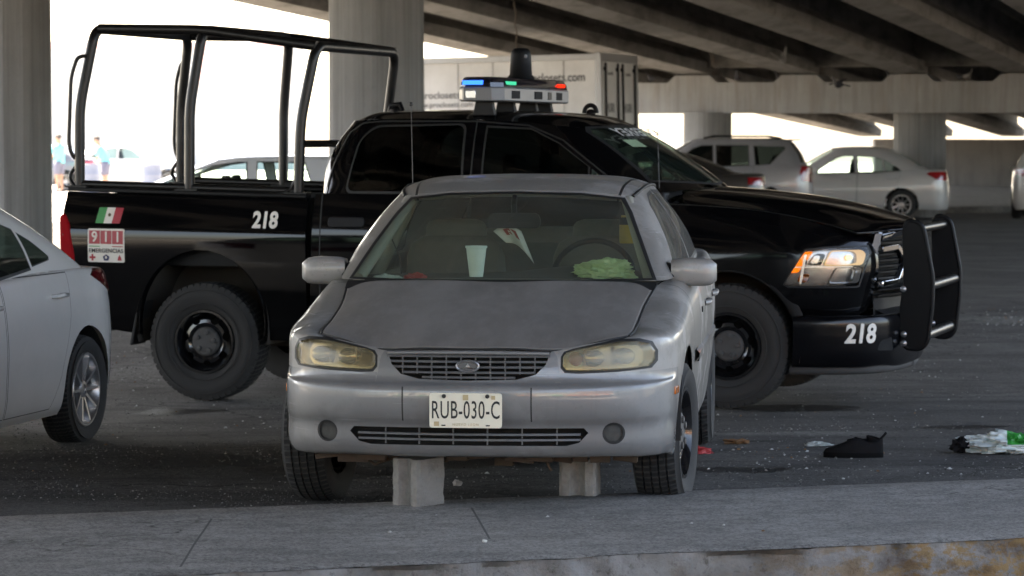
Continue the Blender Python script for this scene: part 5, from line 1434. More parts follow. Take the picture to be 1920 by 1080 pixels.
    # ---- markings
    def on_bed(x0, z0):
        def fn(a, b_, t):
            x, z = x0 + a, z0 + b_ - .018 * (x0 + a + 4.58) / 1.75
            h = BV_['bed'].ray_cast(V((x, -2, z)), V((0, 1, 0)))[0]
            return V((x, (h.y if h else -.99) - .0025 - t, z))
        return fn
    text_mesh('218', .148, on_bed(-3.125, 1.182), 'fleet_number', M['cream_letters'], P, .0055, .002, xs=.80, shear=.08)
    bd = V((-.50, .866, 0)); ba = V((.866, .50, 0))
    def on_bump(a, b_, t):
        o = V((.832, -.88, .484 + b_)) + ba * a - bd * 2
        h = BV_['bump'].ray_cast(o, bd)[0]
        return (h or o + bd * 2) - bd * (.005 + t)
    text_mesh('218', .163, on_bump, 'fleet_number', M['cream_letters'], P, .0055, .002, xs=.86, shear=.12)
    fz = on_bed(-4.245, 1.197)
    fl = MB(); sh = .012
    for i, mi in ((0, 0), (1, 1), (2, 2)):
        x0 = -.089 + .0595 * i; x1 = x0 + .0595
        for j in range(6):
            b0, b1 = -.053 + .106 * j / 6, -.053 + .106 * (j + 1) / 6
            k0, k1 = sh * (b0 / .053), sh * (b1 / .053)
            fl.add([fz(x0 + k0, b0, 0), fz(x1 + k0, b0, 0), fz(x1 + k1, b1, 0), fz(x0 + k1, b1, 0)], [(0, 1, 2, 3)], mi)
    fo = fl.build('flag_sticker', [M['sticker_green'], M['sticker_white'], M['sticker_red_deep']], P, None)
    em = MB(); em.add([fz(.011 * math.cos(a) + .001, .012 * math.sin(a) + .004, .002) for a in [2 * math.pi * k / 14 for k in range(14)]], [tuple(range(14))]); em.build('emblem', M['sticker_brown'], fo, None)
    sz = on_bed(-4.263, .995)
    def patch(poly, t, name, mat, par):
        m_ = MB(); zs = [p[1] for p in poly]; z0, z1 = min(zs), max(zs)
        bm = bmesh.new(); f = bm.faces.new([bm.verts.new((a, b_, 0)) for a, b_ in poly])
        for k in range(1, 8):
            bmesh.ops.bisect_plane(bm, geom=list(bm.faces) + list(bm.edges) + list(bm.verts), plane_co=(0, z0 + (z1 - z0) * k / 8, 0), plane_no=(0, 1, 0))
        for v in bm.verts: v.co = sz(v.co.x, v.co.y, t)
        return bm_obj(bm, name, mat, par, None)
    st = patch(rounded([(-.134, -.113), (.134, -.113), (.134, .113), (-.134, .113)], .012), 0, 'emergency_sticker', M['sticker_white'], P)
    for i, ch_ in enumerate('911'):
        x0 = -.124 + .0845 * i
        sq = patch([(x0, .01), (x0 + .079, .01), (x0 + .079, .10), (x0, .10)], .0015, 'red_square', M['sticker_red'], st)
        text_mesh(ch_, .098, lambda a, b_, t, x0=x0: sz(x0 + .040 + a, .055 + b_, .003 + t), 'digit', M['sticker_white'], sq, .0018, .001, xs=.9)
    patch([(-.124, -.009), (-.045, -.009), (-.045, -.003), (-.124, -.003)], .0015, 'green_rule', M['sticker_green'], st); patch([(.045, -.009), (.124, -.009), (.124, -.003), (.045, -.003)], .0015, 'red_rule', M['sticker_red_deep'], st)
    text_mesh('EMERGENCIAS', .040, lambda a, b_, t: sz(a, -.036 + b_, .002 + t), 'word', M['plate_ink'], st, .0004, .001, xs=.95, spacing=1.03)
    m_ = MB()
    for q in ([(-.122, -.088), (-.078, -.088), (-.078, -.074), (-.122, -.074)], [(-.107, -.103), (-.093, -.103), (-.093, -.059), (-.107, -.059)]):
        m_.add([sz(a, b_, .002 + (.0004 if q[0][0] > -.11 else 0)) for a, b_ in q], [(0, 1, 2, 3)])
    m_.build('red_cross', M['sticker_red_deep'], st, None)
    patch([(.026 * math.sin(2 * math.pi * k / 5), -.083 + .024 * math.cos(2 * math.pi * k / 5)) for k in range(5)][::-1], .0015, 'police_badge', M['sticker_navy'], st)
    m_ = MB(); m_.add([sz(.008 * math.cos(a), -.080 + .009 * math.sin(a), .0035) for a in [2 * math.pi * k / 12 for k in range(12)]], [tuple(range(12))]); m_.build('badge_centre', M['sticker_white'], st, None)
    patch([(.082, -.10), (.114, -.10), (.108, -.078), (.098, -.062), (.088, -.078)], .0015, 'fire_badge', M['sticker_red_deep'], st)
    # mirrored lettering along the top of the windscreen
    def on_ws(a, b_, t):
        zz = 1.738 + b_ * .55; k = (zz - 1.385) / .42
        return V((-.27 - .70 * k + .018 + .03 - .16 * (a / .8) ** 2 * (1 - k * .5) + .012, a, zz + .012))
    text_mesh('MONTERREY', .125, lambda a, b_, t: on_ws(a, b_, t), 'windscreen_lettering', M['white_paint_letter'], P, .003, .001, xs=1.55, mirror=True)
    gs = MB(); gs.add([on_ws(-.62, -.17, 0), on_ws(-.40, -.17, 0), on_ws(-.40, -.085, 0), on_ws(-.62, -.085, 0)], [(0, 1, 2, 3)]); gs.build('windscreen_sticker', M['pale_green'], P, None)
    # ---- cabin
    for y in (-.42, .42):
        for x in (-1.55, -2.3):
            sm = MB(); seat_mesh(sm, x, y, .85, .50, 1.60, 0, lambda a, b_, c: V((x - (b_ - y), y + (a - x), c))); sm.build('seat', M['under'], P, 60)
    db = MB(); db.box((-.62, 0, 1.20), (.36, 1.66, .34)); db.box((-1.7, 0, .75), (2.0, 1.7, .05)); db.box((-2.74, 0, 1.05), (.03, 1.7, .6)); db.build('dashboard', M['black_plastic'], P, 30, bevel=.04)
    sw = MB(); c = V((-.95, .42, 1.30)); sw.tube([c + V((.08 * math.sin(a), .19 * math.cos(a), .18 * math.sin(a))) for a in [2 * math.pi * k / 24 for k in range(24)]], .016, 8, closed=True); sw.build('steering_wheel', M['black_plastic'], P, 60)
    # ---- wheels
    for s in (-1, 1):
        make_wheel('wheel', P, (0, s * .845, .397), .397, .25, .210, s, 'steel', axis='y', rubber='dusty_rubber')
        make_wheel('wheel', P, (-3.575, s * .845, .354), .397, .25, .210, s, 'steel', axis='y', rubber='dusty_rubber')
M['lamp_chrome'] = simple('lamp_housing_chrome', (.36, .34, .31), .22, .9, .25, 14)
M['black_chrome'] = simple('black_chrome', (.10, .10, .105), .12, .9, .1, 8)
M['satin_paint'] = simple('satin_black_bumper', (.0035, .0035, .0045), .2, 0, .2, 5, Specular_IOR_Level=.4)
M['dam'] = simple('grey_air_dam', (.055, .052, .05), .75, 0, .25, 7)
M['beacon_dark'] = simple('dark_beacon_cover', (.012, .011, .016), .15, 0, .2, 8, Coat_Weight=.8)
M['tail_red'] = simple('red_tail_light', (.30, .003, .007), .5, 0, .25, 9, Specular_IOR_Level=.06)
M['sticker_red_deep'] = simple('sticker_deep_red', (.38, .012, .025), .4)
M['pale_green'] = simple('pale_green_sticker', (.30, .42, .27), .5)
truck()
# ------------------------------------------------------------------ other parked cars: one builder, a shape per car
M['car_glass'] = glass('tinted_car_glass', (.45, .55, .50), 1.5, .012, .02)
M['clear_glass'] = glass('pale_car_glass', (.80, .92, .88), 1.5, .012, .015)
M['dark_glass'] = glass('dark_car_glass', (.10, .12, .115), 1.5, .012)
def lerp1(tab, y):
    if y <= tab[0][0]: return tab[0][1]
    for (a, b), (c, d) in zip(tab, tab[1:]):
        if y <= c: return b + (d - b) * (y - a) / (c - a)
    return tab[-1][1]
def make_car(name, loc_, yaw, label, paint, L=2.6, fo=.85, ro=.85, W=.87, wr=.31, sh=None, base=None, top=None, roofz=1.46, zb=.20, dlo=None, glassm='car_glass', rim='7', doors=None, tail=None, head=None, hatch=False, rail=False, group=None, tailmat='red_lens', handles=True):
    P = empty(name, loc_, yaw, label, 'car', group)
    end = L + ro
    st = [(0, -fo), (.45 * W, -fo + .035), (.76 * W, -fo + .14), (.93 * W, -fo + .36), (.975 * W, -wr * 1.3), (.985 * W, 0), (W, .65), (W, L * .5), (W, L * .8), (.985 * W, L), (.965 * W, L + wr * 1.3), (.90 * W, end - .20), (.70 * W, end - .06), (.4 * W, end - .012), (0, end)]
    N = len(st)
    T = [(0, -.06, .07), (.06, -.03, .03), (.16, -.01, .0), (.34, .0, -.01), (.52, .006, .0), (.68, .0, .035), (.82, -.012, .06), (.93, -.03, .085), (1, -.055, .11)]
    rows = []
    def zs(y): return lerp1(sh, y)
    edge = []
    for t, ins, fy in T:
        r = []
        for i, (x, y) in enumerate(st):
            fr = max(0, 1 - i / 4) if i < 4 else 0; re = max(0, 1 - (N - 1 - i) / 3.5) if i > N - 5 else 0
            side_k = 1 - max(fr, re)
            kr = .35 if hatch else .8
            yy = y + fy * fr - fy * re * kr
            r.append(V((max(0, x + ins * side_k * (1 if x > .1 else 0)), yy, zb + (zs(y) - zb) * t)))
        rows.append(r); edge = r
    led = [V((max(0, p.x - .075 * (1 if p.x > .1 else 0)), p.y + (.05 if i < 3 else -.05 if i > N - 4 else 0), p.z + .014)) for i, p in enumerate(edge)]
    rows.append(led)
    lo = grid_bm(net([mirrored(r) for r in rows], 5, 4)); weld(lo)
    for yc in (0, L):
        bmesh.ops.delete(lo, geom=cut(lo, disc((yc, wr), wr * 1.17, 32), (1, 2), lambda c, n: abs(c.x) > .45), context='FACES')
    for s in (1, -1):
        if tail:
            nb = extract(lo, cut(lo, [(y + L, z) for y, z in tail], (1, 2), lambda c, n, s=s: c.x * s > .2))
            for v in nb.verts: v.co += V((s * .006, .006, 0))
            bm_obj(nb, 'tail_light', M[tailmat], P, 60)
        hd = head or [(-fo + .10, zs(-fo) - .15), (-fo + .16, zs(-fo) - .03), (-fo + .45, zs(-fo + .4) - .05), (-fo + .40, zs(-fo) - .14)]
        nb = extract(lo, cut(lo, hd, (1, 2), lambda c, n, s=s: c.x * s > .35))
        bm_obj(nb, 'headlight', M['lampwhite'], P, 60)
        for poly, hy, hz in doors or []:
            c0 = (sum(p[0] for p in poly) / len(poly), sum(p[1] for p in poly) / len(poly))
            fl = lambda c, n, s=s: c.x * s > .5
            for f in cut(lo, [(c0[0] + (y - c0[0]) * 1.012, c0[1] + (z - c0[1]) * 1.014) for y, z in poly], (1, 2), fl): f.material_index = 1
            nb = extract(lo, cut(lo, poly, (1, 2), fl))
            for f in nb.faces: f.material_index = 0
            d = bm_obj(nb, 'door', [M[paint], M['seal']], P, 50)
            if handles:
                xw = W - .004; h = MB(); h.tube([(s * (xw - .02), hy - .095, hz), (s * (xw + .018), hy - .07, hz + .002), (s * (xw + .022), hy, hz + .006), (s * (xw + .018), hy + .07, hz + .004), (s * (xw - .02), hy + .095, hz)], [.012, .014, .014, .014, .012], 8)
                h.build('handle', M[paint], d, 60)
    bm_obj(lo, 'body', [M[paint], M['seal']], P, 50)
    # hood and deck sheets
    def deck(idx, crown, nm, y_in):
        rws = []
        cols = [0, .45, .78, 1.0]
        e0 = [edge[i] for i in idx[0]]
        rws.append([V((p.x * .99, p.y, p.z + .006)) for p in e0])
        for k in idx[1:]:
            e = edge[k]
            rws.append([V((e.x * c_, e.y - (.02 * (1 - c_) if y_in > 0 else -.02 * (1 - c_)), e.z + .01 + crown * (1 - c_ ** 2))) for c_ in cols])
        e = V(edge[idx[-1]]); yb = y_in
        rws.append([V((e.x * c_, yb + (.16 * c_ ** 2 if y_in < L * .6 else -.16 * c_ ** 2), zs(yb) + .012 + crown * .8 * (1 - c_ ** 2))) for c_ in cols])
        bm_obj(grid_bm(net([mirrored(r) for r in rws], 5, 5)), nm, M[paint], P, 60)
    b = base; t = top
    deck([(0, 1, 2, 3), 4, 5], .05, 'hood', b[0] - .02)
    if not hatch: deck([(N - 1, N - 2, N - 3, N - 4), N - 5], .03, 'trunk_lid', b[3] + .02)
    # greenhouse: b = (windscreen base y, A corner y, C corner y, rear base y); t = (top front, A corner, C corner, rear)
    bx = W * .915; txx = W * .66
    zr = roofz - .055
    def zz(y): return zs(y) + .004
    bs = [(0, b[0], zz(b[0]) + .03), (bx * .5, b[0] + .04, zz(b[0]) + .02), (bx * .86, b[0] + .14, zz(b[0]) + .012), (bx * .955, b[1], zz(b[1])), (bx * .99, b[1] + .25, zz(b[1] + .25))]
    ymid = [b[1] + .25 + (b[2] - b[1] - .4) * k for k in (.33, .66, 1)]
    bs += [(bx, y, zz(y)) for y in ymid]
    bs += [(bx * .97, b[2], zz(b[2])), (bx * .80, b[3] - .10, zz(b[3])), (bx * .5, b[3] - .02, zz(b[3]) + .01), (0, b[3], zz(b[3]) + .015)]
    ts = [(0, t[0], roofz - .03), (txx * .55, t[0] + .02, roofz - .035), (txx * .88, t[0] + .07, zr - .0), (txx * .97, t[1], zr - .005), (txx * 1.0, t[1] + .15, zr + .012)]
    tm = [t[1] + .15 + (t[2] - t[1] - .3) * k for k in (.33, .66, 1)]
    ts += [(txx, y, zr + .016 - .02 * max(0, k - 1)) for k, y in enumerate(tm)]
    ts += [(txx * .96, t[2], zr - .015), (txx * .86, t[3] - .06, zr - .02), (txx * .5, t[3] - .01, zr - .01), (0, t[3], zr)]
    ring = []
    for q in (0, .34, .68, 1):
        r = []
        for i, (a, c_) in enumerate(zip(bs, ts)):
            p = V(a).lerp(V(c_), q); k = 4 * q * (1 - q)
            if 3 < i < 9: p.x += .028 * k
            elif i <= 3: p += V((0, -.02 * k, .012 * k))
            else: p += V((0, .03 * k, .01 * k))
            r.append(p)
        ring.append(mirrored(r))
    gh = grid_bm(net(ring, 6, 5)); weld(gh)
    z0w, z1w = zz(b[0]) + .05, roofz - .075
    wsp = [(-bx * .86, z0w), (bx * .86, z0w), (txx * .84, z1w), (-txx * .84, z1w)]
    nb = extract(gh, cut(gh, wsp, (0, 2), lambda c, n: c.y < t[1] + .1 and n.y < -.1)); bm_obj(nb, 'windscreen', M[glassm], P, 80)
    z0r = zz(b[3]) + .06
    nb = extract(gh, cut(gh, [(-bx * .74, z0r), (bx * .74, z0r), (txx * .78, roofz - .10), (-txx * .78, roofz - .10)], (0, 2), lambda c, n: c.y > t[2] - .1 and n.y > .1)); bm_obj(nb, 'rear_window', M[glassm], P, 80)
    for s in (1, -1):
        fl = lambda c, n, s=s: c.x * s > .35 and abs(n.x) > .3
        for poly in dlo:
            c0 = (sum(p[0] for p in poly) / len(poly), sum(p[1] for p in poly) / len(poly))
            for f in cut(gh, [(c0[0] + (y - c0[0]) * 1.05, c0[1] + (z - c0[1]) * 1.10) for y, z in poly], (1, 2), fl): f.material_index = 1
            nb = extract(gh, cut(gh, poly, (1, 2), fl)); bm_obj(nb, 'side_window', M[glassm], P, 80)
    bm_obj(gh, 'pillars', [M[paint], M['seal']], P, 40)
    rws = [[V(ts[0]), V(ts[1]), V(ts[2]), V(ts[3])]]
    for i in range(4, 9):
        x, y, z = ts[i]; yc = y
        h = roofz - (.02 if i == 8 else .006 if i in (4, 7) else 0)
        rws.append([V((0, yc, h)), V((x * .5, yc, h - .006)), V((x * .86, yc, h - .026)), V((x, y, z))])
    rws.append([V(ts[11]), V(ts[10]), V((txx * .75, t[3] - .04, zr - .016)), V(ts[9])])
    bm_obj(grid_bm(net([mirrored(r) for r in rws], 5, 5)), 'roof', M[paint], P, 60)
    if rail:
        for s in (1, -1):
            m_ = MB(); m_.tube([(s * txx * .93, t[1] + .15, roofz - .01), (s * txx * .93, t[1] + .35, roofz + .035), (s * txx * .93, t[2] - .35, roofz + .035), (s * txx * .93, t[2] - .1, roofz - .01)], .02, 8); m_.build('roof_rail', M['satin'], P, 60)
        sp = MB(); sp.hexa([V((x, y, z)) for z, dy in ((roofz - .05, 0), (roofz - .02, .03)) for x, y in ((-.52, t[3] - .1 + dy), (.52, t[3] - .1 + dy), (.50, t[3] + .17 + dy), (-.50, t[3] + .17 + dy))]); sp.build('spoiler', M[paint], P, 30, bevel=.01)
    for s in (1, -1):
        for yc in (0, L):
            make_wheel('wheel', P, (s * (W - .105), yc, wr), wr, .195, wr * .66, s, rim)
        m_ = MB(); rr = []
        for i, sc in enumerate((.75, 1, 1, .7)):
            rr.append([(s * (W * .93 + .06 * i), b[1] + .22 + .05 * sc * math.cos(a), zz(b[1] + .2) + .06 + .06 * sc * math.sin(a)) for a in [2 * math.pi * k / 14 for k in range(14)]])
        m_.grid(rr, 0, True); m_.f += [list(range(14))[::-1], [42 + k for k in range(14)]]; m_.mi += [0, 0]; m_.build('side_mirror', M[paint], P, 60)
    ub = MB()
    for s in (1, -1):
        for yc in (0, L):
            n = 16; ub.grid([[V((x, yc + wr * 1.19 * math.cos(a), wr + wr * 1.19 * math.sin(a))) for a in [math.pi * k / n for k in range(n + 1)]] for x in (s * .45, s * (W - .035))])
    ub.box((0, end / 2 - fo / 2, zb + .02), (W * 1.7, end + fo - .5, .03)); ub.build('underbody', M['under'], P, 30)
    for x in (-.36, .36):
        m_ = MB(); seat_mesh(m_, x, b[1] + (1.0 if not hatch else 1.05), .50, .46, roofz - .26); m_.build('seat', M['under'], P, 60)
    m_ = MB(); seat_mesh(m_, 0, b[2] - .45, .50, 1.15, roofz - .34); m_.build('rear_seat', M['under'], P, 60)
    m_ = MB(); m_.box((0, b[0] + .42, zz(b[0]) - .09), (W * 1.7, .6, .14)); m_.box((0, end / 2, .45), (W * 1.6, L, .03)); m_.build('dashboard', M['dash'], P, 30)
    return P

M['white_car'] = car_paint('white_car_paint', (.64, .615, .58), .22, 0, .9, .14, (.40, .37, .33), .06)
M['white_dusty'] = car_paint('white_dusty_paint', (.50, .485, .465), .3, .1, .7, .22, (.33, .31, .28))
M['silver_suv'] = car_paint('silver_suv_paint', (.33, .33, .34), .32, .4, .7, .25, (.28, .27, .25))
M['brown_car'] = car_paint('dark_brown_paint', (.045, .040, .036), .3, .2, .7, .3, (.12, .11, .10))
M['pale_car'] = car_paint('pale_silver_paint', (.66, .68, .70), .28, .1, .8, .1)
M['grey_car'] = car_paint('grey_car_paint', (.12, .13, .15), .3, .3, .7, .1)
M['dark_red_lens'] = simple('dark_red_lamp', (.10, .006, .008), .12, 0, .2, 20, Coat_Weight=1.0)

# white hatch-backed saloon at the left edge: only its rear quarter is in the picture
dl = [[(.62, .975), (1.02, 1.26), (1.14, 1.285), (1.30, 1.29), (1.33, .985)],
      [(1.40, .99), (1.37, 1.292), (1.70, 1.275), (1.86, 1.235), (1.90, 1.03)], [(1.94, 1.04), (1.91, 1.215), (2.03, 1.17), (2.19, 1.085), (2.18, 1.065)]]
make_car('white_sedan', (-3.81, 14.58, -.02), -13, 'white saloon with a ten spoke wheel, its tail towards the pickup rear wheel', 'white_car', L=2.57, fo=.80, ro=.73, W=.86, wr=.312,
         sh=[(-.80, .66), (-.4, .78), (.2, .90), (.6, .945), (1.5, .97), (2.2, 1.0), (2.6, .995), (3.0, .975), (3.3, .93)], base=(.25, .50, 2.72, 2.93), top=(1.02, 1.12, 1.98, 2.10), roofz=1.435, dlo=dl, rim='10',
         doors=[([(.50, .25), (1.36, .25), (1.36, .99), (.50, .955)], 1.2, .84), ([(1.385, .25), (2.02, .25), (2.15, .42), (2.30, .74), (2.33, .985), (1.385, .985)], 2.13, .865)],
         tail=[(.14, .955), (.22, .99), (.80, .98), (.80, .83), (.40, .855)], tailmat='dark_red_lens')
# far white saloon side-on
dl = [[(.80, .93), (1.28, 1.255), (1.42, 1.295), (1.62, 1.30), (1.66, .95)], [(1.74, .95), (1.70, 1.30), (2.05, 1.275), (2.20, 1.24), (2.26, .97)], [(2.30, .97), (2.25, 1.225), (2.50, 1.09), (2.62, 1.0), (2.62, .98)]]
def place(px, Z, yaw, L, xs=.78):
    a = R(yaw); c, s = math.cos(a), math.sin(a)
    X = (px - 960) / FPX * Z
    # rotation maps (x, y) to (x c - y s, x s + y c)
    return (X - (xs * c - L * s), Z - (xs * s + L * c), 0)
make_car('white_sedan', place(1690, 61.6, -97, 2.62), -97, 'dusty white saloon with see-through side windows parked by the far column', 'white_dusty', L=2.62, fo=.85, ro=1.0, W=.86, wr=.305,
         sh=[(-.85, .66), (-.4, .78), (.3, .90), (.8, .93), (2.0, .955), (2.7, 1.0), (3.2, 1.03), (3.65, 1.0)], base=(.30, .62, 2.95, 3.15), top=(1.20, 1.30, 2.25, 2.42), roofz=1.50, dlo=dl, rim='9', glassm='clear_glass',
         doors=[([(.62, .28), (1.68, .28), (1.70, .95), (.60, .92)], 1.5, .82), ([(1.71, .28), (2.22, .28), (2.42, .55), (2.55, .80), (2.60, .98), (1.73, .95)], 2.42, .84)],
         tail=[(.50, .94), (.58, .985), (1.1, .99), (1.1, .80), (.75, .80)])
# silver sport utility
dl = [[(.75, 1.12), (1.20, 1.47), (1.36, 1.52), (1.58, 1.525), (1.60, 1.13)], [(1.68, 1.13), (1.66, 1.525), (2.28, 1.52), (2.30, 1.15)], [(2.44, 1.16), (2.40, 1.515), (2.98, 1.50), (3.0, 1.46), (2.72, 1.18)]]
make_car('silver_suv', place(1435, 58.6, -97, 2.63, .80), -97, 'silver sport utility with roof rails, nose hidden behind the pickup windscreen', 'silver_suv', L=2.63, fo=.85, ro=.92, W=.90, wr=.345,
         sh=[(-.85, .86), (-.4, 1.0), (.3, 1.07), (.8, 1.10), (2.0, 1.12), (2.7, 1.15), (3.2, 1.15), (3.55, 1.12)], base=(.28, .60, 3.22, 3.42), top=(1.15, 1.25, 3.0, 3.12), roofz=1.68, zb=.26, dlo=dl, rim='5', glassm='dark_glass', hatch=True, rail=True,
         doors=[([(.60, .34), (1.62, .34), (1.64, 1.12), (.60, 1.09)], 1.45, .98), ([(1.65, .34), (2.16, .34), (2.36, .70), (2.40, 1.14), (1.67, 1.12)], 2.25, 1.0)],
         tail=[(.70, 1.13), (.66, 1.0), (.70, .84), (.95, .80), (1.0, 1.13)])
# dark brown saloon tail
dl = [[(.75, .93), (1.22, 1.24), (1.40, 1.275), (1.60, 1.28), (1.62, .94)], [(1.70, .94), (1.68, 1.28), (2.1, 1.24), (2.5, .98)]]
make_car('brown_sedan', place(1330, 52, -97, 2.6), -97, 'dark brown saloon of which only the tail shows over the pickup hood', 'brown_car', L=2.6, fo=.85, ro=.98, W=.86, wr=.31,
         sh=[(-.85, .70), (-.4, .82), (.3, .92), (.8, .95), (2.0, .98), (2.7, 1.03), (3.2, 1.05), (3.6, 1.03)], base=(.30, .62, 2.85, 3.05), top=(1.20, 1.30, 2.05, 2.2), roofz=1.46, dlo=dl, rim='7',
         doors=[([(.62, .28), (1.66, .28), (1.66, .95), (.60, .92)], 1.5, .82)], tail=[(.66, .88), (.66, 1.0), (1.1, 1.0), (1.1, .84)])
# pale silver hatchback seen through the roll cage
dl = [[(.14, 1.04), (.52, 1.20), (.54, 1.035)], [(.60, 1.03), (.60, 1.225), (1.0, 1.345), (1.30, 1.385), (1.42, 1.385), (1.46, 1.02)], [(1.60, 1.02), (1.57, 1.39), (2.16, 1.38), (2.30, 1.03)]]
make_car('pale_hatchback', place(610, 37.2, -95, 2.45, .80), -95, 'pale silver hatchback beyond the empty pickup bed, dark seats showing in its windows', 'pale_car', L=2.45, fo=.80, ro=.62, W=.86, wr=.30,
         sh=[(-.80, .76), (-.4, .88), (-.1, .97), (.4, 1.0), (2.0, 1.02), (2.6, 1.03), (3.07, 1.0)], base=(-.22, .05, 2.82, 2.98), top=(.98, 1.06, 2.68, 2.82), roofz=1.485, dlo=dl, rim='7', glassm='clear_glass', hatch=True,
         doors=[([(.50, .28), (1.50, .28), (1.52, 1.01), (.50, .99)], 1.32, .90), ([(1.53, .28), (2.02, .28), (2.2, .6), (2.3, 1.02), (1.55, 1.01)], 2.12, .91)], tail=[(.40, .98), (.40, .72), (.7, .72), (.7, .98)])
# white car at the right edge, seen from behind
dl = [[(.75, .97), (1.22, 1.30), (1.40, 1.345), (1.60, 1.35), (1.62, .98)], [(1.70, .98), (1.68, 1.35), (2.2, 1.33), (2.55, 1.02)]]
make_car('white_hatchback', (11.80, 64.6, 0), 168, 'white hatchback at the right picture edge, its red tail light towards the viewer', 'white_car', L=2.55, fo=.82, ro=.75, W=.87, wr=.31,
         sh=[(-.82, .70), (-.4, .82), (.3, .92), (.8, .96), (2.0, 1.0), (2.6, 1.06), (3.3, 1.08)], base=(.28, .58, 2.9, 3.12), top=(1.15, 1.25, 2.6, 2.75), roofz=1.50, dlo=dl, rim='5', glassm='dark_glass', hatch=True,
         doors=[([(.60, .28), (1.64, .28), (1.64, .98), (.60, .95)], 1.5, .85)], tail=[(.45, 1.02), (.50, .92), (.85, .88), (.85, 1.05)])
# two cars out in the sun at the left
dl = [[(.75, .93), (1.22, 1.26), (1.40, 1.305), (1.60, 1.31), (1.62, .94)], [(1.70, .94), (1.68, 1.31), (2.1, 1.28), (2.6, 1.0)]]
shc = [(-.85, .70), (-.4, .82), (.3, .92), (.8, .95), (2.0, .97), (2.7, 1.0), (3.5, 1.0)]
make_car('grey_sedan', place(124, 92, -93, 2.6), -93, 'grey saloon in the sun beyond the left column, one alloy wheel in view', 'grey_car', L=2.6, fo=.85, ro=.9, sh=shc, base=(.30, .62, 2.9, 3.1), top=(1.20, 1.30, 2.25, 2.42), roofz=1.47, dlo=dl, rim='5', tail=[(.6, .95), (.6, .8), (1.0, .8), (1.0, .95)])
make_car('white_sedan', place(166, 97, 93, 2.6, -.78), 93, 'white saloon standing in the sun behind the turquoise shirted man', 'white_car', L=2.6, fo=.85, ro=.9, sh=shc, base=(.30, .62, 2.9, 3.1), top=(1.20, 1.30, 2.25, 2.42), roofz=1.47, dlo=dl, rim='5', glassm='clear_glass', tail=[(.6, .95), (.6, .8), (1.0, .8), (1.0, .95)])

# ------------------------------------------------------------------ white box trailer
M['box_white'] = concrete('box_white_panel', (.80, .79, .77), (.58, .56, .53), (6, 6, .3), .25, .02)
M['box_frame'] = simple('box_aluminium', (.40, .40, .40), .4, .4, .15, 8)
M['box_text'] = simple('box_grey_lettering', (.085, .085, .09), .5)
BXR = at(1128, 254, 50); bx_ = empty('box_trailer', (BXR.x, 50, 0), -17, 'white cargo box with grey web address on its side and twin rear doors', 'trailer')
bx_.rotation_euler = (0, R(-1.1), R(-17))
m = MB(); m.box((-2.25, 1.2, 2.0), (4.44, 2.34, 2.1)); m.build('side_panel', M['box_white'], bx_, 20)
fr = MB()
for z in (.98, 3.05):
    fr.box((-2.25, .01, z), (4.5, .06, .10)); fr.box((-2.25, 2.39, z), (4.5, .06, .10)); fr.box((.0, 1.2, z), (.08, 2.44, .13)); fr.box((-4.5, 1.2, z), (.08, 2.44, .12))
for x in (.0, -4.5):
    for y in (.01, 2.39): fr.box((x, y, 2.0), (.10, .08, 2.2))
for k in range(7): fr.box((-.62 - .62 * k, .025, 2.0), (.012, .012, 2.0))
fr.build('box_frame', M['box_frame'], bx_, 20, bevel=.006)
for y in (.62, 1.78):
    m = MB(); m.box((.005, y, 2.0), (.05, 1.13, 1.96)); d = m.build('rear_door', M['box_white'], bx_, 20, bevel=.006)
    for yy in (y - .38 if y < 1 else y - .42, y + .42 if y < 1 else y + .38):
        m = MB(); m.tube([(.06, yy, 1.05), (.06, yy, 2.95)], .02, 8)
        for z in (1.15, 1.9, 2.85): m.box((.045, yy, z), (.05, .09, .06))
        m.build('lock_rod', M['black_plastic'], d, 40)
    text_mesh('HURR', .22, lambda a, b, t, y=y: V((.032 + t, y + a, 2.19 + b)), 'door_lettering', M['box_text'], d, .004, .002, xs=.9)
    text_mesh('Capacidad', .09, lambda a, b, t, y=y: V((.032 + t, y + a, 2.78 + b)), 'door_notice', M['box_text'], d, 0, .002)
sideT = lambda x0, z0: (lambda a, b, t: V((x0 + a, .0285 - .0015 - t, z0 + b)))
text_mesh('www.proclosets.com', .205, sideT(-.24, 2.71), 'web_address', M['box_text'], bx_, .004, .002, align='RIGHT', xs=.86)
text_mesh('proclosets', .17, sideT(-2.45, 2.46), 'side_name', M['box_text'], bx_, .002, .002, align='RIGHT')
text_mesh('www.proclosets.com', .125, sideT(-2.22, 2.30), 'small_address', M['box_text'], bx_, .001, .002, align='RIGHT')
m = MB(); m.box((-2.25, .6, .84), (4.4, .12, .18)); m.box((-2.25, 1.8, .84), (4.4, .12, .18)); m.box((-4.0, 1.2, .4), (.12, 1.4, .8)); m.build('chassis', M['under'], bx_, 20)
for x in (-.9, -1.9):
    for y, s in ((.25, -1), (2.15, 1)): make_wheel('wheel', bx_, (x, y, .45), .45, .26, .27, s, 'steel', axis='y')
for w_ in [o for o in bx_.children if o.name.startswith('wheel')]: w_.location.z += .0
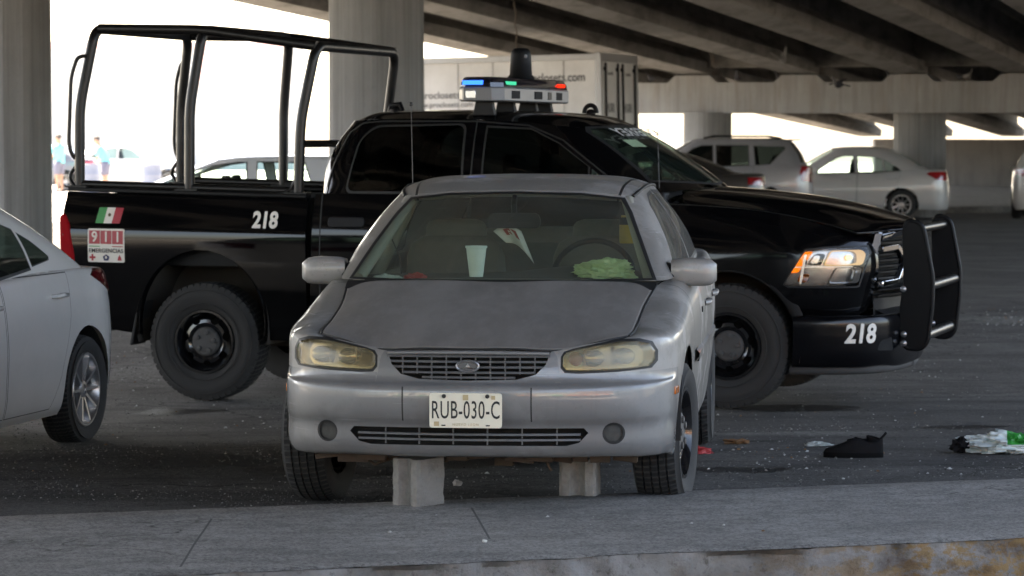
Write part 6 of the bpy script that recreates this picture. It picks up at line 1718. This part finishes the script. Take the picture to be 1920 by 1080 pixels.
# ------------------------------------------------------------------ concrete blocks under the bumper
M['block'] = concrete('block_concrete', (.27, .255, .235), (.13, .12, .11), (18, 18, 16), .7, .9)
def block(px, py, Z, d, yaw, label, seed):
    P = at(px, py, Z); hx, hy, hz = d[0] / 2, d[1] / 2, d[2]
    # half a hollow block: one end keeps the rounded groove of the mould
    g = [(-.034 + .068 * k / 8, -hy + .034 * math.sin(math.pi * k / 8)) for k in range(9)]
    poly = [(-hx, -hy + .012), (-hx + .012, -hy)] + g + [(hx - .012, -hy), (hx, -hy + .012), (hx, hy), (-hx, hy)]
    dense = []
    for i, (a, b) in enumerate(poly):
        c, e = poly[(i + 1) % len(poly)]; n = max(1, int(math.hypot(c - a, e - b) / .014))
        dense += [(a + (c - a) * k / n, b + (e - b) * k / n) for k in range(n)]
    n = 16; rows = []
    for i in range(n + 1):
        z = hz * i / n; row = []
        for a, b in dense:
            f = .004 * noise.noise(V((a * 22, b * 22 + seed, z * 22))) + .003 * noise.noise(V((a * 70, b * 70, z * 70 + seed)))
            chip = max(0, noise.noise(V((a * 9 + seed, b * 9, z * 9))) - .25) * .05 * (1 if i in (0, 1, n - 1, n) else .3)
            r = math.hypot(a, b) or 1
            row.append(V((a * (1 + (f - chip) / r), b * (1 + (f - chip) / r), z + .0015 * noise.noise(V((a * 30, b * 30, seed))))))
        rows.append(row)
    m = MB(); m.grid(rows, 0, True); k = len(dense)
    m.f += [[n * k + q for q in range(k)], list(range(k))[::-1]]; m.mi += [0, 0]
    ob = m.build('concrete_block', M['block'], None, 38); ob.location = P; ob.rotation_euler = (0, 0, R(yaw))
    return tag(ob, label, 'block', 'concrete blocks propping the silver saloon')
block(783, 950, 12.36, (.15, .165, .205), -38, 'wider concrete block with a grooved end, nearer the kerb under the silver bumper', 1.0)
block(1087, 944, 12.72, (.158, .18, .20), -8, 'narrow pale concrete block under the silver bumper, beside the tyre on the driver side', 6.0)

# ------------------------------------------------------------------ things inside the silver saloon
def in_sil(v): return SIL.matrix_basis @ V(v)
M['foam'] = simple('white_foam', (.78, .82, .78), .6, 0, .04, 30)
cup = MB(); c0 = (-.135, .55, .950)
cup.lathe([(.030, 0), (.046, .125), (.050, .127), (.050, .135), (.045, .135), (.028, .004)], lambda a, b, t: V((c0[0] + a, c0[1] + b, c0[2] + t * 1.08)), 28, cap0=True)
cup.lathe([(.0405, .088), (.0425, .090), (.0415, .094)], lambda a, b, t: V((c0[0] + a, c0[1] + b, c0[2] + t * 1.08)), 28)
def world_mesh(mb, name, mat, label, cat, root=SIL, smooth=50, **k):
    o = mb.build(name, mat, None, smooth, **k); o.location = root.location; o.rotation_euler = root.rotation_euler
    return tag(o, label, cat)
world_mesh(cup, 'foam_cup', M['foam'], 'tall white foam cup standing on the dusty dashboard', 'cup')
M['bag_green'] = (lambda t: (t.pbr(t.mix(t.noise(18, 5), (.36, .50, .20), (.62, .74, .42)), .35, 0, None, Transmission_Weight=.25), t.m)[1])(NT('green_film'))
def crumple(c, r, name, mat, label, cat, seed=0, amp=.45, nu=40, nv=24, root=None, flat=0, fq=2.6):
    mb = MB(); rows = []
    for i in range(nv + 1):
        th = math.pi * i / nv; row = []
        for j in range(nu):
            ph = 2 * math.pi * j / nu
            d = V((math.sin(th) * math.cos(ph), math.sin(th) * math.sin(ph), math.cos(th)))
            q = 1 + amp * noise.noise(d * fq + V((seed, 0, 0))) + amp * .5 * noise.noise(d * fq * 2.7 + V((0, seed, 0))) - .18 * abs(noise.noise(d * fq * 2 + V((0, 0, seed)))) * 2
            p = V((d.x * r[0], d.y * r[1], d.z * r[2])) * q
            p.z = max(p.z, -flat) if flat else p.z
            row.append(V(c) + p)
        rows.append(row)
    mb.grid(rows, 0, True)
    o = mb.build(name, mat, None, 22)
    if root: o.location = root.location; o.rotation_euler = root.rotation_euler
    return tag(o, label, cat)
crumple((.44, .52, .988), (.155, .06, .055), 'plastic_bag', M['bag_green'], 'crumpled green plastic bag lying behind the dusty windscreen', 'bag', 3, .34, 64, 36, root=SIL, flat=.035, fq=1.7)
M['yellow_can'] = simple('yellow_paint', (.42, .26, .01), .5, 0, .1, 12)
yc = MB(); yl = V((.485, 1.52, 1.075)); yc.lathe([(.036, 0), (.038, .01), (.038, .11), (.030, .125), (.030, .135)], lambda a, b, t: yl + V((a, b, t)), 20, 0, cap0=True, cap1=True); yc.lathe([(.0385, .09), (.0385, .126)], lambda a, b, t: yl + V((a, b, t)), 20, 1)
world_mesh(yc, 'yellow_bottle', [M['yellow_can'], M['black_plastic']], 'yellow bottle with a dark top inside the silver saloon', 'bottle')
M['paper'] = simple('paper', (.60, .57, .52), .8, 0, .06, 14); M['red_print'] = simple('red_print', (.35, .05, .04), .7)
cp = MB(); rows = [[V((-.10 + .13 * i / 8 + .01 * j, .93 + .02 * math.sin(i * .8), 1.150 - .009 * j + .03 * math.sin(math.pi * (i / 8)) - .012 * i * (j / 6))) for i in range(9)] for j in range(7)]
cp.grid(rows); 
for i in range(2, 6): cp.f and None
pobj = world_mesh(cp, 'paper_tag', M['paper'], 'white paper tag with red print hanging under the rear view mirror', 'tag', solid=.002)
pr = MB(); pr.grid([[rows[j][i] + V((0, -.003, 0)) for i in range(2, 7)] for j in range(1, 4)]); pro = pr.build('print', M['red_print'], pobj, 50)
M['red_pack'] = simple('red_packet', (.38, .03, .03), .5); M['clear_pet'] = simple('clear_wrapper', (.45, .47, .44), .25, 0, .2, 20)
crumple((-.40, .46, .955), (.055, .04, .022), 'snack_packet', M['red_pack'], 'small red packet lying on the dashboard near the passenger side pillar', 'packet', 8, .4, 20, 12, SIL)
crumple((-.53, .45, .953), (.07, .035, .018), 'clear_wrapper', M['clear_pet'], 'crumpled clear wrapper on the dashboard corner', 'wrapper', 12, .6, 20, 12, SIL)

# ------------------------------------------------------------------ litter on the ground
def gpt(px, py):
    z = 0.05
    for _ in range(8):
        P = gp(px, py, z); z = gz(P.x, P.y)
    return V((P.x, P.y, z))
M['shoe'] = simple('black_shoe_cloth', (.010, .0095, .010), .8, 0, .4, 25, .3, Specular_IOR_Level=.1); M['sole'] = simple('black_shoe_sole', (.006, .006, .006), .9, Specular_IOR_Level=.1)
sp = gpt(1600, 858); sh_ = empty('shoe', sp, 172, 'single worn black trainer lying on the asphalt', 'shoe')
def shoe_rows(z0, z1, kx, inset):
    pass
so_ = MB(); out = []
for k in range(28):
    a = 2 * math.pi * k / 28; x = .15 * math.cos(a); y = .052 * math.sin(a) * (1 - .22 * (x < 0) * (-x / .15)) * (1 + .12 * math.cos(a))
    out.append((x, y))
so_.grid([[V((x, y, z)) for x, y in out] for z in (.0, .012, .028)], 0, True); so_.f.append(list(range(28))[::-1]); so_.mi.append(0); so_.build('sole', M['sole'], sh_, 40)
up = MB(); rows = []
prof = [(-.16, .085), (-.135, .100), (-.10, .080), (-.06, .083), (-.02, .102), (.02, .092), (.07, .062), (.12, .048), (.16, .036)]
for i in range(10):
    t = i / 9; row = []
    for x, y in out:
        top = lerp1(prof, x * (1 - .12 * t))
        h = .026 + (top - .026) * math.sin(t * math.pi / 2)
        k = (1 - .12 * t) * math.sqrt(max(.02, 1 - (t * .93) ** 3.2))
        row.append(V((x * (1 - .06 * t) - .004 * t, y * k, h + .004 * noise.noise(V((x * 45, y * 45, t * 6))))))
    rows.append(row)
up.grid(rows, 0, True); up.f.append([9 * 28 + k for k in range(28)]); up.mi.append(0); up.build('upper', M['shoe'], sh_, 50)
cl = MB(); cl.grid([[V((-.10 + .036 * math.cos(a), .020 * math.sin(a), z + .010 * math.cos(a + .4))) for a in [2 * math.pi * k / 16 for k in range(16)]] for z in (.075, .104)], 0, True); cl.build('collar', M['sole'], sh_, 60, solid=.006)
lc = MB(); lc.tube([(-.135, .0, .095), (-.155, .0, .118), (-.162, -.004, .128)], .007, 6); lc.build('pull_tab', M['shoe'], sh_, 60); lc = MB(); lc.tube([(.03, -.02, .086), (.0, .02, .096), (-.01, -.02, .100), (-.03, .022, .098), (.01, .045, .07)], .0045, 6); lc.build('lace', M['shoe'], sh_, 60)
def bagmat():
    t = NT('printed_plastic_bag'); sep = t.n('ShaderNodeSeparateXYZ'); t.l(t.tex(), sep.inputs[0])
    nz = t.noise(9, 4)
    c = t.mix(nz, (.62, .70, .68), (.80, .84, .82))
    gmask = t.math('MULTIPLY', t.math('GREATER_THAN', sep.outputs[2], .055), t.math('GREATER_THAN', sep.outputs[0], -.02))
    c = t.mix(gmask, c, (.02, .30, .05))
    ym = t.math('MULTIPLY', t.math('GREATER_THAN', sep.outputs[0], .13), t.math('LESS_THAN', sep.outputs[2], .02))
    c = t.mix(ym, c, (.62, .52, .02))
    t.pbr(c, .3, 0, None, Transmission_Weight=.1); return t.m
M['bag'] = bagmat()
bp_ = gpt(1895, 850)
bagm = crumple((0, 0, .045), (.24, .12, .062), 'shopping_bag', M['bag'], 'crumpled white and green plastic shopping bag lying on the asphalt', 'bag', 21, .40, 64, 36, flat=.04)
bagm.location = bp_; bagm.rotation_euler = (0, 0, R(-8))
bh = crumple((-.25, .02, .035), (.05, .05, .04), 'black_rag', M['shoe'], 'small black scrap of plastic beside the white shopping bag', 'scrap', 5, .6, 18, 12); bh.location = bp_
rd = gpt(1312, 852); ro_ = crumple((0, 0, .012), (.07, .035, .02), 'red_wrapper', M['red_pack'], 'flattened red wrapper by the rear tyre of the silver saloon', 'wrapper', 2, .6, 24, 14, flat=.01); ro_.location = rd; ro_.rotation_euler = (0, 0, R(15))
M['stone'] = simple('pale_stone', (.42, .41, .39), .85, 0, .2, 8, .3); M['leaf'] = simple('dry_leaf', (.17, .085, .035), .8, 0, .3, 12)
def stone(px, py, r, label, mat='stone', name='stone', cat='stone', z=None):
    p = gpt(px, py) if z is None else gp(px, py, z)
    m = MB(); m.blob((0, 0, r * .5), (r, r * .8, r * .65), 0, 10, 7, jit=.5); o = m.build(name, M[mat], None, 25); o.location = p; o.rotation_euler = (0, 0, px)
    return tag(o, label, cat)
stone(857, 911, .024, 'pale pebble on the ground between the two concrete blocks')
stone(908, 1017, .010, 'white scrap of paper lying on the pavement slab', 'paper', 'paper_scrap', 'scrap', .2)
crl = gpt(1380, 833); ol = crumple((0, 0, .012), (.06, .03, .018), 'dry_leaf_clump', M['leaf'], 'clump of dry brown leaves between the rear tyre and the black shoe', 'leaves', 31, .8, 20, 12); ol.location = crl
cl2 = gpt(1535, 837); ow = crumple((0, 0, .010), (.07, .035, .014), 'clear_wrapper', M['clear_pet'], 'flat clear wrapper just behind the black shoe', 'wrapper', 41, .6, 22, 12, flat=.008); ow.location = cl2
# loose grit: countless, so one mesh of small chips
rnd = random.Random(4); gm = MB()
spots = [((1480, 850), 130, 14, 60), ((700, 800), 650, 60, 60), ((420, 800), 220, 60, 50), ((1660, 720), 250, 90, 60), ((1890, 596), 50, 16, 90), ((1500, 870), 330, 40, 50), ((330, 680), 140, 45, 90), ((1100, 970), 800, 30, 14)]
for (cx, cyy), sx, sy, n in spots:
    for _ in range(n):
        px, py = rnd.gauss(cx, sx * .6), rnd.gauss(cyy, sy * .6)
        if py < 560: continue
        P = gpt(px, py)
        q = kq(P.x, P.y)
        if q < .02: P = gp(px, py, .2)
        r = min(.013, abs(rnd.gauss(.004, .003)) + .0025)
        a = rnd.random() * 6.28
        vs = [P + V((r * k * math.cos(a + b), r * k * math.sin(a + b) * 1.1, h)) for b, k, h in ((0, 1.3, 0), (1.7, 1, 0), (3.2, 1.2, 0), (4.8, .9, 0), (1, .4, r * .8), (4, .5, r * .7))]
        gm.add(vs, [(0, 1, 4), (1, 2, 4), (2, 5, 4), (2, 3, 5), (3, 0, 5), (0, 4, 5)], 0 if rnd.random() < .55 else 1 if rnd.random() < .7 else 2)
# aggregate standing out of the worn asphalt, and grains on the slab
for _ in range(26000):
    z0 = 12.2 + 16 * rnd.random() ** 1.6; x0 = rnd.uniform(-.185, .185) * z0
    q = kq(x0, z0)
    if q < -1.72: continue
    if q < 0 and rnd.random() < .55: continue
    if noise.noise(V((x0 * .9, z0 * .9, 7))) < rnd.uniform(-.5, .25): continue
    z = .2005 if q < 0 else gz(x0, z0) + .001
    r = rnd.uniform(.0025, .0075) * (.6 if q < 0 else 1) * (1 + max(0, z0 - 14) * .03); a = rnd.random() * 6.28
    P = V((x0, z0, z))
    gm.add([P + V((r * math.cos(a + b), r * math.sin(a + b), -.001)) for b in (0, 2.1 + rnd.uniform(-.4, .4), 4.2)] + [P + V((r * .2 * rnd.uniform(-1, 1), r * .2 * rnd.uniform(-1, 1), r * rnd.uniform(.35, .8)))], [(0, 1, 3), (1, 2, 3), (2, 0, 3)], 3 + min(3, int(rnd.random() * 3.4)) if q > 0 else 5 + (rnd.random() < .4))
M['ag_a'] = simple('dark_aggregate', (.030, .028, .027), .9); M['ag_b'] = simple('grey_aggregate', (.085, .08, .075), .9); M['ag_c'] = simple('pale_aggregate', (.15, .142, .132), .9); M['ag_d'] = simple('light_aggregate', (.27, .26, .245), .9)
go_ = gm.build('loose_grit', [M['stone'], M['block'], M['leaf'], M['ag_a'], M['ag_b'], M['ag_c'], M['ag_d']], None, 20); go_["kind"] = 'stuff'; go_["label"] = 'pale grit and crumbs scattered over the asphalt'

# ------------------------------------------------------------------ pigeons and hanging wires
M['pigeon'] = simple('pigeon_grey', (.075, .075, .085), .8, 0, .3, 30); M['pigeon_dark'] = simple('pigeon_dark', (.028, .028, .034), .7, 0, .3, 30); M['pigeon_pale'] = simple('pigeon_pale', (.30, .29, .28), .8, 0, .2, 30); M['beak'] = simple('pigeon_beak', (.03, .028, .026), .6)
def cap_u(px, v):
    c, s = math.cos(BA), math.sin(BA); k = (px - 960) / FPX
    return (k * (BZ + v * c) - BO.x - v * s) / (c + k * s)
def pigeon_mesh(mb, m=0, wings=None):
    prof = [(.004, -.13), (.022, -.10), (.05, -.05), (.066, .0), (.062, .05), (.045, .085), (.030, .105), (.026, .125), (.031, .145), (.026, .165), (.004, .178)]
    rows = []
    for r, t in prof:
        lift = max(0, t - .04) * 1.15
        rows.append([V((t - lift * .45, r * math.cos(a), .105 + r * .95 * math.sin(a) + lift * .95)) for a in [2 * math.pi * k / 12 for k in range(12)]])
    mb.grid(rows, m, True)
    mb.hexa([V(p) for p in ((-.11, -.028, .095), (-.11, .028, .095), (-.23, .04, .075), (-.23, -.04, .075), (-.11, -.028, .11), (-.11, .028, .11), (-.23, .04, .082), (-.23, -.04, .082))], m)
def pigeon(loc_, yaw, mat, label, wings=None, pitch=0, group='pigeons roosting along the overpass cap'):
    P = empty('pigeon', loc_, yaw, label, 'bird', group); P.rotation_euler = (R(pitch) if wings else 0, 0, R(yaw))
    mb = MB(); pigeon_mesh(mb)
    if not wings: mb.box((.0, .02, .025), (.01, .008, .06)); mb.box((.0, -.02, .025), (.01, .008, .06))
    body = mb.build('body', M[mat], P, 60)
    bk = MB(); bk.tube([(.118, 0, .255), (.145, 0, .245)], [.006, .001], 6); bk.build('beak', M['beak'], P, 60)
    if wings:
        for s in (1, -1):
            w = MB(); rows = []
            for i in range(7):
                t = i / 6
                y = s * (.04 + .30 * t * math.cos(R(wings))); z = .13 + .30 * t * math.sin(R(wings)) - .05 * t * t
                ch = .12 * (1 - t ** 2.2) + .015
                rows.append([V((.05 - .05 * t + ch * (.4 - u), y, z + .012 * math.sin(u * 3.1))) for u in (0, .25, .5, .75, 1)])
            w.grid(rows); w.build('wing', M[mat], P, 60, solid=.006)
    return P
zt_ = GB - .17
for px, yaw, mat, lab in ((1220, 150, 'pigeon', 'grey pigeon on the cap beside the white cargo box'), (1268, 20, 'pigeon_dark', 'dark pigeon tucked against the first bearing seat right of the cargo box'), (1382, 250, 'pigeon', 'grey pigeon alone on the cap above the shaded round column'),
                          (1460, 200, 'pigeon_dark', 'dark pigeon on the cap just below the pale flapping one'), (1668, 190, 'pigeon_dark', 'dark pigeon pressed against a bearing seat above the white saloon'), (1797, 170, 'pigeon', 'upright grey pigeon of the pair furthest right on the cap'), (1812, 10, 'pigeon_pale', 'pale patched pigeon of the pair furthest right on the cap')):
    v = -.42
    pigeon(bflat(cap_u(px, v), v, zt_), yaw, mat, lab)
pigeon(at(1472, 122, 57), 60, 'pigeon_pale', 'pale pigeon flapping its raised wings below a girder', 62, -25, 'pigeons in flight')
pigeon(at(1572, 170, 52), 200, 'pigeon_dark', 'dark pigeon gliding past the cap with wings spread', 14, 8, 'pigeons in flight')
M['wire'] = simple('rusty_wire', (.10, .075, .055), .8)
w0 = at(964, -20, 40); w1 = at(969, 88, 40)
wm = MB(); pts = [w0.lerp(w1, k / 14) + V((.012 * math.sin(k * 1.3), 0, 0)) for k in range(15)]; pts[0].z = 4.35
wm.tube(pts, .008, 6); wm.blob(w1 + V((.01, 0, -.02)), (.02, .02, .04)); tag(wm.build('hanging_wire', M['wire'], None, 60), 'thin rusty wire hanging from the girders above the pickup light bar', 'wire')
wm = MB()
for a, b in ((1331, 1334), (1341, 1337)):
    p0 = at(a, 50, 58); p1 = at(b, 124, 58); wm.tube([p0.lerp(p1, k / 8) + V((.02 * math.sin(k), 0, 0)) for k in range(9)], .010, 6)
wm.tube([at(1334, 124, 58), at(1336, 127, 58), at(1337, 124, 58)], .010, 6)
tag(wm.build('hanging_cable', M['wire'], None, 60), 'looped cable dangling from a girder above the round far column', 'cable')

# ------------------------------------------------------------------ drums and people in the sun
M['drum'] = simple('blue_grey_drum', (.16, .18, .24), .5, 0, .15, 4)
def drum(px, Z, label):
    X = (px - 960) / FPX * Z; r = .29
    m = MB(); m.lathe([(r * .97, 0), (r, .03), (r, .28), (r * 1.03, .30), (r, .32), (r, .58), (r * 1.03, .60), (r, .62), (r, .86), (r * 1.02, .88), (r * .97, .90), (r * .93, .87)], lambda a, b, t: V((a, b, t)), 28, cap0=True, cap1=True)
    o = m.build('drum', M['drum'], None, 30); o.location = (X, Z, 0); return tag(o, label, 'drum', 'drums standing in the sun')
drum(284, 86, 'blue grey drum standing alone in the sun, right of the bending man'); drum(168, 88, 'blue grey drum half hidden behind the roll cage post, left of the bending man')
M['skin'] = simple('skin', (.42, .24, .16), .6, 0, .08, 12); M['shirt'] = simple('turquoise_shirt', (.16, .66, .68), .8, 0, .08, 10); M['shorts'] = simple('dark_shorts', (.14, .14, .19), .85); M['hair'] = simple('dark_hair', (.05, .042, .04), .7); M['shoes'] = simple('grey_shoes', (.10, .10, .11), .8); M['eye'] = simple('dark_eye', (.02, .015, .012), .3)
def skin_mesh(name, nodes, edges, mat, parent, levels=2):
    """nodes: (point, radius); first node is the root"""
    me = bpy.data.meshes.new(name); me.from_pydata([n[0] for n in nodes], edges, [])
    o = bpy.data.objects.new(name, me); COL.objects.link(o); o.parent = parent; me.materials.append(mat)
    sk = o.modifiers.new('skin', 'SKIN'); sk.use_smooth_shade = True
    if not me.skin_vertices: me.skin_vertices.new()
    for i, n in enumerate(nodes):
        r = n[1]; me.skin_vertices[0].data[i].radius = (r, r) if not isinstance(r, tuple) else r
    me.skin_vertices[0].data[0].use_root = True
    sb = o.modifiers.new('sub', 'SUBSURF'); sb.levels = levels; sb.render_levels = levels
    return o
def person(loc_, yaw, label, lean=0.0, reach=0.0):
    P = empty('person', loc_, yaw, label, 'person')
    # faces local +x; lean tips the trunk forward
    def up(h, s=0, f=0):   # a point above the hips, tipped forward
        z = h - .93; return V((math.sin(lean) * z + f * math.cos(lean), s, .93 + math.cos(lean) * z - f * math.sin(lean)))
    nodes = [(V((0, 0, .93)), (.125, .15))]; edges = []
    def add(p, r, par): nodes.append((p, r)); edges.append((par, len(nodes) - 1)); return len(nodes) - 1
    a = add(up(1.08), (.11, .14), 0); b = add(up(1.25), (.12, .165), a); c = add(up(1.40), (.10, .15), b); n = add(up(1.485), .058, c); h0 = add(up(1.56, 0, .012), .068, n); h1 = add(up(1.645, 0, .02), .088, h0); h2 = add(up(1.72, 0, .01), .070, h1)
    for s in (1, -1):
        hp_ = add(V((0, s * .095, .88)), .095, 0); kn = add(V((.03, s * .105, .50)), .058, hp_); an = add(V((-.01, s * .11, .10)), .037, kn); add(V((.05, s * .115, .045)), .038, an); add(V((.15, s * .12, .03)), .030, len(nodes) - 1)
        sh = add(up(1.40, s * .19), .062, c); el = add(up(1.13, s * .235, .05 + reach * .16), .042, sh); wr_ = add(up(.93 + reach * .10, s * .22, .16 + reach * .30), .028, el)
        pm = add(up(.865 + reach * .09, s * .215, .19 + reach * .34), (.020, .036), wr_)
        add(up(.86 + reach * .1, s * .18, .225 + reach * .36), .011, wr_)
        for k, (dy, ln) in enumerate(((-.027, .07), (-.009, .08), (.009, .076), (.027, .06))):
            f1 = add(up(.865 - ln * .55 + reach * .09, s * .215 + dy, .205 + ln * .3 + reach * .36), .0095, pm); add(up(.865 - ln + reach * .09, s * .215 + dy, .20 + ln * .25 + reach * .35), .0085, f1)
    body = skin_mesh('body', nodes, edges, M['skin'], P)
    # clothing as close shells over the trunk and thighs
    def shell(name, rings, mat):
        mb = MB(); mb.grid([[c_ + V((rx * math.cos(q), ry * math.sin(q), 0)) for q in [2 * math.pi * k / 20 for k in range(20)]] for c_, rx, ry in rings], 0, True); return mb.build(name, mat, P, 60, solid=.006)
    shell('shirt', [(up(.90), .15, .185), (up(1.05), .145, .175), (up(1.2), .15, .19), (up(1.33), .145, .205), (up(1.42), .11, .185), (up(1.475), .075, .10)], M['shirt'])
    for s in (1, -1):
        mb = MB(); A, B = up(1.41, s * .17), up(1.17, s * .235, .05 + reach * .13); ax = (B - A).normalized(); u = ax.cross(V((1, 0, 0))).normalized(); v = ax.cross(u)
        mb.grid([[A.lerp(B, t) + (u * math.cos(q) + v * math.sin(q)) * r for q in [2 * math.pi * k / 14 for k in range(14)]] for t, r in ((0, .085), (.5, .072), (1, .066))], 0, True); mb.build('sleeve', M['shirt'], P, 60, solid=.005)
        shell('shorts_leg', [(V((0, s * .07, .96)), .14, .12), (V((.005, s * .095, .82)), .115, .11), (V((.02, s * .10, .68)), .10, .10), (V((.03, s * .105, .55)), .095, .095)], M['shorts'])
        mb = MB(); mb.grid([[V((x, s * .117 + w * math.cos(q), .045 + h * math.sin(q))) for q in [2 * math.pi * k / 12 for k in range(12)]] for x, w, h in ((-.07, .025, .03), (-.03, .042, .05), (.06, .046, .045), (.15, .044, .035), (.21, .02, .02))], 0, True); mb.build('shoe', M['shoes'], P, 60)
    hc = up(1.66, 0, .02)
    mb = MB(); mb.blob(up(1.695, 0, -.005), (.105, .092, .085)); mb.build('hair', M['hair'], P, 60)
    mb = MB(); mb.tube([up(1.665, 0, .105), up(1.63, 0, .128), up(1.615, 0, .108)], [.012, .017, .010], 8); mb.build('nose', M['skin'], P, 60)
    for s in (1, -1):
        mb = MB(); mb.blob(up(1.66, s * .034, .098), (.010, .014, .008)); mb.build('eye', M['eye'], P, 60)
        mb = MB(); mb.blob(up(1.64, s * .092, .0), (.022, .012, .034)); mb.build('ear', M['skin'], P, 60)
    mb = MB(); mb.blob(up(1.585, 0, .088), (.008, .026, .007)); mb.build('mouth', M['red_print'], P, 60)
    return P
pp = at(199, 356, 89); person((pp.x, 89, 0), 172, 'man in a turquoise shirt and dark shorts, head bent, standing in the sun', .38, .45)
pp = at(112, 356, 90.5); person((pp.x, 90.5, 0), 150, 'second figure in turquoise, half hidden by the left column', .05, .1)

# ------------------------------------------------------------------ the street around the overpass
M['street'] = concrete('sunlit_pale_street', (.38, .368, .35), (.27, .262, .25), (1, 1, 1), .4, .2)
m = MB(); m.hexa([bflat(u, v, z) for z in (-.02, .012) for u, v in ((-70, -60), (-11.5, -60), (-9.5, 120), (-70, 120))]); m.build('street', M['street'], None, 20)["kind"] = 'structure'
def sheet(pts, z, name, mat):
    m = MB(); m.add([V((x, y, z)) for x, y in pts], [tuple(range(len(pts)))]); o = m.build(name, mat, None, None); o["kind"] = 'structure'; return o
sheet([(-60, -44), (90, -44), (90, -4), (20, -5), (-2, -13), (-60, -30)], -.05, 'street', M['street'])
M['plaster_a'] = concrete('cream_plaster', (.52, .49, .43), (.36, .34, .30), (2, 2, .4), .4, .1); M['plaster_b'] = concrete('white_plaster', (.62, .60, .57), (.45, .43, .41), (2, 2, .4), .4, .1); M['plaster_c'] = concrete('terracotta_plaster', (.42, .26, .19), (.30, .18, .13), (2, 2, .4), .4, .1)
M['awning_green'] = simple('green_awning', (.03, .33, .10), .7); M['awning_orange'] = simple('orange_awning', (.62, .17, .03), .7); M['awning_white'] = simple('white_awning', (.7, .7, .68), .7); M['shopglass'] = simple('dark_shop_glass', (.03, .035, .04), .15)
def shop(x0, x1, y, h, mat, aw, label):
    P = empty('shop_building', ((x0 + x1) / 2, y, -.05), 0, label, 'building'); w_ = x1 - x0
    m = MB(); m.box((0, -4, h / 2), (w_, 8, h)); m.box((0, -4, h + .15), (w_ + .3, 8.3, .3)); m.build('wall', M[mat], P, 20)
    n = int(w_ // 3.2)
    for k in range(n):
        xc = -w_ / 2 + w_ * (k + .5) / n
        m = MB(); m.box((xc, .03, 1.3), (w_ / n * .72, .1, 2.2)); f = m.build('shop_window', M['shopglass'], P, 20)
        m = MB(); m.hexa([V((xc + dx, yy, zz + dz)) for dz in (0, .05) for dx, yy, zz in ((-w_ / n * .42, .09, 2.9), (w_ / n * .42, .09, 2.9), (w_ / n * .42, 1.5, 2.45), (-w_ / n * .42, 1.5, 2.45))]); m.build('awning', M[aw[k % len(aw)]], P, 20)
        if h > 5:
            m = MB(); m.box((xc, .02, 4.6), (1.2, .08, 1.3)); m.build('window', M['shopglass'], P, 20)
    return P
shop(-34, -14, -46, 6.4, 'plaster_b', ['awning_white', 'awning_green'], 'white plaster shop row with green awnings behind the viewer')
shop(-6, 11, -27, 4.8, 'plaster_a', ['awning_green', 'awning_orange', 'awning_white'], 'cream shop row with mixed awnings behind the viewer')
shop(12, 34, -28, 7.2, 'plaster_c', ['awning_orange', 'awning_white'], 'terracotta shop row with orange awnings behind the viewer')
# pale building across the sunlit street, far left
M['pale_red'] = simple('faded_red_trim', (.75, .48, .44), .8)
P = empty('pale_building', (-24, 150, 0), 0, 'pale low building with red trim in the glare beyond the street', 'building')
m = MB(); m.box((0, 4, 3.2), (26, 8, 6.4)); m.build('wall', M['plaster_b'], P, 20)
m = MB(); m.box((0, -.04, 6.2), (26, .1, .25)); m.box((-2, -.04, 3.4), (.12, .1, 5)); m.box((8.5, -.04, 3.4), (.25, .1, 5)); m.build('red_trim', M['pale_red'], P, 20)
